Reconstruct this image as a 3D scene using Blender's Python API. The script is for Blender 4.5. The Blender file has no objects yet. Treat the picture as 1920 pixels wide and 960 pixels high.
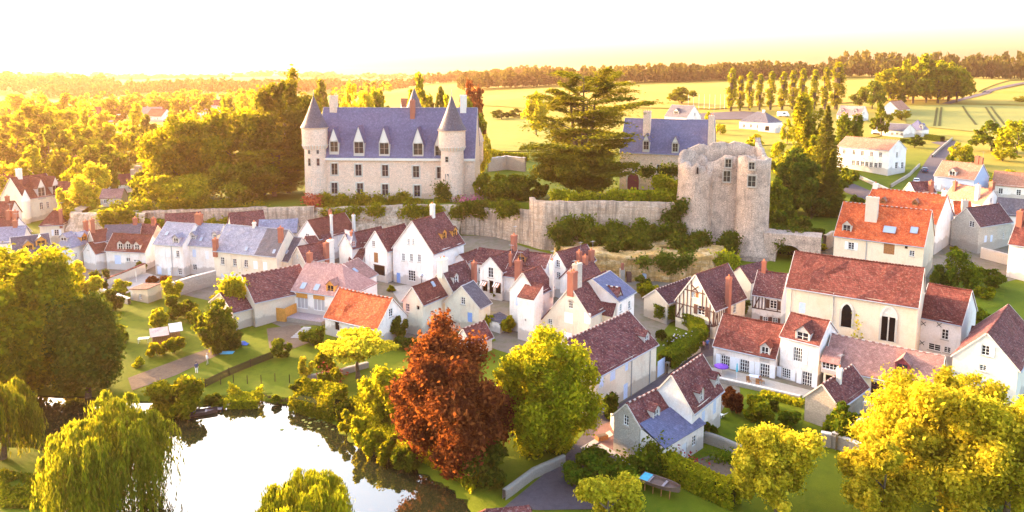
import bpy, math, random
import numpy as np
R = math.radians
SC = bpy.context.scene
COL = SC.collection
# ---------------------------------------------------------------- camera, light, exposure
cam_d = bpy.data.cameras.new('camera')
cam = bpy.data.objects.new('camera', cam_d); COL.objects.link(cam)
cam.location = (0, 0, 42); cam.rotation_euler = (R(90 - 7.48), 0, 0)
cam_d.sensor_width = 36; cam_d.lens = 25.706; cam_d.shift_y = -160 / 1920
cam_d.clip_start = 1; cam_d.clip_end = 20000
SC.camera = cam
SUN_AZ, SUN_EL = 56, 13          # degrees to the left of straight ahead, above the horizon
w = bpy.data.worlds.new('World'); SC.world = w; w.use_nodes = True
nt = w.node_tree
sky = nt.nodes.new('ShaderNodeTexSky'); sky.sky_type = 'NISHITA'; sky.sun_disc = False
sky.sun_elevation = R(SUN_EL); sky.sun_rotation = R(-SUN_AZ)
sky.altitude = 100; sky.air_density = 1.0; sky.dust_density = 4.4; sky.ozone_density = 0.7
bg = nt.nodes['Background']; nt.links.new(sky.outputs[0], bg.inputs[0]); bg.inputs[1].default_value = 0.15
sd = bpy.data.lights.new('sun', 'SUN'); sd.energy = 2.3; sd.angle = R(0.6); sd.color = (1.0, 0.62, 0.31)
sun = bpy.data.objects.new('sun', sd); COL.objects.link(sun)
sun.rotation_euler = (R(90 - SUN_EL), 0, R(180 + SUN_AZ))
SC.view_settings.view_transform = 'Standard'; SC.view_settings.look = 'None'
SC.view_settings.exposure = 3.1; SC.view_settings.gamma = 1
SC.cycles.max_bounces = 5; SC.cycles.diffuse_bounces = 3; SC.cycles.glossy_bounces = 2
SC.cycles.transmission_bounces = 2; SC.cycles.volume_bounces = 0; SC.cycles.transparent_max_bounces = 4
SC.cycles.use_denoising = True
SC.cycles.caustics_reflective = False; SC.cycles.caustics_refractive = False
SC.render.use_persistent_data = False
HAZE = .00012
# ---------------------------------------------------------------- small library
class MB:
    """collects polygons (with uv and material slot) and links them as one mesh object"""
    def __init__(s): s.v = []; s.f = []; s.uv = []; s.m = []
    def poly(s, pts, uv=None, m=0):
        b = len(s.v); s.v += [tuple(p) for p in pts]; s.f.append(tuple(range(b, b + len(pts))))
        s.uv.append(uv if uv else [(p[0] + p[1], p[2]) for p in pts]); s.m.append(m)
    def box(s, x0, x1, y0, y1, z0, z1, m=0, bot=True):
        a = [(x0,y0,z0),(x1,y0,z0),(x1,y1,z0),(x0,y1,z0),(x0,y0,z1),(x1,y0,z1),(x1,y1,z1),(x0,y1,z1)]
        for q in ((0,1,5,4),(1,2,6,5),(2,3,7,6),(3,0,4,7),(4,5,6,7)) + (((3,2,1,0),) if bot else ()):
            s.poly([a[i] for i in q], None, m)
    def bar(s, p, q, wd, th, up=(0,0,1), m=0):
        p = np.array(p, float); q = np.array(q, float); d = q - p; L = np.linalg.norm(d); d /= L
        u = np.array(up, float); sx = np.cross(d, u)
        if np.linalg.norm(sx) < 1e-4: sx = np.cross(d, (1,0,0))
        sx /= np.linalg.norm(sx); u = np.cross(sx, d)
        a = [p + sx*i*wd/2 + u*j*th/2 for i,j in ((-1,-1),(1,-1),(1,1),(-1,1))]
        b = [c + d*L for c in a]
        for i in range(4):
            k = (i+1) % 4; s.poly([a[i],a[k],b[k],b[i]], None, m)
        s.poly(a[::-1], None, m); s.poly(b, None, m)
    def tube(s, pts, rad, seg=6, m=0, cap=True):
        pts = [np.array(p, float) for p in pts]; rings = []
        for i,p in enumerate(pts):
            d = pts[min(i+1,len(pts)-1)] - pts[max(i-1,0)]; d /= (np.linalg.norm(d) + 1e-9)
            a = np.cross(d, (0,0,1) if abs(d[2]) < .9 else (1,0,0)); a /= np.linalg.norm(a); b = np.cross(d, a)
            rings.append([p + (a*math.cos(2*math.pi*k/seg) + b*math.sin(2*math.pi*k/seg))*rad[i] for k in range(seg)])
        for i in range(len(rings)-1):
            for k in range(seg):
                j = (k+1) % seg; s.poly([rings[i][k],rings[i+1][k],rings[i+1][j],rings[i][j]], None, m)
        if cap: s.poly(rings[0][::-1] if False else rings[0], None, m); s.poly(rings[-1][::-1], None, m)
    def lathe(s, prof, seg=16, c=(0,0), m=0, a0=0, a1=2*math.pi):
        n = seg; full = abs(a1-a0-2*math.pi) < 1e-6
        an = [a0 + (a1-a0)*k/n for k in range(n+1)]
        for (r0,z0),(r1,z1) in zip(prof[:-1], prof[1:]):
            for k in range(n):
                A,B = an[k],an[k+1]
                p = [(c[0]+r0*math.cos(A),c[1]+r0*math.sin(A),z0),(c[0]+r0*math.cos(B),c[1]+r0*math.sin(B),z0),
                     (c[0]+r1*math.cos(B),c[1]+r1*math.sin(B),z1),(c[0]+r1*math.cos(A),c[1]+r1*math.sin(A),z1)]
                rm = max(r0,r1); u = [(rm*A,z0),(rm*B,z0),(rm*B,z1),(rm*A,z1)]
                if r0 < 1e-4: p = p[1:]; u = u[1:]
                elif r1 < 1e-4: p = p[:3]; u = u[:3]
                s.poly(p, u, m)
    def mesh(s, name, mats):
        me = bpy.data.meshes.new(name); me.from_pydata(s.v, [], s.f)
        uvl = me.uv_layers.new(name='UVMap')
        uvl.data.foreach_set('uv', np.array([c for u in s.uv for c in u], np.float32).ravel())
        for mt in (mats if isinstance(mats, (list,tuple)) else [mats]): me.materials.append(M[mt] if isinstance(mt, str) else mt)
        me.polygons.foreach_set('material_index', np.array(s.m, np.int32)); me.update()
        return me
    def build(s, name, mats, parent=None, loc=(0,0,0), rz=0, smooth=False):
        return link(name, s.mesh(name, mats), parent, loc, rz, smooth)
def link(name, me, parent=None, loc=(0,0,0), rz=0, smooth=False):
    o = bpy.data.objects.new(name, me); COL.objects.link(o); o.parent = parent
    o.location = loc; o.rotation_euler = (0,0,rz)
    if smooth: me.polygons.foreach_set('use_smooth', np.ones(len(me.polygons), bool))
    return o
def tag(o, label=None, cat=None, group=None, kind=None):
    if label: o['label'] = label
    if cat: o['category'] = cat
    if group: o['group'] = group
    if kind: o['kind'] = kind
    return o
def thing(name, label, cat, loc=(0,0,0), rz=0, group=None):
    o = bpy.data.objects.new(name, None); COL.objects.link(o); o.empty_display_size = .2
    o.location = loc; o.rotation_euler = (0,0,rz)
    return tag(o, label, cat, group)
def copy_tree(o, label, loc, rz=0, sc=1.0, group=None, parent=None):
    c = o.copy(); COL.objects.link(c); c.parent = parent
    if parent is None:
        c.location = loc; c.rotation_euler = (0,0,rz); c.scale = (sc,sc,sc) if not isinstance(sc, tuple) else sc; c['label'] = label
        if group: c['group'] = group
    for ch in list(o.children): copy_tree(ch, None, None, parent=c)
    return c
def fmesh(name, V, quads, mat, tone=None, tri=False):
    """fast mesh from numpy arrays; tone = one random number per face"""
    me = bpy.data.meshes.new(name); V = np.asarray(V, np.float32); k = quads.shape[1]
    me.vertices.add(len(V)); me.vertices.foreach_set('co', V.ravel())
    me.loops.add(quads.size); me.loops.foreach_set('vertex_index', quads.astype(np.int32).ravel())
    me.polygons.add(len(quads)); me.polygons.foreach_set('loop_start', np.arange(0, quads.size, k, dtype=np.int32))
    me.polygons.foreach_set('loop_total', np.full(len(quads), k, np.int32))
    if tone is not None:
        a = me.attributes.new('tone', 'FLOAT', 'FACE'); a.data.foreach_set('value', np.asarray(tone, np.float32))
    me.materials.append(M[mat] if isinstance(mat, str) else mat); me.update(calc_edges=True)
    return me
# ---------------------------------------------------------------- materials
M = {}
def node(nt, t, **k):
    n = nt.nodes.new(t)
    for a,b in k.items():
        if a.startswith('i_'): n.inputs[a[2:].replace('_',' ')].default_value = b
        else: setattr(n, a, b)
    return n
def newmat(name, rough=.85, spec=.25):
    m = bpy.data.materials.new(name); m.use_nodes = True; nt = m.node_tree; b = nt.nodes['Principled BSDF']
    b.inputs['Roughness'].default_value = rough; b.inputs['Specular IOR Level'].default_value = spec
    M[name] = m; return m, nt, b
def ramp(nt, fac, stops):
    r = nt.nodes.new('ShaderNodeValToRGB'); e = r.color_ramp.elements
    while len(e) < len(stops): e.new(.5)
    for i,(p,c) in enumerate(stops): e[i].position = p; e[i].color = (*c, 1) if len(c) == 3 else c
    nt.links.new(fac, r.inputs[0]); return r.outputs[0]
def mix(nt, f, a, b, bt='MIX'):
    n = nt.nodes.new('ShaderNodeMix'); n.data_type = 'RGBA'; n.blend_type = bt
    for s,v in ((n.inputs[0], f),(n.inputs[6], a),(n.inputs[7], b)):
        if hasattr(v, 'is_linked'): nt.links.new(v, s)
        elif isinstance(v, (int,float)): s.default_value = v
        else: s.default_value = (*v, 1)
    return n.outputs[2]
def noise(nt, co, scale, detail=4, rough=.55, dist=0):
    n = node(nt, 'ShaderNodeTexNoise'); n.inputs['Scale'].default_value = scale; n.inputs['Detail'].default_value = detail
    n.inputs['Roughness'].default_value = rough; n.inputs['Distortion'].default_value = dist
    nt.links.new(co, n.inputs['Vector']); return n.outputs[0]
def coords(nt, kind='Object'):
    return nt.nodes.new('ShaderNodeTexCoord').outputs[kind] if kind != 'World' else nt.nodes.new('ShaderNodeNewGeometry').outputs['Position']
def bump(nt, b, h, st=.5, d=.05):
    n = node(nt, 'ShaderNodeBump'); n.inputs['Strength'].default_value = st; n.inputs['Distance'].default_value = d
    nt.links.new(h, n.inputs['Height']); nt.links.new(n.outputs[0], b.inputs['Normal'])
def flat(name, col, rough=.7, spec=.3, metal=0, var=.15, sc=3):
    m, nt, b = newmat(name, rough, spec); b.inputs['Metallic'].default_value = metal
    n = noise(nt, coords(nt), sc, 3)
    lo = [c*(1-var) for c in col]; hi = [min(1, c*(1+var)) for c in col]
    nt.links.new(ramp(nt, n, [(.3, lo),(.7, hi)]), b.inputs['Base Color']); return m
def plaster(name, c, dirt=(.45,.40,.36), amt=.5, stone=0, stain=(.62,.45,.33)):
    """lime render or stone wall: patches, streaks from rain, stains, faint courses"""
    m, nt, b = newmat(name, .92, .12); co = coords(nt)
    mp = node(nt, 'ShaderNodeMapping'); mp.inputs['Scale'].default_value = (1.6,1.6,.28); nt.links.new(co, mp.inputs[0])
    big = noise(nt, co, .45, 5, .6); fine = noise(nt, co, 6, 4, .6); strk = noise(nt, mp.outputs[0], 1.3, 4, .6)
    col = mix(nt, ramp(nt, fine, [(.3,(0,0,0)),(.75,(1,1,1))]), [x*.86 for x in c], [min(1, x*1.06) for x in c])
    col = mix(nt, ramp(nt, big, [(.48,(0,0,0)),(.72,(amt,)*3)]), col, stain)
    col = mix(nt, ramp(nt, strk, [(.55,(0,0,0)),(.80,(amt*.9,)*3)]), col, dirt)
    sz = node(nt, 'ShaderNodeSeparateXYZ'); nt.links.new(co, sz.inputs[0]); ma = node(nt, 'ShaderNodeMath', operation='MULTIPLY_ADD'); ma.inputs[1].default_value = -2.6
    nt.links.new(big, ma.inputs[0]); nt.links.new(sz.outputs[2], ma.inputs[2])          # rising damp with a ragged edge
    col = mix(nt, ramp(nt, ma.outputs[0], [(.0,(.55,)*3),(.35,(0,0,0))]), col, [x*.62 for x in dirt])
    hgt = fine
    if stone:
        v = node(nt, 'ShaderNodeTexVoronoi'); v.feature = 'DISTANCE_TO_EDGE'; v.inputs['Scale'].default_value = stone
        v2 = node(nt, 'ShaderNodeTexVoronoi'); v2.inputs['Scale'].default_value = stone
        mp2 = node(nt, 'ShaderNodeMapping'); mp2.inputs['Scale'].default_value = (1,1,1.7)
        nt.links.new(co, mp2.inputs[0]); nt.links.new(mp2.outputs[0], v.inputs['Vector']); nt.links.new(mp2.outputs[0], v2.inputs['Vector'])
        sep = node(nt, 'ShaderNodeSeparateColor'); nt.links.new(v2.outputs['Color'], sep.inputs[0])
        col = mix(nt, ramp(nt, sep.outputs[0], [(.0,(0,0,0)),(1,(.55,)*3)]), col, [x*.62 for x in c])
        col = mix(nt, ramp(nt, v.outputs[0], [(.0,(.6,)*3),(.10,(0,0,0))]), col, [x*.5 for x in dirt])
        hgt = ramp(nt, v.outputs[0], [(0,(0,0,0)),(.15,(1,1,1))])
    nt.links.new(col, b.inputs['Base Color']); bump(nt, b, hgt, .5, .04 if stone else .02); return m
def tiles(name, c1, c2, lichen=(.55,.52,.45), lich=.35, row=.22, wid=.30, rough=.85, mottle=(.5,.5,.5), spec=.2):
    """small flat tiles or slates laid in courses (uv in metres), each tile its own tone, lichen and moss"""
    m, nt, b = newmat(name, rough, spec); uv = coords(nt, 'UV')
    br = node(nt, 'ShaderNodeTexBrick'); br.inputs['Scale'].default_value = 1; br.offset = .5
    br.inputs['Brick Width'].default_value = wid; br.inputs['Row Height'].default_value = row
    br.inputs['Mortar Size'].default_value = .012; br.inputs['Mortar Smooth'].default_value = .3; br.inputs['Bias'].default_value = 0
    br.inputs['Color1'].default_value = (*c1,1); br.inputs['Color2'].default_value = (*c2,1)
    br.inputs['Mortar'].default_value = (*[x*.35 for x in c1],1); nt.links.new(uv, br.inputs['Vector'])
    big = noise(nt, uv, .45, 6, .7); med = noise(nt, uv, 1.6, 5, .75); sp = noise(nt, uv, 3.6, 3, .6)
    col = mix(nt, ramp(nt, big, [(.38,(0,0,0)),(.62,(1,)*3)]), br.outputs[0], mottle, 'MULTIPLY')
    col = mix(nt, ramp(nt, med, [(.50,(0,0,0)),(.70,(.65,)*3)]), col, [min(1, x*1.45) for x in c2])
    col = mix(nt, ramp(nt, sp, [(.56,(0,0,0)),(.64,(lich,)*3)]), col, lichen)
    nt.links.new(col, b.inputs['Base Color'])
    wv = node(nt, 'ShaderNodeSeparateXYZ'); nt.links.new(uv, wv.inputs[0])
    fr = node(nt, 'ShaderNodeMath', operation='FRACT'); dv = node(nt, 'ShaderNodeMath', operation='DIVIDE'); dv.inputs[1].default_value = row
    nt.links.new(wv.outputs[1], dv.inputs[0]); nt.links.new(dv.outputs[0], fr.inputs[0])
    ad = node(nt, 'ShaderNodeMath', operation='ADD'); nt.links.new(fr.outputs[0], ad.inputs[0]); nt.links.new(med, ad.inputs[1])
    bump(nt, b, ad.outputs[0], .6, .05); return m
def leafmat(name, c, t, hue=None, tr=.45):
    """leaves: light passes through them; each leaf has its own tone"""
    m = bpy.data.materials.new(name); m.use_nodes = True; nt = m.node_tree; M[name] = m
    out = nt.nodes['Material Output']; nt.nodes.remove(nt.nodes['Principled BSDF'])
    at = node(nt, 'ShaderNodeAttribute'); at.attribute_name = 'tone'
    oi = node(nt, 'ShaderNodeObjectInfo')
    h2 = hue or (c[0]*1.9, c[1]*1.35, c[2]*.7)
    col = ramp(nt, at.outputs['Fac'], [(0,[x*.55 for x in c]),(.5,c),(1,h2)])
    tcol = ramp(nt, at.outputs['Fac'], [(0,[x*.6 for x in t]),(.5,t),(1,(t[0]*1.25,t[1]*1.05,t[2]*.6))])
    hs = node(nt, 'ShaderNodeHueSaturation'); mr = node(nt, 'ShaderNodeMapRange')
    mr.inputs[3].default_value = .485; mr.inputs[4].default_value = .515; nt.links.new(oi.outputs['Random'], mr.inputs[0]); nt.links.new(mr.outputs[0], hs.inputs['Hue'])
    mv = node(nt, 'ShaderNodeMapRange'); mv.inputs[3].default_value = .85; mv.inputs[4].default_value = 1.15
    nt.links.new(oi.outputs['Random'], mv.inputs[0]); nt.links.new(mv.outputs[0], hs.inputs['Value']); nt.links.new(col, hs.inputs['Color'])
    d = node(nt, 'ShaderNodeBsdfDiffuse'); tl = node(nt, 'ShaderNodeBsdfTranslucent'); mx = node(nt, 'ShaderNodeMixShader'); mx.inputs[0].default_value = tr
    nt.links.new(hs.outputs[0], d.inputs[0]); nt.links.new(tcol, tl.inputs[0]); nt.links.new(d.outputs[0], mx.inputs[1]); nt.links.new(tl.outputs[0], mx.inputs[2])
    nt.links.new(mx.outputs[0], out.inputs[0]); return m
def groundmat(name, a, b2, c3=None, s1=.08, s2=.9, bst=.4, rough=.95):
    m, nt, b = newmat(name, rough, .1); co = coords(nt, 'World')
    n1 = noise(nt, co, s1, 6, .62); n2 = noise(nt, co, s2, 5, .65); n3 = noise(nt, co, 7, 3, .6)
    col = mix(nt, ramp(nt, n1, [(.35,(0,0,0)),(.65,(1,1,1))]), a, b2)
    col = mix(nt, ramp(nt, n2, [(.45,(0,0,0)),(.75,(.8,)*3)]), col, c3 or [x*.6 for x in a])
    col = mix(nt, ramp(nt, n3, [(.3,(.35,)*3),(.7,(0,0,0))]), col, [x*.55 for x in a])
    nt.links.new(col, b.inputs['Base Color']); bump(nt, b, n3, bst, .12); return m
plaster('white', (.86,.80,.77), amt=.70, stain=(.68,.55,.46), dirt=(.44,.38,.35))
plaster('cream', (.76,.67,.54), amt=.7, stain=(.62,.47,.34), dirt=(.42,.35,.29))
plaster('beige', (.64,.54,.44), amt=.6, dirt=(.38,.34,.32))
plaster('peach', (.76,.62,.47), amt=.6, stain=(.66,.46,.30), dirt=(.46,.37,.30))
plaster('greystone', (.56,.52,.46), amt=.5, stone=3.2)
plaster('rubble', (.46,.39,.32), amt=.45, stone=4.2)
plaster('castle', (.90,.64,.49), amt=.5, stone=2.6, stain=(.88,.74,.63), dirt=(.64,.44,.34))
plaster('freestone', (.74,.69,.62), amt=.3)
plaster('ruin', (.68,.48,.37), amt=1.0, stone=2.0, dirt=(.10,.085,.08), stain=(.26,.20,.17))
def rockmat(name, cols, sc=.5):
    """weathered limestone: bedding layers, blotches, dark rain runs"""
    m, nt, b = newmat(name, .95, .08); co = coords(nt)
    mp = node(nt, 'ShaderNodeMapping'); mp.inputs['Scale'].default_value = (.35,.35,2.2); nt.links.new(co, mp.inputs[0])
    mq = node(nt, 'ShaderNodeMapping'); mq.inputs['Scale'].default_value = (1.8,1.8,.22); nt.links.new(co, mq.inputs[0])
    lay = noise(nt, mp.outputs[0], sc, 6, .65, .4); bl = noise(nt, co, sc*.7, 6, .65, .6); fi = noise(nt, co, 3.5, 6, .7); run = noise(nt, mq.outputs[0], .8, 5, .6)
    col = ramp(nt, lay, [(.25,cols[0]),(.45,cols[1]),(.6,cols[2]),(.78,cols[3])])
    col = mix(nt, ramp(nt, bl, [(.45,(0,0,0)),(.7,(.75,)*3)]), col, cols[1])
    col = mix(nt, ramp(nt, run, [(.44,(0,0,0)),(.66,(.85,)*3)]), col, cols[4])
    col = mix(nt, ramp(nt, fi, [(.38,(.8,)*3),(.58,(0,0,0))]), col, [x*.55 for x in cols[1]])
    nt.links.new(col, b.inputs['Base Color']); ad = node(nt,'ShaderNodeMath',operation='ADD'); nt.links.new(lay, ad.inputs[0]); nt.links.new(fi, ad.inputs[1]); bump(nt, b, ad.outputs[0], .9, .25); return m
rockmat('terrace_wall', [(.28,.19,.13),(.60,.41,.29),(.70,.53,.41),(.50,.28,.15),(.15,.115,.095)], 1.0)
rockmat('rock', [(.38,.27,.18),(.64,.47,.34),(.72,.59,.47),(.54,.33,.18),(.18,.135,.10)], .8)
rockmat('golden_rock', [(.44,.23,.06),(.64,.38,.13),(.72,.54,.33),(.54,.26,.04),(.20,.13,.06)], .9)
plaster('brick', (.36,.125,.085), amt=.5, stain=(.24,.085,.06), dirt=(.30,.20,.16))
plaster('bluewash', (.42,.48,.68), amt=.2, stain=(.5,.52,.62))
tiles('tile_brown', (.115,.032,.036), (.200,.066,.060), lichen=(.42,.30,.28), lich=.38, mottle=(.52,.46,.52))
tiles('tile_dark', (.085,.030,.036), (.140,.052,.056), lichen=(.40,.31,.32), lich=.36, mottle=(.52,.5,.56))
tiles('tile_red', (.125,.033,.028), (.195,.054,.042), lichen=(.36,.22,.18), lich=.30, mottle=(.58,.46,.46))
tiles('tile_orange', (.46,.078,.024), (.60,.130,.042), lichen=(.56,.34,.22), lich=.32, mottle=(.58,.42,.42))
tiles('tile_pink', (.42,.215,.19), (.50,.28,.25), lichen=(.5,.36,.3), lich=.15, mottle=(.85,.82,.82))
tiles('tile_mauve', (.27,.135,.12), (.36,.19,.165), lichen=(.45,.34,.28), lich=.2, mottle=(.8,.76,.76))
tiles('tile_salmon', (.33,.145,.095), (.42,.20,.14), lichen=(.6,.5,.4), lich=.2, mottle=(.8,.78,.76))
tiles('slate', (.20,.20,.27), (.29,.29,.37), lichen=(.40,.40,.42), lich=.18, row=.2, wid=.22, rough=.6, mottle=(.72,.72,.78), spec=.4)
tiles('slate_blue', (.085,.088,.175), (.13,.132,.235), lichen=(.21,.21,.30), lich=.15, row=.2, wid=.22, rough=.55, mottle=(.8,.8,.85), spec=.4)
tiles('slate_dark', (.065,.060,.080), (.11,.10,.13), lichen=(.25,.24,.24), lich=.2, row=.2, wid=.22, rough=.6, mottle=(.7,.7,.74), spec=.35)
flat('frame_white', (.80,.80,.80), .5, .4, var=.05)
flat('shutter_white', (.78,.80,.86), .55, .35, var=.06)
flat('shutter_blue', (.55,.63,.82), .55, .35, var=.08)
flat('blue_paint', (.22,.36,.72), .5, .4, var=.1)
flat('frame_red', (.20,.03,.05), .5, .4)
flat('door_purple', (.16,.02,.06), .5, .4)
flat('wood', (.30,.13,.05), .7, .25, var=.3, sc=6)
flat('wood_orange', (.62,.27,.06), .65, .25, var=.2, sc=6)
flat('timber', (.11,.055,.045), .8, .2, var=.3, sc=6)
flat('dark_wood', (.030,.018,.014), .8, .2, var=.3, sc=5)
flat('deck_wood', (.34,.27,.28), .7, .2, var=.2, sc=5)
flat('zinc', (.36,.37,.42), .45, .5, .3, .12)
flat('lead', (.30,.31,.36), .5, .4, .2, .12)
flat('dark', (.012,.011,.012), .9, .1)
flat('ridge_mortar', (.44,.34,.31), .9, .1, var=.25)
flat('hedge_core', (.018,.030,.006), .95, .05)
flat('mortar', (.62,.55,.50), .9, .1, var=.2)
flat('terracotta', (.55,.17,.07), .8, .2)
flat('tin_white', (.80,.80,.82), .4, .5, var=.04)
m, nt, b = newmat('glass', .08, .6); b.inputs['Base Color'].default_value = (.022,.022,.03,1)
m, nt, b = newmat('glass_pale', .12, .6); b.inputs['Base Color'].default_value = (.30,.36,.46,1)
m, nt, b = newmat('curtain', .9, .1); b.inputs['Base Color'].default_value = (.42,.40,.42,1)
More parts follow.
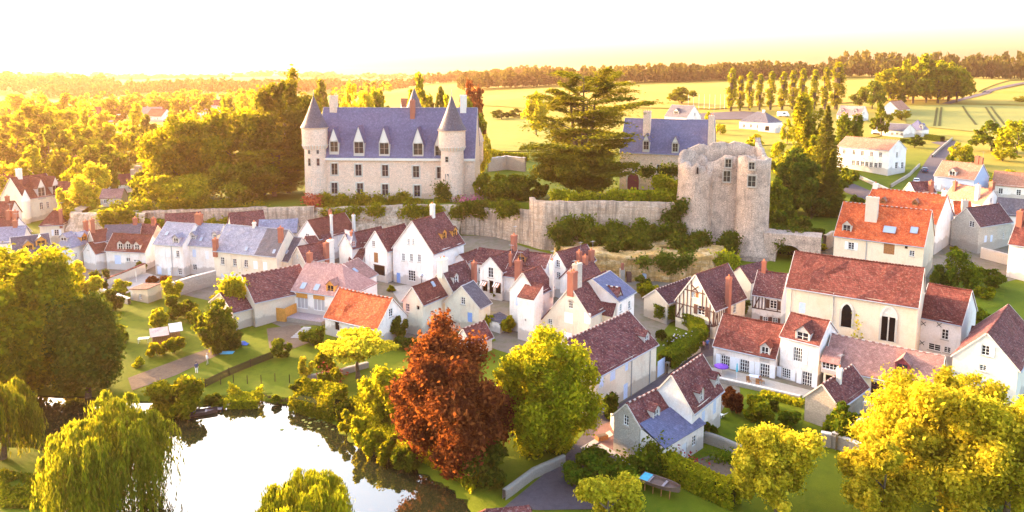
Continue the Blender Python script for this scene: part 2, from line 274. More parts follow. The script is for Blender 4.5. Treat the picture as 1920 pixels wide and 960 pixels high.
# ---------------------------------------------------------------- houses: plan, heights and openings in metres
# key, name, label, wall, roof, x, y, z, turn, length, width, eave height, roof rise, hipped ends, openings, extras
HOUSES = [
 ('slatebarn', 'village_house', 'long grey roofed house with two orange timber dormers at far left', 'cream', 'slate_dark', -100.44, 149.21, 1.0, 0.6967, 6.83, 8.01, 3.6, 4.29, '', [('dorm', 'F', -0.66, -2.21, 5.53, 1.5, 1.3, 'wood_orange'), ('dorm', 'F', 1.68, -1.68, 6.09, 1.5, 1.3, 'wood_orange'), ('door', 'f', 2.4, -3.71, 2.73, 1.0, 2.0, 'dark_wood')], {'ends': ''}),
 ('cornerhip', 'village_house', 'pale stone corner house with hipped slate roof and white dormer', 'freestone', 'slate', -94.0, 154.41, 1.0, 1.4082, 8.11, 4.66, 5.0, 2.27, 'l', [('dorm', 'L', -3.06, 0.68, 6.08, 1.3, 1.4, 'frame_white'), ('dorm', 'F', 0.21, -1.54, 5.77, 1.3, 1.3, 'wood_orange'), ('shut', 'l', -3.93, -0.09, 3.44, 1.3, 2.0, 'shutter_blue'), ('win', 'f', -2.68, -2.03, 2.97, 0.7, 1.1), ('chim', 'R', 3.11, -0.0, 7.27, 0.8, 0.8, 2.0, 'brick')], {}),
 ('redbit', 'village_house', 'small rusty red roof wedged behind the hipped slate corner house', 'beige', 'tile_red', -89.49, 155.23, 1.0, 0.8499, 3.58, 4.33, 5.5, 2.31, '', [('chim', 'R', -1.19, 0.0, 7.81, 1.0, 0.8, 2.4, 'brick')], {}),
 ('lowred', 'village_house', 'low white cottage with red gable roof beside the three dormers', 'white', 'tile_red', -88.51, 153.91, 1.0, 1.1014, 5.64, 4.63, 3.5, 2.28, '', [('win', 'l', -2.7, 0.21, 4.44, 0.5, 0.6)], {}),
 ('threedorm', 'village_house', 'white house with three round topped white dormers in red roof', 'white', 'tile_red', -81.16, 153.51, 1.0, -0.186, 9.7, 5.92, 4.0, 3.24, '', [('dormw', 'F', -1.31, -2.23, 4.8, 1.1, 1.4), ('dormw', 'F', 0.56, -2.17, 4.86, 1.1, 1.4), ('dormw', 'F', 2.66, -2.27, 4.75, 1.1, 1.4), ('shut', 'f', -1.95, -2.66, 2.09, 1.5, 1.9, 'shutter_blue'), ('win', 'f', 0.48, -2.66, 2.21, 1.0, 0.9), ('win', 'f', 2.5, -2.66, 2.07, 1.6, 0.5)], {}),
 ('slateA', 'village_house', 'white two storey house at left end of the pale slate terrace', 'white', 'slate', -68.86, 149.41, 1.5, -0.2842, 7.25, 8.57, 6.21, 3.8, '', [('dormw', 'F', 1.73, -3.56, 6.85, 1.1, 1.4), ('sky', 'F', -1.7, -2.24, 8.02, 0.6, 0.9), ('shut', 'f', -0.31, -3.99, 4.37, 0.9, 1.5, 'shutter_white'), ('win', 'f', 2.18, -3.99, 4.43, 0.8, 1.4), ('shut', 'f', -2.57, -3.99, 0.62, 1.0, 1.7, 'shutter_blue'), ('door', 'f', -0.19, -3.99, 0.58, 0.9, 2.0, 'frame_white'), ('win', 'f', 2.44, -3.99, 0.78, 0.9, 1.4), ('pipe', 'f', 0.74, -3.99, 6.19)], {'gap': 1}),
 ('slateB', 'village_house', 'middle white house of the slate terrace with two small dormers', 'white', 'slate', -62.63, 148.95, 1.5, -0.263, 6.82, 7.41, 6.0, 3.9, '', [('dormw', 'F', -2.19, -2.5, 7.27, 0.9, 1.1), ('dormw', 'F', 2.81, -2.18, 7.6, 0.9, 1.1), ('sky', 'F', -0.27, -2.68, 7.08, 0.6, 0.9), ('shut', 'f', -1.54, -3.4, 4.27, 0.8, 1.6, 'shutter_blue'), ('shut', 'f', 1.5, -3.4, 4.13, 0.8, 1.7, 'shutter_white'), ('win', 'f', -1.61, -3.4, 1.36, 1.0, 1.2), ('chim', 'R', -2.67, -0.0, 9.9, 1.8, 0.9, 1.9, 'brick')], {}),
 ('slateC', 'village_house', 'long cream two storey house with half pale half dark slate roof', 'cream', 'slate', -50.86, 143.19, 1.2, -0.3447, 15.17, 8.65, 6.2, 4.54, '', [('chim', 'F', 6.98, -1.83, 8.82, 1.0, 0.8, 2.6, 'brick'), ('chim', 'R', -0.67, -0.0, 10.74, 0.6, 0.6, 0.9, 'freestone'), ('chim', 'F', -6.98, -3.99, 6.55, 1.1, 0.8, 2.0, 'brick'), ('win', 'f', -5.45, -4.02, 4.25, 0.9, 1.5), ('win', 'f', -2.47, -4.02, 4.19, 0.9, 1.5), ('win', 'f', 0.22, -4.02, 4.21, 0.9, 1.5), ('shut', 'f', 2.49, -4.02, 4.1, 1.0, 1.6, 'shutter_white'), ('shut', 'f', 4.75, -4.02, 4.09, 1.0, 1.6, 'shutter_white'), ('shut', 'f', -5.41, -4.02, 0.78, 1.0, 1.7, 'shutter_blue'), ('door', 'f', -3.72, -4.02, 0.73, 0.9, 2.1, 'frame_white'), ('shut', 'f', -2.4, -4.02, 1.07, 1.0, 1.7, 'shutter_blue'), ('sky', 'F', 0.14, -3.58, 6.98, 0.5, 0.8), ('sky', 'F', 6.65, -3.57, 6.99, 0.5, 0.8)], {'rm2': 'slate_dark', 'split': 0.3}),
 ('slateD', 'village_house', 'narrow dark slate lean-to house closing the cream terrace', 'cream', 'slate_dark', -42.75, 141.88, 1.2, -0.4733, 3.23, 7.99, 5.0, 3.97, '', [('sky', 'F', -0.05, -2.6, 6.39, 0.5, 0.8)], {}),
 ('barn', 'stone_barn', 'long barn with speckled brown roof and ivy covered left gable', 'beige', 'tile_brown', -42.11, 124.68, 0.3, 0.7499, 10.78, 9.75, 4.12, 3.76, '', [], {'rt': 1}),
 ('barnext', 'stone_barn', 'low lean barn end with mossy brown roof against ivy gable', 'beige', 'tile_brown', -47.79, 120.16, 0.0, 0.8251, 3.61, 8.83, 3.26, 2.52, '', [], {}),
 ('pink', 'village_house', 'white house with smooth pink roof and big windows above a deck', 'white', 'tile_pink', -31.1, 124.92, 1.2, -0.3745, 11.65, 9.6, 3.81, 4.16, 'r', [('sky', 'F', -3.78, -3.87, 4.61, 0.9, 1.2), ('sky', 'F', -1.02, -3.86, 4.62, 0.9, 1.2), ('dorm', 'F', 1.94, -3.91, 4.58, 1.3, 1.5, 'wood_orange'), ('bigwin', 'f', -3.65, -4.5, 1.86, 2.3, 2.2), ('bigwin', 'f', -0.23, -4.5, 1.88, 2.3, 2.2), ('panel', 'f', -3.7, -4.5, 3.18, 2.3, 1.0), ('panel', 'f', -0.17, -4.5, 3.3, 2.3, 1.0), ('chim', 'R', -5.22, 0.0, 7.97, 1.0, 0.8, 1.5, 'brick')], {'rt': 1}),
 ('pinkrear', 'village_house', 'white rear wing with rosy roof behind the smooth pink roof', 'white', 'tile_mauve', -29.6, 130.97, 1.2, 1.2119, 4.89, 8.53, 4.25, 2.71, '', [('sky', 'F', -1.65, -1.96, 5.71, 0.7, 1.0)], {'rt': 1}),
 ('redlow', 'village_house', 'low white cottage with bright mottled orange red roof', 'white', 'tile_orange', -23.52, 113.79, 0.5, -0.5367, 11.34, 7.65, 2.86, 3.95, '', [('door', 'f', -2.95, -3.53, 2.09, 0.9, 1.9, 'dark'), ('win', 'f', -0.13, -3.53, 1.46, 1.0, 1.1), ('door', 'f', 2.77, -3.53, 2.0, 0.6, 1.4, 'dark'), ('win', 'r', 5.55, -0.39, 4.57, 0.9, 1.3)], {'rt': 1}),  # narrower dark door is an open gap, its shade painted as a black slab
 ('gabsmall', 'village_house', 'narrow white gabled house with brown loft shutter and wide shop opening', 'white', 'tile_brown', -24.36, 143.48, 2.0, 0.9816, 8.61, 6.42, 6.0, 3.84, '', [('win', 'l', -4.18, 0.63, 7.12, 0.8, 1.2), ('panelw', 'l', -4.18, -0.0, 4.42, 1.1, 2.0), ('hole', 'l', -4.18, -0.78, 1.96, 3.0, 1.9)], {}),
 ('gabbig', 'village_house', 'tall white gabled house with blue door and three small windows', 'white', 'tile_brown', -16.42, 141.26, 2.0, 1.0522, 10.78, 10.13, 6.5, 5.96, '', [('win', 'l', -5.27, 0.91, 8.29, 0.5, 1.1), ('win', 'l', -5.27, -0.24, 8.42, 0.5, 1.1), ('win', 'l', -5.27, 2.27, 5.08, 0.7, 1.5), ('win', 'l', -5.27, 0.34, 5.22, 0.7, 1.5), ('win', 'l', -5.27, -1.56, 5.35, 0.7, 1.5), ('bigwin', 'l', -5.27, 0.29, 1.65, 1.7, 2.1), ('doorb', 'l', -5.27, 3.55, 0.77, 0.9, 2.0), ('chim', 'R', 1.37, 0.0, 12.46, 1.0, 0.8, 2.2, 'freestone'), ('dorm', 'F', 0.39, -3.21, 8.69, 1.2, 1.3, 'wood_orange'), ('dorm', 'F', 3.92, -3.32, 8.56, 1.2, 1.3, 'wood_orange')], {}),
 ('redback', 'village_house', 'broad glowing red roof under the chateau terrace wall', 'white', 'tile_red', -40.11, 155.39, 3.0, 0.9902, 10.75, 7.04, 5.0, 3.68, '', [('win', 'l', -5.25, 0.26, 5.08, 1.0, 1.4), ('chim', 'F', -1.63, -3.24, 5.29, 0.5, 0.5, 4.4, 'freestone'), ('chim', 'F', 4.77, -3.31, 5.22, 0.6, 0.6, 3.4, 'freestone'), ('chim', 'R', 1.07, 0.0, 8.68, 0.7, 0.6, 1.2, 'brick')], {}),
 ('darkred', 'village_house', 'dark red roof with stone gable and two mismatched chimneys', 'greystone', 'tile_brown', -39.06, 139.48, 2.0, 0.8497, 6.49, 5.43, 4.5, 2.88, '', [('win', 'l', -3.12, 0.31, 5.31, 0.5, 0.9), ('chim', 'F', 1.65, -2.38, 4.85, 1.0, 0.9, 2.8, 'brick'), ('chim', 'F', 2.64, -2.41, 4.83, 1.3, 1.0, 3.2, 'freestone')], {}),
 ('backroof', 'village_house', 'sagging brown roof behind the slate turret dormer', 'white', 'tile_brown', -30.58, 147.69, 2.5, 0.9269, 9.96, 4.48, 5.0, 2.8, '', [('chim', 'F', -4.36, -1.58, 5.83, 0.8, 0.7, 2.6, 'brick'), ('turretdorm', 'F', -4.38, -1.6, 5.81, 1.4, 1.6)], {}),
 ('smallroof', 'village_house', 'small rusty roof tucked beside the narrow white gable', 'white', 'tile_brown', -30.64, 145.09, 2.0, -0.22, 3.18, 5.85, 3.2, 3.08, '', [], {'rt': 1}),
 ('hutback', 'village_house', 'low brown roofed outbuilding right of the tall white gable', 'white', 'tile_brown', -8.77, 142.95, 2.5, 0.9974, 6.02, 3.9, 2.94, 1.47, '', [], {'hipx': 'l'}),
 ('redwing', 'village_house', 'rendered cottage wing with dark red roof and quoined corner', 'cream', 'tile_red', -14.29, 116.25, 0.5, 1.022, 6.58, 4.56, 5.15, 2.74, '', [('win', 'l', -3.17, 1.08, 4.21, 0.8, 1.4), ('sky', 'F', 1.49, -0.58, 7.2, 0.6, 0.9), ('hole', 'l', -3.17, -1.12, 4.5, 0.5, 0.5)], {}),
 ('brownmain', 'village_house', 'brown roofed house with pale stack and pointed white dormer', 'cream', 'tile_dark', -10.08, 122.03, 0.8, 0.9739, 6.86, 5.32, 5.51, 3.54, '', [('dormw', 'F', -1.58, -1.63, 6.88, 1.0, 1.2), ('chim', 'R', -2.83, 0.0, 9.05, 1.9, 1.2, 1.6, 'freestone'), ('chim', 'F', 2.83, -2.34, 5.94, 0.9, 0.8, 3.2, 'brick'), ('win', 'f', -1.38, -2.36, 4.36, 0.6, 1.0), ('doorb', 'f', -2.57, -2.36, 1.9, 0.8, 1.9)], {}),
 ('slatelean', 'village_house', 'low stone house with steep charcoal slate roof', 'cream', 'slate_dark', -7.32, 116.6, 0.8, 1.0753, 3.82, 7.17, 4.0, 3.28, '', [('win', 'l', -1.79, -0.24, 4.81, 0.8, 1.2), ('doorb', 'l', -1.79, -1.53, 2.24, 0.9, 1.6)], {}),
 ('shopgab', 'village_house', 'white gabled shop house with two striped awnings', 'white', 'tile_brown', -1.63, 133.14, 1.5, 1.0073, 8.69, 5.42, 5.2, 2.47, '', [('win', 'l', -4.23, -0.0, 4.79, 1.1, 1.9), ('hole', 'l', -4.23, 1.31, 1.98, 1.2, 1.9), ('hole', 'l', -4.23, -0.11, 2.0, 0.9, 2.3), ('hole', 'l', -4.23, -1.62, 2.04, 1.2, 1.9), ('awning', 'l', -4.23, 1.3, 2.68, 1.3, 0.5), ('awning', 'l', -4.23, -1.51, 2.82, 1.3, 0.5), ('chim', 'R', 3.75, -0.0, 7.67, 1.3, 0.9, 2.6, 'brick')], {}),
 ('midroof', 'village_house', 'rosy brown roof with small wooden dormer behind the brick stack', 'white', 'tile_brown', 4.16, 131.74, 2.0, -0.4352, 6.8, 5.79, 5.51, 2.06, '', [('dorm', 'F', -1.73, -1.74, 6.33, 1.2, 1.1, 'wood')], {}),
 ('midlow', 'village_house', 'lower slate edged roof with tall brick chimney stack', 'white', 'tile_brown', 1.76, 129.07, 1.5, -0.5132, 5.46, 4.38, 4.5, 1.88, '', [('chim', 'F', 0.41, -1.99, 4.67, 1.3, 1.0, 3.0, 'brick'), ('chim', 'F', -2.13, -0.34, 6.09, 0.6, 0.6, 2.2, 'brick')], {}),
 ('gabright', 'village_house', 'white gabled house close under the ivy hung cliff', 'white', 'tile_brown', 11.08, 132.34, 2.0, 0.8074, 8.89, 4.8, 5.5, 2.74, '', [('win', 'l', -4.33, -0.29, 6.12, 0.9, 1.4), ('win', 'l', -4.33, -0.44, 3.97, 0.9, 1.2), ('chim', 'F', -0.63, -2.25, 5.67, 0.9, 0.8, 2.4, 'brick'), ('chim', 'F', 2.98, -2.25, 5.67, 1.2, 0.8, 2.0, 'brick')], {}),
 ('tall', 'village_house', 'tall pale house with boxy lean-to and slim beige flue', 'white', 'tile_brown', 3.21, 115.91, 0.8, 0.992, 5.64, 5.66, 6.5, 3.41, '', [('shut', 'l', -2.7, 1.04, 5.21, 0.7, 2.0, 'shutter_blue'), ('chim', 'F', 1.92, -2.68, 6.68, 0.7, 0.7, 4.5, 'freestone')], {'boxlean': 1}),
 ('stonegab', 'village_house', 'big cream stone gable with arched window above white shutters', 'cream', 'tile_brown', 12.25, 113.19, 0.5, 0.9405, 11.33, 7.17, 5.2, 4.21, '', [('arch', 'l', -5.54, -0.03, 6.49, 0.8, 1.3), ('hole', 'l', -5.54, 0.18, 8.06, 0.5, 0.6), ('shut', 'l', -5.54, 0.32, 4.29, 1.5, 1.7, 'shutter_white'), ('shut', 'l', -5.54, -2.99, 4.88, 1.1, 1.7, 'shutter_white'), ('win', 'l', -5.54, 3.75, 3.0, 0.8, 0.9), ('win', 'l', -5.54, 4.84, 1.02, 0.7, 1.1), ('shut', 'l', -5.54, 3.33, 0.99, 0.9, 1.6, 'shutter_white'), ('shut', 'l', -5.54, 0.39, 1.37, 1.4, 1.2, 'shutter_white'), ('chim', 'R', -5.06, -0.0, 9.41, 1.6, 1.2, 2.2, 'brick'), ('chim', 'R', -3.68, -0.0, 9.41, 1.8, 1.0, 3.2, 'greystone')], {'cross': 1, 'catl': 1}),
 ('slaterear', 'village_house', 'white house with deep blue slate roof behind the stone gable', 'white', 'slate_blue', 14.4, 114.64, 1.2, 0.9671, 6.25, 9.49, 6.07, 2.78, '', [('win', 'f', 1.25, -4.45, 4.27, 0.9, 1.3), ('win', 'f', -1.83, -4.45, 4.65, 0.7, 1.2)], {'rt': 1}),
 ('bigbarn', 'long_house', 'long rendered house with broad maroon roof and pale blue shutters', 'cream', 'tile_brown', 11.57, 94.03, 0.0, 0.856, 15.17, 9.68, 5.27, 3.68, '', [('dormw', 'F', 5.83, -3.73, 6.11, 0.9, 1.2), ('shut', 'f', -5.91, -4.54, 4.19, 0.9, 1.4, 'shutter_blue'), ('shut', 'f', -3.39, -4.54, 4.35, 1.2, 1.6, 'shutter_blue'), ('shut', 'f', -0.13, -4.54, 4.31, 0.7, 1.0, 'shutter_blue'), ('shut', 'f', -0.26, -4.54, 0.94, 1.0, 2.3, 'shutter_blue'), ('pipe', 'f', 1.02, -4.54, 4.87), ('pipe', 'f', 5.71, -4.54, 3.44)], {'rt': 1}),
 ('frontA', 'village_house', 'lower stone gabled house with slate lean-to by the vegetable plot', 'greystone', 'tile_brown', 15.34, 78.75, 0.0, 0.7628, 7.85, 4.1, 4.2, 2.12, '', [('win', 'l', -3.8, 0.06, 4.31, 0.7, 1.2), ('dormw', 'F', -0.91, -1.69, 4.57, 0.9, 1.2), ('sky', 'F', 2.61, -1.62, 4.65, 0.5, 0.9)], {'rt': 1, 'lean': 'slate_blue'}),
 ('frontB', 'village_house', 'upper white gabled house with two tiled dormers by the lawn', 'white', 'tile_brown', 20.52, 81.95, 0.0, 0.885, 8.13, 5.89, 4.61, 3.84, '', [('dormw', 'F', -1.24, -2.24, 5.52, 0.9, 1.2), ('dormw', 'F', 3.13, -2.17, 5.62, 0.9, 1.3), ('shut', 'f', 2.12, -2.64, 3.19, 0.8, 1.8, 'shutter_blue'), ('shut', 'f', -0.94, -2.64, 3.15, 0.8, 1.2, 'shutter_blue')], {'rt': 1}),
 ('timber', 'timber_framed_house', 'half timbered gable house with dark shutters and red brick stack', 'cream', 'tile_dark', 33.21, 118.22, 0.3, 0.7667, 10.22, 7.67, 4.51, 5.3, '', [('wins', 'l', -4.99, -1.27, 4.05, 1.3, 1.5, 'timber'), ('win', 'l', -4.99, 0.29, 6.28, 0.6, 0.9), ('panelw', 'l', -4.99, -0.39, 6.43, 0.6, 0.9), ('panelt', 'l', -4.99, -1.59, 0.92, 0.8, 1.4), ('door', 'l', -4.99, -2.56, 0.82, 0.8, 2.0, 'timber'), ('chim', 'F', -0.99, -3.69, 4.71, 0.9, 0.8, 4.6, 'brick'), ('win', 'f', 1.61, -3.54, 3.44, 0.9, 1.6)], {'frame': 1}),
 ('timberwing', 'village_house', 'low rendered wing with brick quoins left of the half timbered gable', 'beige', 'tile_dark', 28.09, 123.65, 0.5, 0.7836, 11.04, 5.22, 3.61, 1.97, '', [], {'rt': 1, 'hipx': ''}),
 ('timbersmall', 'timber_framed_house', 'small half timbered house between brick stack and chapel roof', 'white', 'tile_dark', 43.93, 119.99, 0.8, -0.5746, 4.89, 6.87, 4.8, 3.51, '', [('wins', 'f', 1.08, -3.13, 3.58, 1.1, 1.4, 'timber'), ('wins', 'f', -0.09, -3.13, 0.81, 0.8, 0.9, 'timber'), ('wins', 'f', 1.45, -3.13, 0.92, 0.8, 0.9, 'timber'), ('chim', 'R', -1.45, -0.0, 8.31, 0.8, 0.7, 1.6, 'brick')], {'frame': 2}),
 ('church', 'chapel', 'large cream stone chapel with red roof and two gothic openings', 'peach', 'tile_red', 51.53, 106.62, 0.5, -0.6048, 17.82, 9.23, 9.51, 4.72, '', [('shut', 'f', -6.43, -4.32, 6.62, 0.9, 1.6, 'shutter_blue'), ('gothic', 'f', -0.21, -4.32, 6.0, 1.5, 2.4), ('gothw', 'f', 5.28, -4.32, 5.66, 1.8, 3.6), ('pipe', 'f', -2.12, -4.32, 9.06), ('pipe', 'f', -8.11, -4.32, 7.79)], {}),
 ('annexe', 'village_house', 'white annexe with iron wall crosses and deep red roof', 'white', 'tile_red', 64.6, 104.66, 0.3, -0.7657, 5.72, 9.32, 6.61, 4.14, '', [('win', 'f', 0.78, -4.36, 4.74, 0.9, 1.5), ('win', 'f', -0.44, -4.36, 2.51, 1.6, 1.0), ('win', 'f', 1.2, -4.36, 2.54, 0.9, 0.9), ('cross', 'f', -2.06, -4.36, 5.68), ('cross', 'f', -0.05, -4.36, 5.97), ('cross', 'f', -2.06, -4.36, 2.75)], {}),
 ('orange', 'village_house', 'cream house with bright orange roof and huge rendered chimney', 'peach', 'tile_orange', 74.65, 143.66, 4.0, -0.6594, 16.12, 12.71, 6.0, 6.1, '', [('dorm', 'F', -5.91, -4.95, 7.35, 1.4, 1.7, 'freestone'), ('sky', 'F', 1.62, -4.17, 8.1, 2.1, 1.5), ('sky', 'F', 5.77, -3.78, 8.47, 1.2, 1.4), ('chim', 'F', -2.09, -2.4, 9.8, 2.6, 1.4, 4.2, 'beige'), ('wins', 'f', -4.69, -6.06, 4.35, 1.1, 1.4, 'shutter_white'), ('panelw', 'f', 2.08, -6.06, 4.81, 1.9, 2.2), ('win', 'f', 6.03, -6.06, 4.47, 0.9, 1.1), ('hole', 'f', 4.98, -6.06, 5.45, 0.5, 0.5), ('pipe', 'f', -1.95, -6.06, 5.67)], {'rt': 1}),
 ('orangeback', 'village_house', 'wide orange roof with two pointed vents behind the big chimney', 'white', 'tile_orange', 88.96, 161.79, 5.0, -0.8008, 15.54, 13.2, 5.61, 5.57, '', [('vent', 'F', -4.23, -3.19, 8.49, 1.3, 0.8), ('vent', 'F', 2.23, -2.72, 8.89, 1.3, 0.8), ('chim', 'R', -7.17, -0.0, 11.18, 1.2, 0.8, 1.0, 'freestone'), ('chim', 'R', 6.97, -0.0, 11.18, 1.0, 0.8, 1.0, 'freestone')], {'rt': 1}),
 ('stonewhite', 'village_house', 'grey rubble gabled cottage with plum roof and white side wall', 'greystone', 'tile_dark', 103.84, 158.78, 4.5, 0.4713, 12.13, 6.57, 5.23, 3.7, '', [('win', 'l', -5.95, -1.36, 5.56, 1.1, 1.3), ('shut', 'f', -3.28, -2.98, 2.33, 0.9, 1.5, 'shutter_blue'), ('shut', 'f', -1.14, -2.98, 2.22, 0.8, 1.5, 'shutter_blue'), ('win', 'f', 3.37, -2.98, 2.36, 0.7, 1.5)], {}),
 ('bluefront', 'village_house', 'blue washed house with pale salmon roof below the parked cars', 'bluewash', 'tile_salmon', 124.55, 200.69, 10.0, -0.9805, 10.63, 9.01, 4.01, 4.11, '', [('dormw', 'F', -0.62, -3.77, 4.68, 1.5, 1.9), ('chim', 'R', 3.68, 0.0, 8.12, 1.1, 0.9, 2.0, 'brick'), ('chim', 'R', 4.71, -0.0, 8.12, 1.0, 0.8, 1.6, 'brick'), ('door', 'f', -3.84, -4.2, 1.34, 1.0, 2.1, 'frame_white')], {}),
 ('palepink', 'village_house', 'white gabled house with pale salmon roof and several brick stacks', 'white', 'tile_salmon', 113.36, 177.53, 7.0, -1.2923, 11.12, 6.54, 4.2, 3.65, '', [('win', 'r', 5.44, -0.54, 5.21, 0.7, 1.2), ('chim', 'F', 3.13, -2.18, 5.42, 1.0, 0.9, 3.4, 'freestone'), ('chim', 'R', 4.96, -0.0, 7.85, 1.1, 0.9, 1.8, 'brick'), ('chim', 'F', -4.09, -1.33, 6.37, 0.9, 0.8, 2.2, 'brick')], {}),
 ('darksmall', 'village_house', 'little maroon roof with brick stack above the orange ridge', 'cream', 'tile_brown', 107.16, 189.97, 8.0, 0.2513, 6.72, 4.6, 3.5, 2.7, '', [('chim', 'F', 1.66, -1.95, 3.92, 1.2, 0.9, 2.6, 'brick')], {}),
 ('redfill', 'village_house', 'sliver of orange roof between rubble cottage and orange gable', 'white', 'tile_orange', 106.46, 170.63, 6.0, -0.3395, 3.77, 5.42, 3.5, 2.84, '', [('chim', 'F', 0.28, -1.56, 4.71, 1.5, 1.0, 2.2, 'beige')], {}),
 ('edgehouse', 'village_house', 'tall white house with rusty roof cut by the right edge', 'white', 'tile_red', 104.38, 142.11, 2.0, -0.8764, 6.61, 12.28, 7.0, 6.28, '', [('chim', 'F', -2.68, -2.61, 10.61, 1.2, 0.9, 2.6, 'brick')], {}),
 ('stoneright', 'village_house', 'white stone gable with two tone steep roof at far right', 'freestone', 'tile_brown', 64.6, 93.72, 0.5, 0.8351, 15.77, 7.58, 5.5, 4.04, '', [('wins', 'l', -7.77, 0.01, 7.22, 0.9, 1.3, 'frame_white'), ('win', 'l', -7.77, 0.13, 4.88, 0.8, 0.8)], {}),
 ('rowlong', 'village_house', 'long low white house with three french windows and red roof', 'white', 'tile_red', 35.08, 102.54, 0.2, -0.6099, 8.99, 8.31, 2.87, 3.78, '', [('french', 'f', -2.6, -3.86, 0.65, 1.3, 2.1), ('french', 'f', 0.16, -3.86, 0.66, 1.3, 2.1), ('french', 'f', 2.99, -3.86, 0.71, 1.3, 2.1), ('dormw', 'F', 2.89, -3.64, 3.34, 1.0, 1.6)], {}),
 ('rowtall', 'village_house', 'taller white house with shuttered windows between the two low rows', 'white', 'tile_red', 41.34, 97.91, 0.2, -0.7489, 5.49, 7.15, 6.02, 2.57, '', [('french', 'f', -0.16, -3.28, 3.93, 1.2, 2.0), ('french', 'f', -1.64, -3.28, 0.84, 1.2, 1.4), ('french', 'f', 1.23, -3.28, 0.76, 1.3, 2.2), ('dormw', 'F', 0.31, -2.96, 6.46, 1.6, 1.3)], {}),
 ('rowlow', 'village_house', 'long low cream house with mauve roof and red framed dormer', 'cream', 'tile_mauve', 49.07, 92.1, 0.2, -0.6445, 13.49, 8.15, 3.41, 3.34, '', [('dormflat', 'F', -5.83, -3.77, 3.66, 1.9, 1.0), ('dorm', 'F', 2.4, -2.37, 4.81, 1.3, 1.2, 'frame_red'), ('winr', 'f', -0.14, -3.77, 2.0, 1.4, 1.6), ('door', 'f', 2.67, -3.77, 2.05, 0.9, 2.0, 'wood'), ('door', 'f', -5.94, -3.77, 1.43, 0.8, 1.7, 'dark')], {'rt': 1}),
 ('shed', 'stone_shed', 'small stone outbuilding with maroon roof and heat pump', 'rubble', 'tile_brown', 40.24, 86.3, 0.0, 0.7512, 8.69, 4.59, 3.0, 2.36, '', [('chim', 'F', -0.7, -0.47, 4.88, 0.6, 0.6, 1.6, 'freestone')], {'rt': 1}),
 ('school', 'school_building', 'long white two storey building with salmon roof on the hillside', 'white', 'tile_salmon', 114.82, 232.68, 12.0, -1.0001, 17.62, 10.11, 6.95, 3.06, '', [('win', 'f', -6.19, -4.76, 5.37, 1.0, 1.5), ('win', 'f', -2.85, -4.76, 5.4, 1.0, 1.5), ('win', 'f', 0.05, -4.76, 5.41, 1.0, 1.5), ('win', 'f', 3.07, -4.76, 5.43, 1.0, 1.5), ('win', 'f', 6.02, -4.76, 5.45, 1.0, 1.5), ('win', 'f', -2.82, -4.76, 2.06, 1.1, 1.6), ('win', 'f', -1.35, -4.76, 2.04, 1.1, 1.6), ('win', 'f', 0.27, -4.76, 2.03, 1.1, 1.6), ('win', 'f', 1.7, -4.76, 2.01, 1.1, 1.6), ('win', 'f', 3.12, -4.76, 1.99, 1.1, 1.6), ('win', 'f', 4.7, -4.76, 1.98, 1.1, 1.6), ('win', 'f', 6.07, -4.76, 2.13, 1.1, 1.6), ('door', 'f', -6.33, -4.76, 1.7, 1.0, 2.0, 'frame_white'), ('win', 'r', 8.69, -0.29, 5.43, 1.0, 1.6), ('win', 'r', 8.69, -0.17, 2.09, 1.4, 2.0), ('win', 'r', 8.69, 3.13, 1.87, 1.4, 2.0)], {}),
 ('bungalow', 'bungalow', 'long white bungalow with grey slate roof beyond the salmon building', 'white', 'slate_dark', 175.29, 335.61, 14.0, -0.9754, 15.05, 11.18, 3.0, 2.89, '', [('win', 'f', 2.44, -5.29, 1.41, 1.2, 1.3), ('win', 'f', 4.62, -5.29, 1.55, 1.2, 1.3), ('win', 'f', 6.72, -5.29, 1.46, 1.2, 1.3), ('hole', 'f', -4.97, -5.29, 0.42, 3.5, 1.6)], {}),
 ('bunghip', 'bungalow', 'hipped blue slate pavilion end of the white bungalow', 'white', 'slate_blue', 186.88, 336.79, 14.0, -0.8834, 7.26, 8.28, 3.0, 4.57, 'lr', [('dormw', 'F', 2.8, -3.09, 4.16, 1.2, 1.5), ('dormw', 'F', 3.03, -2.8, 4.48, 1.2, 1.5)], {}),
 ('pinkfar', 'far_house', 'white house with rosy roof under the tall poplar', 'white', 'tile_pink', 187.14, 402.39, 17.0, -0.8624, 13.38, 9.83, 3.0, 5.13, '', [('dormw', 'F', -4.13, -3.09, 4.9, 1.4, 1.6), ('dormw', 'F', 2.9, -3.11, 4.88, 1.4, 1.6), ('win', 'r', 6.57, -0.99, 4.37, 1.2, 1.2)], {}),
 ('gabfar', 'far_house', 'pale gabled house beside the row of big plane trees', 'white', 'tile_salmon', 233.06, 445.68, 18.0, 0.8794, 28.72, 10.74, 3.0, 5.25, '', [], {}),
 ('whitefar', 'far_house', 'white house with grey slate dormer above the blue lodge roof', 'white', 'slate_dark', 90.15, 386.43, 17.0, -0.9026, 14.95, 12.14, 3.0, 6.11, '', [('dormw', 'F', -0.85, -4.35, 4.74, 2.6, 2.4), ('win', 'r', 7.36, 0.59, 4.64, 1.0, 1.6)], {}),
 ('villa', 'villa', 'white villa with hipped mauve roof above the ruin', 'white', 'slate_dark', 115.3, 339.24, 17.0, -0.8842, 15.27, 12.12, 3.41, 4.51, 'lr', [('win', 'f', -4.91, -5.76, 1.42, 1.4, 1.6), ('win', 'f', -1.28, -5.76, 1.62, 1.4, 1.6), ('win', 'f', 2.31, -5.76, 1.57, 1.2, 2.0), ('chim', 'R', 1.4, -0.0, 7.92, 1.2, 1.0, 1.0, 'freestone')], {}),
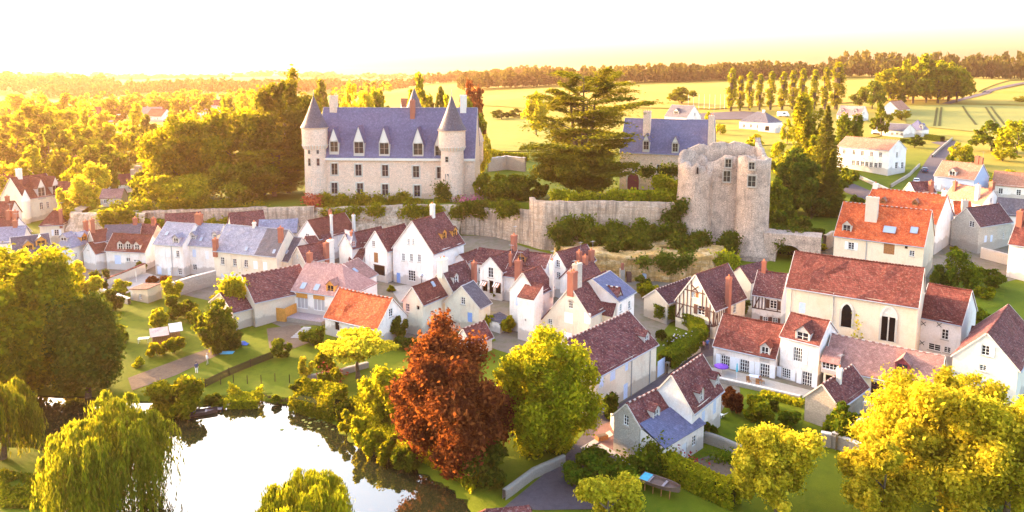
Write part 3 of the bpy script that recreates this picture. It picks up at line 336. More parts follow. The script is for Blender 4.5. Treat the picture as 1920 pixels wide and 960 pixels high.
 ('chancel', 'manor_house', 'tall manor with corner turret and white stone dormers at far left', 'cream', 'tile_red', -134.34, 201.18, 2.0, 1.1919, 10.18, 9.8, 6.5, 5.78, '', [('dormst', 'F', 0.1, -3.8, 7.8, 1.9, 2.6), ('dormst', 'F', 4.3, -3.81, 7.79, 1.9, 2.6), ('win', 'f', -0.19, -4.6, 4.01, 1.0, 2.0), ('win', 'f', 1.66, -4.6, 4.0, 0.8, 1.8), ('chim', 'R', -2.58, -0.0, 12.28, 1.4, 1.2, 2.2, 'freestone'), ('win', 'l', -4.97, 2.14, 6.58, 0.9, 1.0)], {}),
 ('gableft', 'village_house', 'white gabled cottage with salmon red roof at the left edge', 'white', 'tile_red', -117.45, 165.91, 1.5, -0.1416, 8.44, 6.71, 4.0, 3.96, '', [('chim', 'R', 1.58, -0.0, 7.97, 1.2, 0.9, 1.5, 'brick'), ('chim', 'R', 3.24, -0.0, 7.97, 1.2, 0.9, 1.5, 'brick')], {}),
 ('hipleft', 'village_house', 'small pale house with peaked red roof and satellite dish', 'cream', 'tile_red', -110.1, 173.16, 2.0, 0.203, 5.37, 5.28, 4.5, 3.23, 'lr', [('wins', 'f', 0.97, -2.34, 2.65, 1.0, 1.4, 'shutter_white'), ('chim', 'F', 2.08, -2.06, 5.22, 0.8, 0.8, 3.0, 'brick')], {}),
 ('redup', 'village_house', 'large red roof above the yellow bush at far left', 'white', 'tile_red', -150.57, 248.37, 5.0, 0.3025, 8.83, 7.13, 4.0, 3.53, '', [('chim', 'R', 1.32, 0.0, 7.53, 1.2, 1.0, 2.0, 'brick')], {}),
 ('paleup', 'village_house', 'small white house with lilac grey roof behind the manor', 'white', 'slate', -147.13, 241.59, 4.0, -0.1868, 7.32, 3.98, 3.99, 1.64, '', [], {}),
 ('gardenhouse', 'garden_shed', 'little white garden house with maroon roof beside copper tree', 'white', 'tile_brown', -5.79, 106.63, 0.2, 0.8876, 4.95, 3.82, 2.09, 2.28, '', [], {'rt': 1}),
 ('loge', 'castle_lodge', 'long stone lodge with steep blue slate roof beside the cedar', 'castle', 'slate_blue', 41.55, 193.35, 12.0, -0.3535, 23.56, 13.13, 9.71, 8.7, '', [('dormst', 'F', -4.85, -5.02, 11.76, 1.4, 2.2), ('dormst', 'F', 2.6, -5.24, 11.47, 1.4, 2.2), ('win', 'f', -1.18, -6.27, 5.75, 1.6, 2.4), ('win', 'f', -7.69, -6.27, 5.46, 1.6, 1.6), ('archdoor', 'f', -8.03, -6.27, 1.34, 3.0, 3.2), ('archdoor', 'f', -1.61, -6.27, 1.12, 2.2, 3.0), ('chim', 'F', -5.36, -2.53, 15.05, 2.2, 1.6, 5.5, 'castle'), ('chim', 'F', 11.18, -4.25, 12.78, 1.6, 1.6, 7.0, 'castle')], {}),
 ('chateau', 'chateau', 'renaissance chateau with steep blue slate roof and two round corner towers', 'castle', 'slate_blue', -28.38, 185.96, 11.2, -0.0566, 39.46, 13.46, 10.39, 12.16, '', [('dormst', 'F', -9.15, -5.34, 12.9, 2.3, 2.9), ('dormst', 'F', -2.82, -5.46, 12.69, 2.3, 2.9), ('dormst', 'F', 5.6, -5.5, 12.61, 2.3, 2.9), ('dormst', 'F', -15.38, -5.22, 13.12, 2.0, 2.6), ('dormst', 'F', 10.82, -5.77, 12.13, 2.0, 2.6), ('winst', 'f', -15.46, -6.43, 7.51, 1.6, 2.9), ('winst', 'f', -9.42, -6.43, 7.29, 1.6, 2.9), ('winst', 'f', -2.72, -6.43, 7.21, 1.6, 2.9), ('winst', 'f', 5.01, -6.43, 7.0, 1.6, 2.9), ('winst', 'f', 10.99, -6.43, 6.78, 1.6, 2.9), ('winst', 'f', -15.62, -6.43, 2.68, 1.6, 2.9), ('winst', 'f', -9.14, -6.43, 2.6, 1.6, 2.9), ('winst', 'f', -2.83, -6.43, 2.39, 1.6, 2.9), ('winst', 'f', 5.2, -6.43, 2.19, 1.6, 2.9), ('chim', 'R', -17.07, 0.0, 22.55, 2.2, 1.6, 3.0, 'castle'), ('chim', 'F', 3.41, -0.97, 20.79, 1.4, 1.2, 3.6, 'brick'), ('chim', 'R', 16.16, -0.0, 22.55, 1.8, 1.6, 3.2, 'freestone')], {}),
]
# ---------------------------------------------------------------- terrain height
PLATEAU = [(-106,173),(-88,169.5),(-58,170.5),(-48,171),(-30,171),(-12,170),(-4,168.5),(2,164),(9,158.5),(20,157),(33,157),(43,158),(52,158),(58,163),(66,185),(78,225),(90,300),(60,420),(-60,420),(-96,330),(-106,250),(-112,205)]
POND = [(-100,88.5),(-72,95),(-57,92.8),(-46,91),(-40,90.6),(-34.5,93),(-30.5,91),(-26.8,91),(-24,89.5),(-22,85.5),(-18,79.6),(-14.4,77.2),(-10.6,75),(-6.2,71),(-3.8,67.5),(-2,62),(-10,56),(-30,56),(-41,66),(-46,76),(-60,80),(-75,80),(-100,79)]
LOWP = [(-60,60,-.1),(-20,50,-.2),(20,50,0),(60,60,0),(-100,100,.1),(-62,104,0),(-40,100,0),(-20,97,0),(-10,90,0),(0,84,0),(10,72,0),(25,70,0),(45,75,0),(70,75,.2),(0,110,.3),(-55,112,0),(-72,118,.3),
 (-72,140,1.0),(-20,140,1.9),(-5,150,3.2),(-40,163,4.0),(-75,165,3.0),(12,142,3.0),(22,140,2.6),(30,141,2.8),(44,142,3.0),(54,146,3.2),(24,104,.0),(28,110,.1),(38,108,.3),(75,128,2.2),(70,118,1.0),(62,140,2.5),(66,160,5.5),(85,190,8.5),
 (95,215,10.5),(118,216,10.5),(98,180,8),(145,240,12),(140,300,14.5),(-120,140,.4),(-150,160,1.0),(-125,215,3),(-160,260,4),(-130,300,5),(-220,300,4),(-150,420,6)]
HIGHP = [(-104,178,9.0),(-90,174,9.4),(-60,176,10.4),(-45,176,10.8),(-30,176,11.2),(-10,176,11.6),(4,172,12.2),(10,166,13.6),(22,165,14.4),(36,164,14.2),(44,175,12.5),(30,190,12),(0,195,11.8),(-30,205,11.5),(-70,215,9.5),(-100,230,7.5),(55,172,10.5),(70,205,12),(20,240,12.5),(-40,260,12),(47,260,14)]
FARP = [(-10,280,13.5),(10,430,17.5),(-10,520,24),(110,610,33),(60,330,15.5),(130,430,21),(200,420,19),(190,275,13.2),(281,500,22),(330,600,27),(500,780,36),(420,400,22),(300,300,17),(-300,380,5),(-420,640,6),(-200,540,8),(-120,650,12),(-700,1000,8),(-700,1250,15),(-1100,1300,18),(-380,1300,16),
 (-60,820,24),(0,1200,27),(300,1000,40),(-200,1900,25),(800,1100,48),(0,3500,30),(-1500,3000,26),(1500,2600,52),(3500,4000,48),(-4000,4000,28),(-3000,1200,18),(3000,1000,50),(-500,200,3),(-900,400,4),(600,200,14),(1500,300,30),(0,-200,0),(-400,-100,-.3),(400,-100,1),(240,130,4),(180,190,9)]
def _rbf(P):
    P = np.array(P, float); n = len(P); D = np.hypot(P[:,None,0]-P[None,:,0], P[:,None,1]-P[None,:,1])
    A = np.zeros((n+1,n+1)); A[:n,:n] = D; A[:n,:n] += np.eye(n)*-.6; A[n,:n] = 1; A[:n,n] = 1
    return P, np.linalg.solve(A, np.append(P[:,2], 0))
HP = [(t[5],t[6],t[7]) for t in HOUSES if t[0] not in ('loge','chateau')]
_low = _rbf(LOWP + FARP + HP)
_high = _rbf(HIGHP + FARP)
def _ev(S, x, y):
    P, c = S; out = np.full(x.shape, c[-1])
    for i in range(len(P)): out += c[i]*np.hypot(x-P[i,0], y-P[i,1])
    return out
def sdist(poly, x, y):
    """distance to the outline, positive inside"""
    d = np.full(x.shape, 1e9); ins = np.zeros(x.shape, bool); n = len(poly)
    for i in range(n):
        ax, ay = poly[i]; bx, by = poly[(i+1)%n]; ex, ey = bx-ax, by-ay
        t = np.clip(((x-ax)*ex+(y-ay)*ey)/(ex*ex+ey*ey), 0, 1); d = np.minimum(d, np.hypot(x-ax-t*ex, y-ay-t*ey))
        cr = ((ay > y) != (by > y)) & (x < (bx-ax)*(y-ay)/((by-ay) if by != ay else 1e-9)+ax); ins ^= cr
    return np.where(ins, d, -d)
def TZ(x, y):
    x = np.atleast_1d(np.asarray(x, float)); y = np.atleast_1d(np.asarray(y, float))
    sp = sdist(PLATEAU, x, y); wd = np.where(x > 54, 14, np.where((x < -104) | (y > 215), 22, 1.2))
    t = np.clip(sp/wd, 0, 1); t = t*t*(3-2*t)
    z = _ev(_low, x, y)*(1-t) + _ev(_high, x, y)*t
    q = sdist(POND, x, y); k = np.clip((q+.15)/1.7, 0, 1); k = k*k*(3-2*k)
    z = z*(1-k) + (-2.2)*k
    big = np.hypot(x, y) > 700
    return z + np.where(big, 1.5*np.sin(x*.011)*np.sin(y*.007), 0) + np.clip((np.hypot(x,y)-900)/400,0,1)*(6*np.sin(x*.0062+.8)+4*np.sin(x*.0145+2)+2.5*np.sin(x*.031))
def tz(x, y): return float(TZ(x, y)[0])
PATCHES = [
 ('village_ground', [(-98, 146), (-76, 141), (-58, 132), (-50, 128), (-38, 117), (-28, 118), (-18, 112), (-8, 112), (2, 104), (8, 90), (14, 74), (22, 73), (28, 84), (31, 95), (36, 94), (46, 88), (60, 84), (72, 92), (76, 110), (80, 128), (100, 140), (118, 165), (110, 185), (85, 180), (70, 160), (56, 142), (30, 139), (12, 150), (3, 158), (-4, 167), (-30, 169), (-60, 168), (-95, 167)], 'yard', 0.03, 2.0),
 ('street', [(27.96, 111.63), (32.73, 112.06), (30.64, 105.38), (28.72, 104.77), (21.88, 97.04), (13.7, 86.88), (12.38, 83.64), (12.55, 79.09), (15.95, 73.8), (13.62, 71.35), (11.52, 74.08), (7.8, 66.35), (2.59, 66.22), (-0.78, 66.75), (2.21, 70.92), (5.93, 76.42), (8.91, 82.43), (11.27, 86.12), (20.45, 97.3), (24.15, 101.51)], 'asphalt', 0.06, 2.0),
 ('street_paving', [(12.41, 84.76), (12.65, 78.55), (15.63, 73.9), (14.0, 71.92), (10.08, 78.92), (9.23, 80.68), (10.61, 83.38)], 'pink_paving', 0.1, 2.0),
 ('paving_strip', [(7.74, 78.05), (8.04, 77.42), (11.88, 80.96), (11.59, 82.05)], 'stone_strip', 0.14, 2.0),
 ('paving_strip', [(9.59, 78.44), (10.2, 78.93), (14.64, 72.96), (14.1, 72.45)], 'stone_strip', 0.14, 2.0),
 ('lawn', [(-72.46, 126.38), (-71.68, 132.21), (-60.58, 121.42), (-46.97, 119.36), (-38.59, 115.8), (-29.27, 106.91), (-24.25, 99.26), (-27.73, 90.07), (-37.62, 90.55), (-41.06, 92.36), (-50.85, 93.48), (-54.64, 99.4)], 'lawn', 0.05, 2.0),
 ('lawn', [(-13.0, 106.85), (-5.42, 119.48), (-2.52, 110.88), (-14.63, 95.64), (-22.65, 92.35), (-22.7, 95.71)], 'lawn', 0.07, 2.0),
 ('lawn', [(27.44, 89.31), (33.17, 92.08), (37.65, 89.12), (33.25, 79.6), (26.38, 77.37), (21.35, 81.32), (25.16, 84.84)], 'lawn', 0.05, 2.0),
 ('lawn', [(34.91, 77.7), (42.35, 84.59), (46.17, 81.93), (40.2, 75.03)], 'lawn', 0.06, 2.0),
 ('lawn', [(20.45, 101.2), (22.79, 111.22), (27.53, 120.6), (29.9, 116.12), (23.6, 103.27)], 'lawn', 0.06, 2.0),
 ('lawn', [(19.45, 75.98), (22.95, 80.25), (25.89, 75.86), (26.85, 71.82), (23.44, 68.1), (18.37, 71.44)], 'lawn', 0.05, 2.0),
 ('lawn', [(78.47, 131.28), (96.37, 146.3), (93.14, 133.99), (86.18, 124.23), (76.51, 120.61)], 'lawn', 0.06, 2.0),
 ('lawn', [(68.92, 171.83), (81.29, 182.83), (93.41, 191.31), (73.13, 163.79), (59.87, 164.18)], 'lawn', 0.06, 2.0),
 ('vegetable_plot', [(-53.64, 97.46), (-48.89, 105.3), (-46.14, 109.45), (-43.91, 106.91), (-47.34, 98.37), (-50.96, 93.43)], 'earth', 0.09, 2.0),
 ('vegetable_plot', [(19.18, 74.82), (21.93, 76.41), (24.78, 73.8), (21.38, 71.26)], 'earth', 0.09, 2.0),
 ('gravel_yard', [(-40.66, 116.72), (-35.68, 117.89), (-31.14, 110.89), (-34.2, 107.09), (-37.43, 108.25)], 'earth', 0.09, 2.0),
 ('gravel_yard', [(-23.53, 136.15), (-19.6, 137.34), (-13.14, 134.4), (-15.4, 127.69), (-20.19, 127.56)], 'gravel', 0.09, 2.0),
 ('terrace_paving', [(28.64, 100.93), (30.61, 100.29), (40.46, 92.64), (39.35, 90.8), (28.89, 96.91), (27.79, 98.33)], 'gravel', 0.09, 2.0),
 ('garden_path', [(-79.89, 137.11), (-76.73, 148.37), (-71.6, 144.65), (-73.12, 135.02), (-75.72, 132.32)], 'gravel', 0.09, 2.0),
 ('hill_road', [(108.06, 200.96), (123.38, 221.0), (152.77, 265.29), (183.35, 308.52), (197.09, 312.47), (168.44, 273.5), (136.58, 231.5), (115.65, 200.22)], 'asphalt', 0.12, 3),
 ('hill_road', [(97.82, 221.37), (100.02, 211.94), (101.05, 201.19), (94.99, 191.65), (92.88, 201.19), (93.15, 212.29)], 'asphalt', 0.12, 3),
 ('side_road', [(174.31, 303.35), (185.21, 313.25), (212.12, 301.86), (207.26, 294.83), (173.13, 291.82)], 'asphalt', 0.12, 3),
 ('wheat_field', [(92.39, 592.74), (219.63, 777.53), (363.21, 783.92), (618.67, 919.17), (639.01, 919.81), (604.89, 870.45), (320.74, 525.6), (261.6, 521.79), (121.41, 439.04), (72.62, 453.76)], 'wheat', 0.5, 14),
 ('crop_field', [(260.04, 486.46), (297.43, 492.85), (326.11, 469.48), (323.69, 431.68), (231.9, 309.24), (209.4, 367.72), (208.66, 386.52)], 'crop', 0.3, 8),
 ('hay_field', [(297.5, 502.15), (384.77, 589.39), (462.27, 657.75), (495.85, 658.04), (352.09, 465.49), (317.09, 490.01)], 'hay', 0.45, 10),
 ('hay_field', [(204.47, 361.28), (219.55, 312.6), (203.83, 289.87), (189.8, 308.73), (188.42, 328.22)], 'hay', 0.3, 6),
 ('far_road', [(290.76, 496.82), (295.58, 493.96), (388.46, 591.75), (491.45, 695.93), (516.74, 731.95), (399.99, 612.93)], 'asphalt', 0.7, 10),
 ('pasture', [(-16.07, 274.01), (-17.43, 434.89), (8.0, 439.27), (21.98, 376.47), (13.87, 270.15)], 'pasture', 0.3, 8),
 ('pasture', [(-19.81, 495.14), (-21.67, 663.37), (18.44, 635.54), (90.12, 564.71), (75.51, 461.44), (23.17, 454.86)], 'hay', 0.4, 12),
 ('pasture', [(-511.36, 1439.66), (-526.96, 1691.69), (-483.17, 1550.23), (-457.87, 1301.48)], 'wheat', 0.6, 30),
 ('pasture', [(-311.87, 1536.4), (-285.25, 1789.18), (-162.63, 1180.65), (-259.41, 1375.37)], 'wheat', 0.6, 30),
 ('hill_meadow', [(88.56, 351.63), (105.04, 389.32), (123.2, 383.98), (146.13, 393.0), (221.62, 447.6), (253.08, 476.53), (203.0, 375.89), (160.27, 322.29), (115.01, 290.89), (91.32, 283.35), (82.53, 304.88)], 'hay', 0.25, 6),
 ('hill_meadow', [(192.79, 317.49), (210.57, 323.52), (219.55, 312.6), (157.73, 223.13), (149.31, 222.82), (156.19, 253.25)], 'hay', 0.2, 4),
 ('hill_meadow', [(87.26, 223.58), (99.61, 229.46), (104.26, 221.2), (93.8, 212.01), (83.35, 209.23)], 'hay', 0.2, 4),
 ('hill_meadow', [(24.18, 474.94), (31.99, 550.84), (94.66, 580.21), (75.84, 453.24), (44.56, 437.15)], 'wheat', 0.45, 10),
 ('car_park', [(94.33, 404.46), (103.69, 418.77), (135.09, 426.6), (147.64, 422.39), (125.63, 391.62), (97.04, 391.38)], 'asphalt', 0.3, 6),
]
# kind, leaf, x, y, z, height, width, label, group, name, extras
TREES = [
 ('willow', 'leaf_willow', -39.22, 67.0, -2.2, 13.92, 12.9, 'large weeping willow hanging over the pond at lower left', None, None, {}),
 ('willow', 'leaf_willow', -56.31, 76.0, -0.12, 9.91, 8.84, 'weeping willow cut by the left edge above the dark water', None, None, {}),
 ('willow', 'leaf_lime', -18.73, 62.0, -2.2, 8.63, 9.81, 'top of a bright weeping willow at the bottom of the pond', None, None, {}),
 ('broad', 'leaf_copper', -6.26, 74.6, -0.06, 15.29, 15.18, 'copper leaved beech on the pond bank', None, 'copper_beech', {'n': 74000, 'ls': 0.215, 'cb': -0.06, 'lobes': 54, 'rag': 1.0}),
 ('broad', 'leaf_lime', 3.62, 78.0, -0.02, 13.78, 13.41, 'round yellow green lime tree right of the copper beech', None, None, {'n': 60000, 'ls': 0.2, 'cb': -0.04, 'lobes': 48}),
 ('broad', 'leaf_dark', -3.04, 71.0, -0.06, 5.37, 6.09, 'dark green young tree in front of the copper beech', None, None, {'n': 7000, 'ls': 0.26, 'cb': 0.0, 'lobes': 14}),
 ('broad', 'leaf_green', 8.58, 71.0, -0.01, 3.1, 8.3, 'small fresh green tree beside the lower street', None, None, {'n': 14000, 'ls': 0.19, 'cb': 0.0, 'lobes': 22}),
 ('broad', 'leaf_yellow', 9.02, 63.0, -0.03, 4.79, 9.17, 'yellow crown at the bottom edge below the fresh green tree', None, None, {'n': 17000, 'ls': 0.19, 'cb': 0.0, 'lobes': 16}),
 ('broad', 'leaf_yellow', 25.6, 66.0, -0.01, 8.97, 9.31, 'golden yellow tree in front of the garden lawn', None, None, {'n': 36000, 'ls': 0.175, 'cb': 0.0, 'lobes': 22}),
 ('broad', 'leaf_yellow', 42.8, 68.0, -0.02, 13.74, 17.55, 'largest golden yellow tree at lower right', None, None, {'n': 90000, 'ls': 0.185, 'cb': -0.03, 'lobes': 60, 'rag': 1.0}),
 ('broad', 'leaf_yellow', 34.44, 63.0, -0.03, 9.47, 8.42, 'low golden crown left of the largest golden tree', None, None, {'n': 28000, 'ls': 0.175, 'cb': 0.0, 'lobes': 16}),
 ('broad', 'leaf_yellow', 46.5, 64.0, -0.03, 13.87, 11.06, 'golden yellow tree cut by the lower right edge', None, None, {'n': 44000, 'ls': 0.18, 'cb': 0.0, 'lobes': 20}),
 ('broad', 'leaf_olive', -65.16, 93.99, -0.11, 20.45, 16.55, 'huge rounded tree filling the left edge above the river', None, None, {'n': 64000, 'ls': 0.3, 'cb': -0.02, 'lobes': 60, 'rag': 0.4}),
 ('broad', 'leaf_dark', -56.47, 92.66, -0.17, 14.2, 11.36, 'dark dense tree on the river bank right of the huge left tree', None, None, {'n': 42000, 'ls': 0.25, 'cb': -0.04, 'lobes': 60, 'rag': 0.1}),
 ('broad', 'leaf_yellow', -68.83, 112.0, 0.14, 13.05, 8.07, 'bright yellow crown rising behind the dark river bank tree', None, None, {'n': 9000, 'ls': 0.36, 'cb': 0.2, 'lobes': 16}),
 ('broad', 'leaf_yellow', -76.75, 108.0, 0.12, 16.74, 9.03, 'yellow lit crown at the left edge over the huge tree', None, None, {'n': 9000, 'ls': 0.38, 'cb': 0.3, 'lobes': 16}),
 ('bush', 'leaf_olive', -42.5, 88.21, -2.2, 6.67, 8.16, 'yellow green bush overhanging the moored boat', None, None, {'n': 7000, 'ls': 0.28, 'lobes': 14}),
 ('broad', 'leaf_green', -45.15, 107.58, 0.0, 8.1, 7.77, 'dense dark garden tree lit yellow on its left side', None, None, {'n': 13000, 'ls': 0.24, 'cb': -0.04, 'lobes': 24, 'rag': 0.2}),
 ('bush', 'leaf_dark', -43.74, 108.17, 0.03, 3.83, 4.28, 'small dark bush beside the dense garden tree', None, None, {'n': 2500, 'ls': 0.26, 'lobes': 9}),
 ('broad', 'leaf_yellow', -21.38, 97.13, 0.01, 6.83, 12.25, 'wide flat topped yellow tree below the orange roofed cottage', None, None, {'n': 9000, 'ls': 0.28, 'cb': 0.35, 'lobes': 18, 'flat': 0.55}),
 ('bush', 'leaf_lime', -15.27, 85.48, -0.06, 7.05, 8.88, 'round yellow green shrub left of the copper beech', None, None, {'n': 9000, 'ls': 0.26, 'lobes': 18}),
 ('bush', 'leaf_yellow', -28.4, 96.47, -0.0, 3.57, 2.51, 'little bright yellow conifer bush on the lawn edge', None, None, {'n': 1500, 'ls': 0.2, 'lobes': 8}),
 ('bush', 'leaf_olive', -26.37, 99.27, 0.04, 3.43, 4.55, 'green hedge bush behind the little yellow conifer', None, None, {'n': 2500, 'ls': 0.22, 'lobes': 9}),
 ('bush', 'leaf_green', -34.52, 104.71, 0.11, 2.91, 3.67, 'round green bush at the end of the dark fence', None, None, {'n': 2500, 'ls': 0.22, 'lobes': 9}),
 ('bush', 'leaf_green', -31.11, 109.21, 0.26, 3.23, 4.56, 'tall green bush below the wooden deck', None, None, {'n': 2500, 'ls': 0.22, 'lobes': 9}),
 ('bush', 'leaf_lime', -60.58, 121.42, 0.22, 2.29, 2.75, 'small clipped yellow bush between the two garden hedges', None, None, {'n': 3000, 'ls': 0.21, 'lobes': 9}),
 ('bush', 'leaf_lime', -58.67, 117.04, 0.1, 3.2, 3.19, 'yellow shrub above the wooden shed', None, None, {'n': 3360, 'ls': 0.21, 'lobes': 9}),
 ('bush', 'leaf_green', -57.89, 121.55, 0.18, 4.65, 4.59, 'green shrub by the garden annex wall', None, None, {'n': 4200, 'ls': 0.21, 'lobes': 9}),
 ('bush', 'leaf_lime', -62.21, 130.01, 0.51, 5.25, 4.41, 'bright leafy tree growing beside the stone annex', None, None, {'n': 3900, 'ls': 0.21, 'lobes': 9}),
 ('bush', 'leaf_green', -57.05, 124.26, 0.26, 2.59, 3.75, 'low green shrub in the upper garden', None, None, {'n': 3600, 'ls': 0.21, 'lobes': 9}),
 ('bush', 'leaf_lime', -54.16, 120.36, 0.1, 2.47, 3.09, 'yellow tipped shrub in the upper garden', None, None, {'n': 3240, 'ls': 0.21, 'lobes': 9}),
 ('bush', 'leaf_dark', -70.89, 124.88, 0.41, 3.88, 5.18, 'dark clump at the garden corner by the river trees', None, None, {'n': 4500, 'ls': 0.21, 'lobes': 9}),
 ('bush', 'leaf_dark', -60.79, 110.58, 0.04, 2.1, 1.01, 'tiny cone shaped yew on the garden lawn', None, None, {'n': 1920, 'ls': 0.21, 'lobes': 9}),
 ('bush', 'leaf_olive', -51.42, 106.44, -0.04, 3.0, 3.64, 'bush at the right end of the wooden shed', None, None, {'n': 3900, 'ls': 0.21, 'lobes': 9}),
 ('bush', 'leaf_lime', -53.33, 105.54, -0.04, 2.33, 3.21, 'yellow flowering bush before the wooden shed', None, None, {'n': 3600, 'ls': 0.21, 'lobes': 9}),
 ('bush', 'leaf_green', -38.55, 90.32, -1.4, 2.36, 3.12, 'low round bush beside the clipped waterside hedge', None, None, {'n': 3900, 'ls': 0.21, 'lobes': 9}),
 ('bush', 'leaf_green', -28.51, 93.03, -0.04, 1.71, 2.14, 'white flowering bush at the lawn edge', None, None, {'n': 3000, 'ls': 0.21, 'lobes': 9}),
 ('bush', 'leaf_dark', -26.36, 91.95, -0.05, 2.19, 2.26, 'dark round bush before the flower bed', None, None, {'n': 3120, 'ls': 0.21, 'lobes': 9}),
 ('bush', 'leaf_lime', -25.79, 94.91, -0.02, 1.79, 1.74, 'yellow bush in the flower bed', None, None, {'n': 2640, 'ls': 0.21, 'lobes': 9}),
 ('bush', 'leaf_lime', -24.22, 95.34, -0.01, 2.36, 2.04, 'tall yellow plant by the stone path', None, None, {'n': 2880, 'ls': 0.21, 'lobes': 9}),
 ('bush', 'leaf_lime', -19.67, 82.19, -0.1, 2.63, 2.28, 'leafy shrub at the pond corner', None, None, {'n': 3360, 'ls': 0.21, 'lobes': 9}),
 ('bush', 'leaf_lime', -17.63, 79.09, -0.35, 3.73, 3.06, 'yellow green shrub on the pond bank, second from the hedge', None, None, {'n': 4200, 'ls': 0.21, 'lobes': 9}),
 ('bush', 'leaf_lime', -15.65, 77.59, -0.56, 3.41, 3.01, 'yellow green shrub on the pond bank, third from the hedge', None, None, {'n': 4200, 'ls': 0.21, 'lobes': 9}),
 ('bush', 'leaf_olive', -13.72, 76.16, -0.89, 3.52, 2.72, 'rounded shrub on the pond bank left of the copper beech', None, None, {'n': 3960, 'ls': 0.21, 'lobes': 9}),
 ('bush', 'leaf_green', -11.67, 74.92, -0.96, 3.01, 3.5, 'dark bank shrub under the copper beech', None, None, {'n': 4800, 'ls': 0.21, 'lobes': 9}),
 ('bush', 'leaf_green', -17.7, 111.08, 0.36, 4.21, 3.03, 'bushy shrub at the gable of the orange roofed cottage', None, None, {'n': 3360, 'ls': 0.21, 'lobes': 9}),
 ('bush', 'leaf_dark', -16.17, 108.03, 0.27, 1.94, 4.1, 'low hedge bush by the rendered cottage corner', None, None, {'n': 4200, 'ls': 0.21, 'lobes': 9}),
 ('bush', 'leaf_green', -10.48, 106.01, 0.21, 1.91, 4.03, 'feathery green plants by the garden table', None, None, {'n': 4200, 'ls': 0.21, 'lobes': 9}),
 ('bush', 'leaf_yellow', -11.98, 99.29, 0.06, 2.62, 2.73, 'yellow shrub behind the copper beech', None, None, {'n': 3360, 'ls': 0.21, 'lobes': 9}),
 ('bush', 'leaf_dark', -7.7, 119.84, 0.82, 2.29, 2.17, 'clipped dark shrub arch at the slate cottage', None, None, {'n': 2640, 'ls': 0.21, 'lobes': 9}),
 ('bush', 'leaf_lime', -0.69, 113.69, 0.58, 2.94, 2.58, 'spiky yucca between garden hut and tall pale house', None, None, {'n': 3000, 'ls': 0.21, 'lobes': 9}),
 ('bush', 'leaf_lime', -3.93, 115.24, 0.68, 2.49, 2.62, 'bright banana plant beside the garden hut', None, None, {'n': 3000, 'ls': 0.21, 'lobes': 9}),
 ('bush', 'leaf_dark', 12.09, 84.85, -0.01, 4.01, 2.22, 'dark shrub against the long maroon roofed house', None, None, {'n': 3240, 'ls': 0.21, 'lobes': 9}),
 ('bush', 'leaf_green', 22.37, 80.38, -0.01, 2.23, 2.73, 'round green shrub at the corner of the white gabled house', None, None, {'n': 3840, 'ls': 0.21, 'lobes': 9}),
 ('bush', 'leaf_copper', 27.56, 86.98, -0.02, 3.62, 3.08, 'rust coloured shrub on the lawn', None, None, {'n': 3960, 'ls': 0.21, 'lobes': 9}),
 ('bush', 'leaf_olive', 30.1, 84.95, -0.02, 3.42, 4.32, 'large pale flowering shrub on the lawn', None, None, {'n': 5160, 'ls': 0.21, 'lobes': 9}),
 ('bush', 'leaf_green', 33.53, 83.63, -0.02, 2.2, 2.97, 'small round shrub before the stone outbuilding', None, None, {'n': 3960, 'ls': 0.21, 'lobes': 9}),
 ('bush', 'leaf_green', 37.79, 79.44, -0.02, 4.19, 4.92, 'bright green shrub at the stone outbuilding wall', None, None, {'n': 6000, 'ls': 0.21, 'lobes': 9}),
 ('bush', 'leaf_green', 37.9, 81.81, -0.02, 1.4, 3.16, 'low green shrub spreading along the stone wall', None, None, {'n': 4200, 'ls': 0.21, 'lobes': 9}),
 ('bush', 'leaf_green', 83.04, 131.49, 2.37, 8.32, 7.91, 'green garden tree below the grey rubble cottage', None, None, {'n': 6000, 'ls': 0.21, 'lobes': 9}),
 ('bush', 'leaf_dark', 79.46, 131.29, 2.44, 4.48, 4.94, 'dark shrubs left of the green garden tree', None, None, {'n': 4200, 'ls': 0.21, 'lobes': 9}),
 ('bush', 'leaf_green', 76.48, 116.18, 1.1, 3.12, 5.27, 'green bushes behind the white stone gable', None, None, {'n': 4800, 'ls': 0.21, 'lobes': 9}),
 ('bush', 'leaf_green', 66.72, 183.75, 7.65, 1.31, 1.91, 'low border shrub beside the keep', None, None, {'n': 2040, 'ls': 0.21, 'lobes': 9}),
 ('broad', 'leaf_olive', -88.73, 192.0, 9.13, 22.47, 24.14, 'broad yellow green tree left of the chateau terrace', None, None, {'n': 18000, 'ls': 0.5, 'cb': -0.04, 'lobes': 40}),
 ('broad', 'leaf_olive', -74.93, 195.0, 9.6, 24.67, 18.73, 'tall yellow green tree between terrace and dark conifer', None, None, {'n': 15000, 'ls': 0.5, 'cb': -0.04, 'lobes': 36}),
 ('broad', 'leaf_cedar', -60.51, 196.0, 10.21, 34.03, 21.71, 'tall dark irregular cedar rising left of the chateau', None, None, {'n': 24000, 'ls': 0.5, 'cb': -0.04, 'lobes': 44, 'rag': 1.0}),
 ('broad', 'leaf_olive', -66.32, 193.0, 10.0, 22.95, 17.11, 'dense green tree filling the gap beside the tall conifer', None, None, {'n': 14000, 'ls': 0.5, 'cb': -0.04, 'lobes': 36}),
 ('bush', 'leaf_green', -65.98, 182.0, 10.13, 10.67, 22.89, 'shrub belt on the terrace under the tall conifer', None, None, {'n': 8000, 'ls': 0.4, 'lobes': 18}),
 ('bush', 'leaf_olive', -84.41, 181.0, 9.49, 9.01, 26.8, 'shrub belt on the terrace under the broad yellow green tree', None, None, {'n': 8000, 'ls': 0.4, 'lobes': 18}),
 ('cedar', 'leaf_cedar', -62.49, 190.0, 10.19, 15.97, 19.66, 'low spreading cedar against the left chateau tower', None, None, {'n': 14000, 'ls': 0.5}),
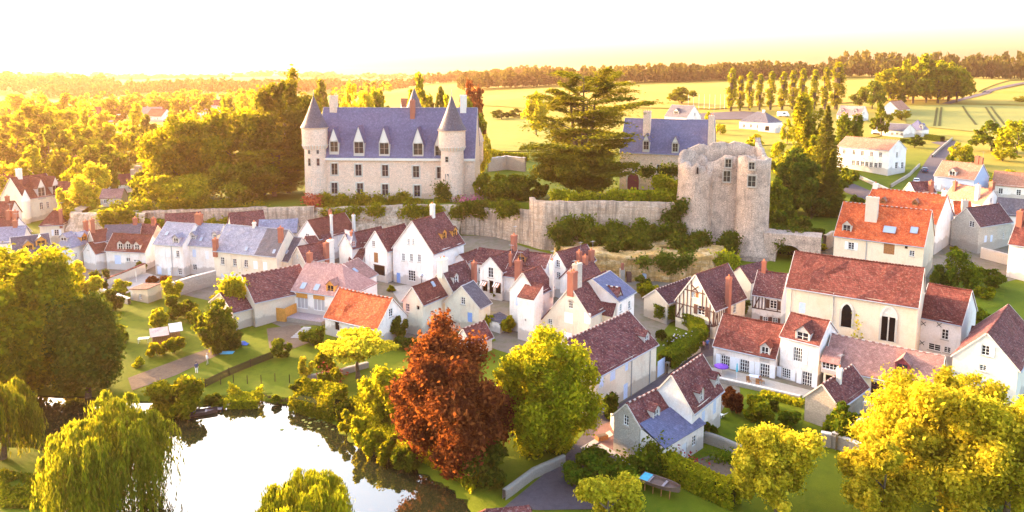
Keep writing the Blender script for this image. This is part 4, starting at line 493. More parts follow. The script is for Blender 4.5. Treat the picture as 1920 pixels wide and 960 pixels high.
 ('cedar', 'leaf_cedar', 17.16, 176.0, 13.21, 30.05, 32.5, 'great layered cedar between chateau and lodge', None, None, {'n': 52000, 'ls': 0.4}),
 ('broad', 'leaf_cedar', 15.8, 171.0, 13.57, 12.04, 25.27, 'dark bushy foot of the great cedar above the bastion', None, None, {'n': 20000, 'ls': 0.38, 'cb': -0.05, 'lobes': 36, 'flat': 0.8}),
 ('bush', 'leaf_green', -0.64, 173.0, 12.03, 6.23, 14.08, 'green shrubbery between chateau and bastion wall', None, None, {'n': 8000, 'ls': 0.35, 'lobes': 18}),
 ('bush', 'leaf_olive', -4.61, 178.0, 11.79, 7.1, 7.9, 'taller shrub just right of the chateau foot', None, None, {'n': 4000, 'ls': 0.35, 'lobes': 12}),
 ('bush', 'leaf_green', 5.03, 170.0, 12.56, 6.49, 8.8, 'shrub left of the cedar foot on the terrace', None, None, {'n': 4000, 'ls': 0.35, 'lobes': 12}),
 ('bush', 'leaf_lime', 37.26, 168.0, 13.67, 4.4, 8.69, 'sunlit rose shrub between lodge doors and keep', None, None, {'n': 4000, 'ls': 0.35, 'lobes': 12}),
 ('bush', 'leaf_olive', -7.16, 176.0, 11.72, 5.87, 5.21, 'shrub at the right foot of the chateau gable', None, None, {'n': 2500, 'ls': 0.35, 'lobes': 9}),
 ('far', 'leaf_yellow', -50.84, 240.0, 10.88, 28.01, 13.24, 'yellow tree behind the left part of the chateau roof', None, None, {'n': 0}),
 ('far', 'leaf_olive', -44.09, 250.0, 11.48, 26.02, 12.86, 'olive tree behind the middle of the chateau roof', None, None, {'n': 0}),
 ('far', 'leaf_olive', -33.4, 260.0, 12.22, 26.98, 11.45, 'tall round tree behind the chateau ridge chimney', None, None, {'n': 0}),
 ('far', 'leaf_dark', -26.25, 265.0, 12.57, 25.62, 8.75, 'dark narrow tree behind the chateau roof', None, None, {'n': 0}),
 ('far', 'leaf_copper', -14.85, 270.0, 13.05, 26.62, 11.88, 'dark reddish tree behind the right chateau tower', None, None, {'n': 0}),
 ('far', 'leaf_green', -12.69, 230.0, 12.04, 23.34, 10.15, 'green tree right behind the chateau gable', None, None, {'n': 0}),
 ('far', 'leaf_lime', -20.7, 225.0, 11.81, 21.27, 5.8, 'small bright tree peeping over the chateau roof', None, None, {'n': 0}),
 ('far', 'leaf_yellow', -8.71, 215.0, 11.87, 12.99, 6.33, 'orange lit shrub tree right of the chateau gable', None, None, {'n': 0}),
 ('far', 'leaf_lime', 10.86, 330.0, 14.73, 19.68, 12.06, 'bright lone tree in the field left of the cedar', None, None, {'n': 0}),
 ('far', 'leaf_green', 108.66, 470.0, 23.13, 11.43, 19.82, 'lone dark tree on the wheat field edge', None, None, {'n': 0}),
 ('far', 'leaf_green', -79.17, 300.0, 10.76, 25.85, 15.39, 'dark trees beyond the left chateau tower', None, None, {'n': 0}),
 ('far', 'leaf_dark', -65.74, 280.0, 10.98, 20.94, 8.22, 'dark shrub tree behind the left chateau chimney', None, None, {'n': 0}),
 ('bush', 'leaf_olive', 24.96, 129.99, 1.43, 3.03, 4.89, 'creeper bush on the rendered wing gable', None, None, {'n': 2600, 'ls': 0.22, 'lobes': 9}),
 ('bush', 'leaf_dark', 24.86, 122.85, 0.72, 2.28, 3.34, 'dark shrub inside the little lawn hedge', None, None, {'n': 2040, 'ls': 0.22, 'lobes': 9}),
 ('bush', 'leaf_dark', 24.57, 133.4, 1.85, 2.97, 4.01, 'shrub in the yard under the golden cliff', None, None, {'n': 2200, 'ls': 0.22, 'lobes': 9}),
 ('bush', 'leaf_dark', 34.27, 116.02, 0.29, 1.71, 2.11, 'small shrub between timber gable and low red row', None, None, {'n': 1560, 'ls': 0.22, 'lobes': 9}),
 ('bush', 'leaf_dark', 40.28, 122.6, 0.85, 2.71, 2.41, 'shrub behind the brick stack', None, None, {'n': 1640, 'ls': 0.22, 'lobes': 9}),
 ('bush', 'leaf_green', -9.78, 129.91, 1.27, 2.01, 2.54, 'courtyard shrub beside the slate cottage', None, None, {'n': 1640, 'ls': 0.22, 'lobes': 9}),
 ('bush', 'leaf_dark', -2.93, 129.74, 1.34, 1.49, 1.95, 'potted shrub by the shop awnings', None, None, {'n': 1400, 'ls': 0.22, 'lobes': 9}),
 ('bush', 'leaf_green', -22.61, 133.63, 1.43, 1.25, 1.81, 'flower tub beside the blue door', None, None, {'n': 1320, 'ls': 0.22, 'lobes': 9}),
 ('bush', 'leaf_green', 25.26, 109.03, 0.15, 2.11, 3.31, 'shrub on the little lawn', None, None, {'n': 2200, 'ls': 0.22, 'lobes': 9}),
 ('bush', 'leaf_dark', -79.26, 136.9, 0.7, 4.72, 4.12, 'tall dark shrub left of the sloping wall', None, None, {'n': 2200, 'ls': 0.22, 'lobes': 9}),
 ('bush', 'leaf_lime', -74.07, 134.49, 0.71, 2.77, 4.05, 'round crowned green tree in the left courtyard', None, None, {'n': 2200, 'ls': 0.22, 'lobes': 9}),
 ('bush', 'leaf_green', -77.63, 149.07, 1.09, 2.23, 2.46, 'shrub by the left courtyard wall', None, None, {'n': 1480, 'ls': 0.22, 'lobes': 9}),
 ('bush', 'leaf_copper', -69.13, 141.23, 1.04, 1.59, 1.91, 'red flowering shrub before the slate terrace', None, None, {'n': 1320, 'ls': 0.22, 'lobes': 9}),
 ('bush', 'leaf_copper', -71.55, 141.19, 1.03, 1.29, 2.54, 'low red flower bed before the slate terrace', None, None, {'n': 1560, 'ls': 0.22, 'lobes': 9}),
 ('bush', 'leaf_green', -50.75, 132.15, 0.61, 2.0, 4.98, 'rough green bushes below the cream terrace', None, None, {'n': 2600, 'ls': 0.22, 'lobes': 9}),
 ('bush', 'leaf_olive', -53.75, 130.92, 0.52, 1.95, 4.93, 'green bushes beside the tall stone wall', None, None, {'n': 2600, 'ls': 0.22, 'lobes': 9}),
 ('bush', 'leaf_green', 3.54, 116.9, 0.85, 1.76, 1.77, 'shrub at the foot of the tall pale house', None, None, {'n': 1400, 'ls': 0.22, 'lobes': 9}),
 ('bush', 'leaf_green', 85.1, 154.08, 4.39, 3.5, 3.45, 'shrub below the orange gable', None, None, {'n': 1800, 'ls': 0.22, 'lobes': 9}),
 ('bush', 'leaf_olive', 94.3, 152.08, 3.77, 2.02, 2.73, 'climber on the rubble cottage gable', None, None, {'n': 1560, 'ls': 0.22, 'lobes': 9}),
 ('bush', 'leaf_green', 92.22, 139.72, 2.63, 2.04, 3.14, 'white rose bush in the yard at right', None, None, {'n': 1800, 'ls': 0.22, 'lobes': 9}),
 ('bush', 'leaf_lime', 65.31, 153.52, 4.6, 1.66, 4.58, 'bright shrub left of the big orange roof', None, None, {'n': 2200, 'ls': 0.22, 'lobes': 9}),
 ('bush', 'leaf_green', 58.61, 153.98, 4.43, 2.31, 3.45, 'creeper over the arch beside the keep', None, None, {'n': 1800, 'ls': 0.22, 'lobes': 9}),
 ('bush', 'leaf_green', 90.43, 133.41, 2.25, 3.59, 5.01, 'leafy shrub beside the right edge house', None, None, {'n': 3150, 'ls': 0.2, 'lobes': 9}),
 ('bush', 'leaf_green', 83.6, 144.11, 3.54, 2.39, 2.8, 'shrub at the right gable of the big orange roof', None, None, {'n': 2070, 'ls': 0.2, 'lobes': 9}),
 ('bush', 'leaf_olive', 85.05, 127.62, 2.0, 2.46, 3.84, 'shrub in the yard behind the white stone gable', None, None, {'n': 2700, 'ls': 0.2, 'lobes': 9}),
 ('bush', 'leaf_green', -18.95, 91.51, -0.04, 1.63, 1.82, 'low shrub at the end of the dry stone border', None, None, {'n': 2070, 'ls': 0.2, 'lobes': 9}),
 ('bush', 'leaf_green', -30.69, 90.8, -0.38, 0.82, 1.39, 'small round bush near the lawn posts', None, None, {'n': 1800, 'ls': 0.2, 'lobes': 9}),
 ('bush', 'leaf_lime', -54.16, 101.45, -0.05, 1.31, 2.01, 'bean row bush beside the vegetable plot', None, None, {'n': 2070, 'ls': 0.2, 'lobes': 9}),
 ('bush', 'leaf_green', -63.47, 111.52, 0.08, 3.47, 4.23, 'shrub under the dark river bank tree', None, None, {'n': 3150, 'ls': 0.2, 'lobes': 9}),
 ('bush', 'leaf_copper', 24.96, 87.76, -0.02, 1.3, 1.48, 'red leaved shrub by the white lounger', None, None, {'n': 1890, 'ls': 0.2, 'lobes': 9}),
 ('bush', 'leaf_dark', 32.96, 87.49, -0.01, 1.27, 1.61, 'clipped box ball before the terrace edging', None, None, {'n': 1980, 'ls': 0.2, 'lobes': 9}),
 ('bush', 'leaf_dark', 23.6, 111.07, 0.3, 1.84, 1.85, 'shrub in the corner of the little lawn', None, None, {'n': 1890, 'ls': 0.2, 'lobes': 9}),
 ('broad', 'leaf_dark', 71.49, 182.0, 7.56, 15.92, 13.49, 'round dark tree right of the keep', None, None, {'n': 11000, 'ls': 0.42, 'cb': -0.04, 'lobes': 26, 'rag': 0.3}),
 ('conifer', 'leaf_cedar', 92.71, 215.0, 10.48, 23.0, 11.09, 'tall dark spruce right of the keep', None, None, {'n': 11000, 'ls': 0.42, 'cb': -0.04, 'lobes': 26, 'rag': 0.3}),
 ('broad', 'leaf_olive', 94.18, 235.0, 11.88, 25.9, 12.1, 'tall olive tree behind the dark spruce', None, None, {'n': 11000, 'ls': 0.42, 'cb': -0.04, 'lobes': 26, 'rag': 0.3}),
 ('conifer', 'leaf_cedar', 79.4, 180.0, 7.47, 16.22, 8.01, 'blue green spruce in front of the tall dark spruce', None, None, {'n': 11000, 'ls': 0.42, 'cb': -0.04, 'lobes': 26, 'rag': 0.3}),
 ('broad', 'leaf_green', 116.02, 250.0, 12.79, 17.49, 11.01, 'bushy green tree left of the bungalow', None, None, {'n': 11000, 'ls': 0.42, 'cb': -0.04, 'lobes': 26, 'rag': 0.3}),
 ('bush', 'leaf_dark', 80.56, 168.0, 6.1, 8.21, 5.0, 'dark round bush beside the hillside road', None, None, {'n': 11000, 'ls': 0.42, 'cb': -0.04, 'lobes': 26, 'rag': 0.3}),
 ('bush', 'leaf_dark', 61.38, 165.0, 5.82, 5.27, 6.14, 'dark shrubs at the right foot of the keep', None, None, {'n': 11000, 'ls': 0.42, 'cb': -0.04, 'lobes': 26, 'rag': 0.3}),
 ('bush', 'leaf_green', 64.13, 172.0, 6.53, 10.33, 7.67, 'green shrub against the right side of the keep', None, None, {'n': 4500, 'ls': 0.38, 'lobes': 14}),
 ('bush', 'leaf_dark', 73.14, 176.0, 7.0, 10.58, 9.14, 'dark shrubbery below the round dark tree', None, None, {'n': 4500, 'ls': 0.38, 'lobes': 14}),
 ('bush', 'leaf_olive', 74.25, 195.0, 8.74, 10.54, 8.65, 'olive tree behind the round dark tree', None, None, {'n': 4500, 'ls': 0.38, 'lobes': 14}),
 ('bush', 'leaf_green', 91.6, 200.0, 9.29, 7.94, 7.39, 'green shrubs beside the blue green spruce', None, None, {'n': 4500, 'ls': 0.38, 'lobes': 14}),
 ('bush', 'leaf_green', 58.3, 158.0, 4.95, 4.47, 4.71, 'creeper bush at the keep corner', None, None, {'n': 4500, 'ls': 0.38, 'lobes': 14}),
 ('bush', 'leaf_dark', 64.36, 160.0, 5.42, 5.4, 5.96, 'dark shrubs above the clipped keep hedge', None, None, {'n': 4500, 'ls': 0.38, 'lobes': 14}),
 ('bush', 'leaf_olive', 94.42, 225.0, 11.21, 12.85, 9.94, 'olive tree between the spruces', None, None, {'n': 4500, 'ls': 0.38, 'lobes': 14}),
 ('bush', 'leaf_lime', 82.83, 225.0, 11.1, 10.5, 9.94, 'bright shrub behind the keep top', None, None, {'n': 4500, 'ls': 0.38, 'lobes': 14}),
 ('bush', 'leaf_lime', 77.62, 240.0, 12.1, 8.66, 12.35, 'yellow shrubs behind the keep wall', None, None, {'n': 4500, 'ls': 0.38, 'lobes': 14}),
 ('poplar', 'leaf_olive', 128.32, 430.0, 20.95, 23.51, 6.26, 'slender poplar, first from the left in the poplar row', 'poplars beside the wheat field', 'poplar_tree', {}),
 ('poplar', 'leaf_olive', 134.56, 433.0, 21.03, 19.41, 5.04, 'slender poplar, second from the left in the poplar row', 'poplars beside the wheat field', 'poplar_tree', {}),
 ('poplar', 'leaf_olive', 141.2, 436.0, 21.02, 21.61, 5.39, 'slender poplar, third from the left in the poplar row', 'poplars beside the wheat field', 'poplar_tree', {}),
 ('poplar', 'leaf_olive', 148.24, 439.0, 20.99, 20.37, 5.11, 'slender poplar, fourth from the left in the poplar row', 'poplars beside the wheat field', 'poplar_tree', {}),
 ('poplar', 'leaf_olive', 155.68, 442.0, 20.96, 21.99, 5.79, 'slender poplar, fifth from the left in the poplar row', 'poplars beside the wheat field', 'poplar_tree', {}),
 ('poplar', 'leaf_olive', 163.85, 445.0, 20.9, 21.73, 5.83, 'slender poplar, sixth from the left in the poplar row', 'poplars beside the wheat field', 'poplar_tree', {}),
 ('poplar', 'leaf_olive', 171.15, 448.0, 20.87, 22.73, 5.87, 'slender poplar, seventh from the left in the poplar row', 'poplars beside the wheat field', 'poplar_tree', {}),
 ('poplar', 'leaf_olive', 178.52, 451.0, 20.82, 23.76, 5.58, 'slender poplar, eighth from the left in the poplar row', 'poplars beside the wheat field', 'poplar_tree', {}),
 ('poplar', 'leaf_olive', 186.98, 454.0, 20.71, 23.24, 5.62, 'slender poplar, ninth from the left in the poplar row', 'poplars beside the wheat field', 'poplar_tree', {}),
 ('poplar', 'leaf_olive', 194.86, 457.0, 20.59, 24.69, 5.99, 'slender poplar, tenth from the left in the poplar row', 'poplars beside the wheat field', 'poplar_tree', {}),
 ('poplar', 'leaf_olive', 203.17, 460.0, 20.41, 27.84, 9.37, 'tallest poplar at the right end of the poplar row', None, 'poplar_tree', {}),
 ('far', 'leaf_olive', 259.89, 505.0, 22.37, 23.97, 26.43, 'big plane tree, first from the left in the front line of the plane row', 'plane trees beside the hillside road', 'plane_tree', {'cb': 1}),
 ('far', 'leaf_olive', 273.2, 515.0, 22.95, 26.05, 26.95, 'big plane tree, second from the left in the front line of the plane row', 'plane trees beside the hillside road', 'plane_tree', {'cb': 1}),
 ('far', 'leaf_olive', 276.04, 505.0, 22.31, 28.72, 28.63, 'big plane tree, third from the left in the front line of the plane row', 'plane trees beside the hillside road', 'plane_tree', {'cb': 1}),
 ('far', 'leaf_olive', 288.37, 512.0, 22.8, 29.81, 29.77, 'big plane tree, fourth from the left in the front line of the plane row', 'plane trees beside the hillside road', 'plane_tree', {'cb': 1}),
 ('far', 'leaf_olive', 292.92, 505.0, 22.45, 30.02, 29.37, 'big plane tree, fifth from the left in the front line of the plane row', 'plane trees beside the hillside road', 'plane_tree', {'cb': 1}),
 ('far', 'leaf_olive', 304.36, 512.0, 22.98, 27.44, 27.53, 'big plane tree, sixth from the left in the front line of the plane row', 'plane trees beside the hillside road', 'plane_tree', {'cb': 1}),
 ('far', 'leaf_olive', 306.12, 505.0, 22.66, 24.4, 22.02, 'big plane tree, seventh from the left in the front line of the plane row', 'plane trees beside the hillside road', 'plane_tree', {'cb': 1}),
 ('far', 'leaf_olive', 284.91, 530.0, 23.85, 25.73, 19.25, 'big plane tree, first from the left in the back line of the plane row', 'plane trees beside the hillside road', 'plane_tree', {'cb': 1}),
 ('far', 'leaf_olive', 302.23, 530.0, 23.9, 27.95, 19.25, 'big plane tree, second from the left in the back line of the plane row', 'plane trees beside the hillside road', 'plane_tree', {'cb': 1}),
 ('far', 'leaf_olive', 314.52, 528.0, 23.9, 25.66, 17.26, 'big plane tree, third from the left in the back line of the plane row', 'plane trees beside the hillside road', 'plane_tree', {'cb': 1}),
 ('far', 'leaf_green', 230.83, 470.0, 20.12, 18.51, 17.78, 'round green tree left of the plane row', None, None, {}),
 ('far', 'leaf_green', 166.48, 330.0, 14.32, 13.88, 9.65, 'green tree before the pale gabled house', None, None, {}),
 ('far', 'leaf_olive', 212.89, 400.0, 17.23, 6.01, 11.67, 'orange lit round bush under the plane row', None, None, {}),
 ('far', 'leaf_dark', 227.63, 480.0, 20.97, 9.98, 12.22, 'dark small tree behind the rosy roofed house', None, None, {}),
 ('far', 'leaf_lime', 181.68, 262.0, 12.75, 13.15, 15.38, 'bright lime tree at the right edge below the crop field', None, None, {}),
 ('far', 'leaf_green', 180.44, 275.0, 13.19, 10.51, 14.11, 'open crowned green tree below the crop field', None, None, {}),
 ('far', 'leaf_lime', 168.93, 250.0, 12.32, 5.17, 9.18, 'yellow lit shrub tree under the lime tree', None, None, {}),
 ('far', 'leaf_lime', 151.21, 245.0, 12.21, 7.03, 7.56, 'fresh green shrub beside the hillside road', None, None, {}),
 ('far', 'leaf_green', 152.07, 240.0, 11.96, 3.86, 7.06, 'green bush above the blue washed house', None, None, {}),
 ('far', 'leaf_yellow', 147.37, 215.0, 10.65, 3.12, 9.51, 'yellow bush beside the salmon roofs', None, None, {}),
 ('far', 'leaf_lime', 136.91, 205.0, 10.07, 2.73, 7.56, 'lime green bush between the salmon roofs', None, None, {}),
 ('far', 'leaf_green', 144.66, 240.0, 12.01, 3.81, 2.82, 'small bush on the verge of the hillside road', None, None, {}),
 ('far', 'leaf_lime', 139.93, 400.0, 18.42, 1.92, 5.83, 'small yellow tree near the parked camper', None, None, {}),
 ('far', 'leaf_lime', 109.35, 290.0, 14.55, 9.0, 6.37, 'yellow shrub right of the villa', None, None, {}),
 ('far', 'leaf_lime', 91.7, 275.0, 13.91, 6.17, 6.05, 'yellow shrub in the villa garden', None, None, {}),
 ('far', 'leaf_lime', 91.22, 320.0, 15.78, 4.92, 5.85, 'small yellow shrub left of the villa', None, None, {}),
 ('far', 'leaf_lime', 91.88, 340.0, 16.43, 8.89, 4.47, 'young tree beside the pale car park road', None, None, {}),
 ('far', 'leaf_dark', 157.64, 285.0, 13.68, 4.57, 8.35, 'dark shrubs in front of the bungalow garden', None, None, {}),
 ('far', 'leaf_yellow', 347.02, 500.0, 23.24, 4.36, 10.9, 'golden tree at the right edge of the hay field', None, None, {}),
 ('far', 'leaf_dark', 265.35, 500.0, 22.01, 7.39, 7.27, 'dark shrub under the plane row', None, None, {}),
 ('far', 'leaf_dark', -6.12, 420.0, 16.35, 5.95, 12.25, 'dark hedge clump in the left pasture', None, None, {}),
 ('far', 'leaf_dark', 1.55, 425.0, 16.93, 5.14, 12.39, 'dark hedge trees left of the lone bright tree', None, None, {}),
 ('far', 'leaf_olive', -219.22, 330.0, 4.31, 24.61, 26.65, 'olive tree, third from the left in the middle row of left valley', 'trees of the left valley', None, {}),
 ('far', 'leaf_lime', -218.17, 350.0, 4.51, 22.34, 23.1, 'bright green tree, fourth from the left in the middle row of left valley', 'trees of the left valley', None, {}),
 ('far', 'leaf_yellow', -229.84, 400.0, 4.99, 22.6, 24.89, 'golden tree, fourth from the left in the far row of left valley', 'trees of the left valley', None, {}),
 ('far', 'leaf_olive', -191.69, 280.0, 3.81, 17.92, 22.67, 'olive tree, second from the left in the middle row of left valley', 'trees of the left valley', None, {}),
 ('far', 'leaf_green', -168.9, 265.0, 3.9, 20.46, 15.62, 'green tree, fourth from the left in the near row of left valley', 'trees of the left valley', None, {}),
 ('far', 'leaf_olive', -169.86, 285.0, 4.14, 18.27, 18.87, 'olive tree, fifth from the left in the middle row of left valley', 'trees of the left valley', None, {}),
 ('far', 'leaf_lime', -164.29, 300.0, 4.41, 18.5, 17.64, 'bright green tree, seventh from the left in the middle row of left valley', 'trees of the left valley', None, {}),
 ('far', 'leaf_yellow', -175.84, 340.0, 4.81, 21.24, 17.46, 'golden tree, eighth from the left in the middle row of left valley', 'trees of the left valley', None, {}),
 ('far', 'leaf_olive', -138.88, 260.0, 4.82, 16.46, 13.41, 'olive tree, ninth from the left in the near row of left valley', 'trees of the left valley', None, {}),
 ('far', 'leaf_green', -139.18, 245.0, 4.4, 15.37, 14.46, 'green tree, seventh from the left in the near row of left valley', 'trees of the left valley', None, {}),
 ('far', 'leaf_olive', -142.79, 230.0, 3.48, 15.96, 13.6, 'olive tree, fifth from the left in the near row of left valley', 'trees of the left valley', None, {}),
 ('far', 'leaf_lime', -153.0, 230.0, 3.38, 14.38, 15.3, 'bright green tree, third from the left in the near row of left valley', 'trees of the left valley', None, {}),
 ('far', 'leaf_yellow', -153.05, 220.0, 2.86, 13.52, 14.65, 'golden tree, first from the left in the near row of left valley', 'trees of the left valley', None, {}),
 ('far', 'leaf_olive', -121.65, 250.0, 4.92, 18.99, 11.06, 'olive tree, tenth from the left in the near row of left valley', 'trees of the left valley', None, {}),
 ('far', 'leaf_green', -164.34, 420.0, 5.8, 24.1, 15.36, 'green tree, eleventh from the left in the far row of left valley', 'trees of the left valley', None, {}),
 ('far', 'leaf_olive', -184.93, 440.0, 6.07, 20.08, 17.69, 'olive tree, tenth from the left in the far row of left valley', 'trees of the left valley', None, {}),
 ('far', 'leaf_lime', -166.97, 380.0, 5.4, 18.77, 13.91, 'bright green tree, eleventh from the left in the middle row of left valley', 'trees of the left valley', None, {}),
 ('far', 'leaf_yellow', -166.3, 460.0, 7.32, 24.75, 15.12, 'golden tree, twelfth from the left in the far row of left valley', 'trees of the left valley', None, {}),
 ('far', 'leaf_olive', -162.91, 480.0, 8.23, 25.14, 14.01, 'olive tree, thirteenth from the left in the far row of left valley', 'trees of the left valley', None, {}),
 ('far', 'leaf_green', -154.86, 310.0, 4.71, 18.24, 13.66, 'green tree, ninth from the left in the middle row of left valley', 'trees of the left valley', None, {}),
 ('far', 'leaf_olive', -127.21, 270.0, 5.16, 18.28, 11.93, 'olive tree, tenth from the left in the middle row of left valley', 'trees of the left valley', None, {}),
 ('far', 'leaf_lime', -310.29, 480.0, 5.36, 22.81, 21.04, 'bright green tree, second from the left in the far row of left valley', 'trees of the left valley', None, {}),
 ('far', 'leaf_yellow', -356.77, 520.0, 5.33, 23.58, 30.36, 'golden tree, first from the left in the far row of left valley', 'trees of the left valley', None, {}),
 ('far', 'leaf_olive', -302.99, 500.0, 5.6, 21.28, 21.9, 'olive tree, third from the left in the far row of left valley', 'trees of the left valley', None, {}),
 ('far', 'leaf_green', -282.71, 520.0, 6.04, 19.11, 18.97, 'green tree, fifth from the left in the far row of left valley', 'trees of the left valley', None, {}),
 ('far', 'leaf_olive', -235.23, 520.0, 6.77, 20.25, 18.97, 'olive tree, eighth from the left in the far row of left valley', 'trees of the left valley', None, {}),
 ('far', 'leaf_lime', -230.12, 330.0, 4.26, 19.86, 21.8, 'bright green tree, first from the left in the middle row of left valley', 'trees of the left valley', None, {}),
 ('far', 'leaf_yellow', -174.23, 300.0, 4.27, 21.48, 13.23, 'golden tree, sixth from the left in the middle row of left valley', 'trees of the left valley', None, {}),
 ('far', 'leaf_olive', -310.45, 600.0, 6.79, 17.93, 21.86, 'olive tree, sixth from the left in the far row of left valley', 'trees of the left valley', None, {}),
 ('far', 'leaf_green', -298.1, 620.0, 7.32, 15.48, 22.58, 'green tree, seventh from the left in the far row of left valley', 'trees of the left valley', None, {}),
 ('far', 'leaf_olive', -270.31, 640.0, 8.19, 17.69, 20.97, 'olive tree, ninth from the left in the far row of left valley', 'trees of the left valley', None, {}),
 ('far', 'leaf_lime', -135.96, 350.0, 6.16, 21.97, 11.54, 'bright green tree, twelfth from the left in the middle row of left valley', 'trees of the left valley', None, {}),
 ('far', 'leaf_yellow', -118.59, 330.0, 6.57, 23.54, 12.1, 'golden tree, thirteenth from the left in the middle row of left valley', 'trees of the left valley', None, {}),
 ('far', 'leaf_olive', -128.95, 215.0, 2.9, 14.06, 7.96, 'olive tree, sixth from the left in the near row of left valley', 'trees of the left valley', None, {}),
 ('far', 'leaf_green', -126.44, 225.0, 3.55, 13.9, 8.32, 'green tree, eighth from the left in the near row of left valley', 'trees of the left valley', None, {}),
 ('far', 'leaf_olive', -136.83, 205.0, 2.19, 12.89, 9.12, 'olive tree, second from the left in the near row of left valley', 'trees of the left valley', None, {}),
 ('bush', 'leaf_yellow', -110.61, 186.0, 2.46, 16.08, 12.44, 'glowing yellow shrub mass above the rock face', None, None, {'n': 5000, 'ls': 0.45, 'lobes': 14}),
 ('bush', 'leaf_yellow', -109.05, 176.0, 2.13, 12.17, 6.55, 'yellow ivy clad tree beside the manor', None, None, {'n': 4000, 'ls': 0.4, 'lobes': 12}),
 ('bush', 'leaf_yellow', -110.5, 192.0, 2.69, 16.94, 8.56, 'yellow bush beside the ruined arcade', None, None, {'n': 3500, 'ls': 0.45, 'lobes': 12}),
 ('bush', 'leaf_green', -98.11, 190.0, 8.87, 8.47, 5.06, 'dark bush in front of the ruined arcade', None, None, {'n': 2500, 'ls': 0.4, 'lobes': 9}),
]
# ---------------------------------------------------------------- ground, water, roads, fields, cliffs
groundmat('meadow', (.095,.130,.006), (.16,.175,.010), (.065,.095,.006), .03, .25)
nt_ = M['meadow'].node_tree; b_ = nt_.nodes['Principled BSDF']; lk = b_.inputs['Base Color'].links[0].from_socket   # ripe hay land beyond the village
sx_ = node(nt_,'ShaderNodeSeparateXYZ'); nt_.links.new(coords(nt_,'World'), sx_.inputs[0]); mr_ = node(nt_,'ShaderNodeMapRange'); mr_.inputs[1].default_value = 235; mr_.inputs[2].default_value = 330; nt_.links.new(sx_.outputs[1], mr_.inputs[0])
nt_.links.new(mix(nt_, mr_.outputs[0], lk, mix(nt_, noise(nt_, coords(nt_,'World'), .02, 4), (.22,.185,.025), (.34,.25,.04))), b_.inputs['Base Color'])
groundmat('lawn', (.085,.125,.004), (.15,.165,.008), (.040,.070,.004), .10, .8, .4)
groundmat('wheat', (.44,.265,.045), (.52,.325,.058), (.36,.215,.038), .012, .15, .25)
groundmat('crop', (.22,.22,.06), (.28,.26,.07), (.18,.18,.05), .02, .3, .3)
groundmat('pasture', (.20,.20,.035), (.29,.26,.05), (.15,.155,.03), .015, .2, .3)
groundmat('hay', (.29,.225,.035), (.38,.285,.045), (.22,.175,.03), .015, .2, .3)
groundmat('asphalt', (.105,.085,.095), (.135,.11,.12), (.08,.065,.075), .15, 1.5, .2)
groundmat('pink_paving', (.20,.115,.105), (.25,.145,.13), (.15,.09,.085), .2, 1.8, .3)
groundmat('gravel', (.40,.36,.32), (.48,.44,.40), (.33,.29,.26), .2, 2.0, .4)
groundmat('yard', (.19,.155,.125), (.25,.21,.17), (.08,.10,.03), .15, .6, .4)
groundmat('earth', (.15,.105,.078), (.20,.145,.105), (.11,.08,.06), .3, 2.0, .6)
groundmat('stone_strip', (.45,.41,.38), (.50,.46,.43), (.38,.34,.32), .3, 2.0, .3)
groundmat('forest_floor', (.05,.06,.015), (.08,.08,.02), None, .05, .5)
def spacing(lo, hi, s, far_lo, far_hi, g=1.16):
    a = list(np.arange(lo, hi+.01, s)); d = s
    while a[-1] < far_hi: d *= g; a.append(a[-1]+d)
    d = s; b = []
    p = lo
    while p > far_lo: d *= g; p -= d; b.append(p)
    return np.array(b[::-1]+a)
gx = spacing(-118, 135, 1.5, -6500, 6500); gy = spacing(56, 250, 1.5, -400, 7500)
X, Y = np.meshgrid(gx, gy); Z = TZ(X.ravel(), Y.ravel())
V = np.stack([X.ravel(), Y.ravel(), Z], 1); nx_ = len(gx); ny_ = len(gy)
I = (np.arange(ny_-1)[:,None]*nx_+np.arange(nx_-1)[None,:]).ravel()
o = link('ground', fmesh('ground', V, np.stack([I,I+1,I+1+nx_,I+nx_],1), 'meadow'), smooth=True); tag(o, 'grassy valley and hillside ground reaching the horizon', kind='structure')
import bmesh
def drape(name, pts, mat, off=.05, step=2.0, z=None):
    """polygon of (x,y) laid on the terrain"""
    bm = bmesh.new(); vs = [bm.verts.new((p[0],p[1],0)) for p in pts]; f = bm.faces.new(vs)
    bmesh.ops.triangulate(bm, faces=[f])
    for _ in range(9):
        es = [e for e in bm.edges if e.calc_length() > step]
        if not es or len(bm.verts) > 30000: break
        bmesh.ops.subdivide_edges(bm, edges=es, cuts=1); bmesh.ops.triangulate(bm, faces=bm.faces[:])
    co = np.array([v.co for v in bm.verts]); zz = TZ(co[:,0],co[:,1])+off if z is None else np.full(len(co), z)
    for v,h in zip(bm.verts, zz): v.co.z = h
    bmesh.ops.recalc_face_normals(bm, faces=bm.faces[:])
    me = bpy.data.meshes.new(name); bm.to_mesh(me); bm.free(); me.materials.append(M[mat])
    if len(me.polygons) and me.polygons[0].normal.z < 0: me.flip_normals()
    o = link(name, me); o['kind'] = 'structure'; return o
m_, nt_, b_ = newmat('pond_water', .02, 1.0); b_.inputs['Base Color'].default_value = (.018,.022,.010,1); b_.inputs['IOR'].default_value = 1.9
n_ = noise(nt_, coords(nt_,'World'), .8, 3); bump(nt_, b_, n_, .03, .05)
o = drape('water', [(x*1.0, y) for x,y in POND], 'pond_water', z=-.62, step=6)
ox = sum(p[0] for p in POND)/len(POND); oy = sum(p[1] for p in POND)/len(POND)
for v in o.data.vertices: v.co.x += (1.2 if v.co.x > ox else -1.2); v.co.y += (.9 if v.co.y > oy else -.9)
for nm,pts,mt,off,st in PATCHES: drape(nm, pts, mt, off, st)
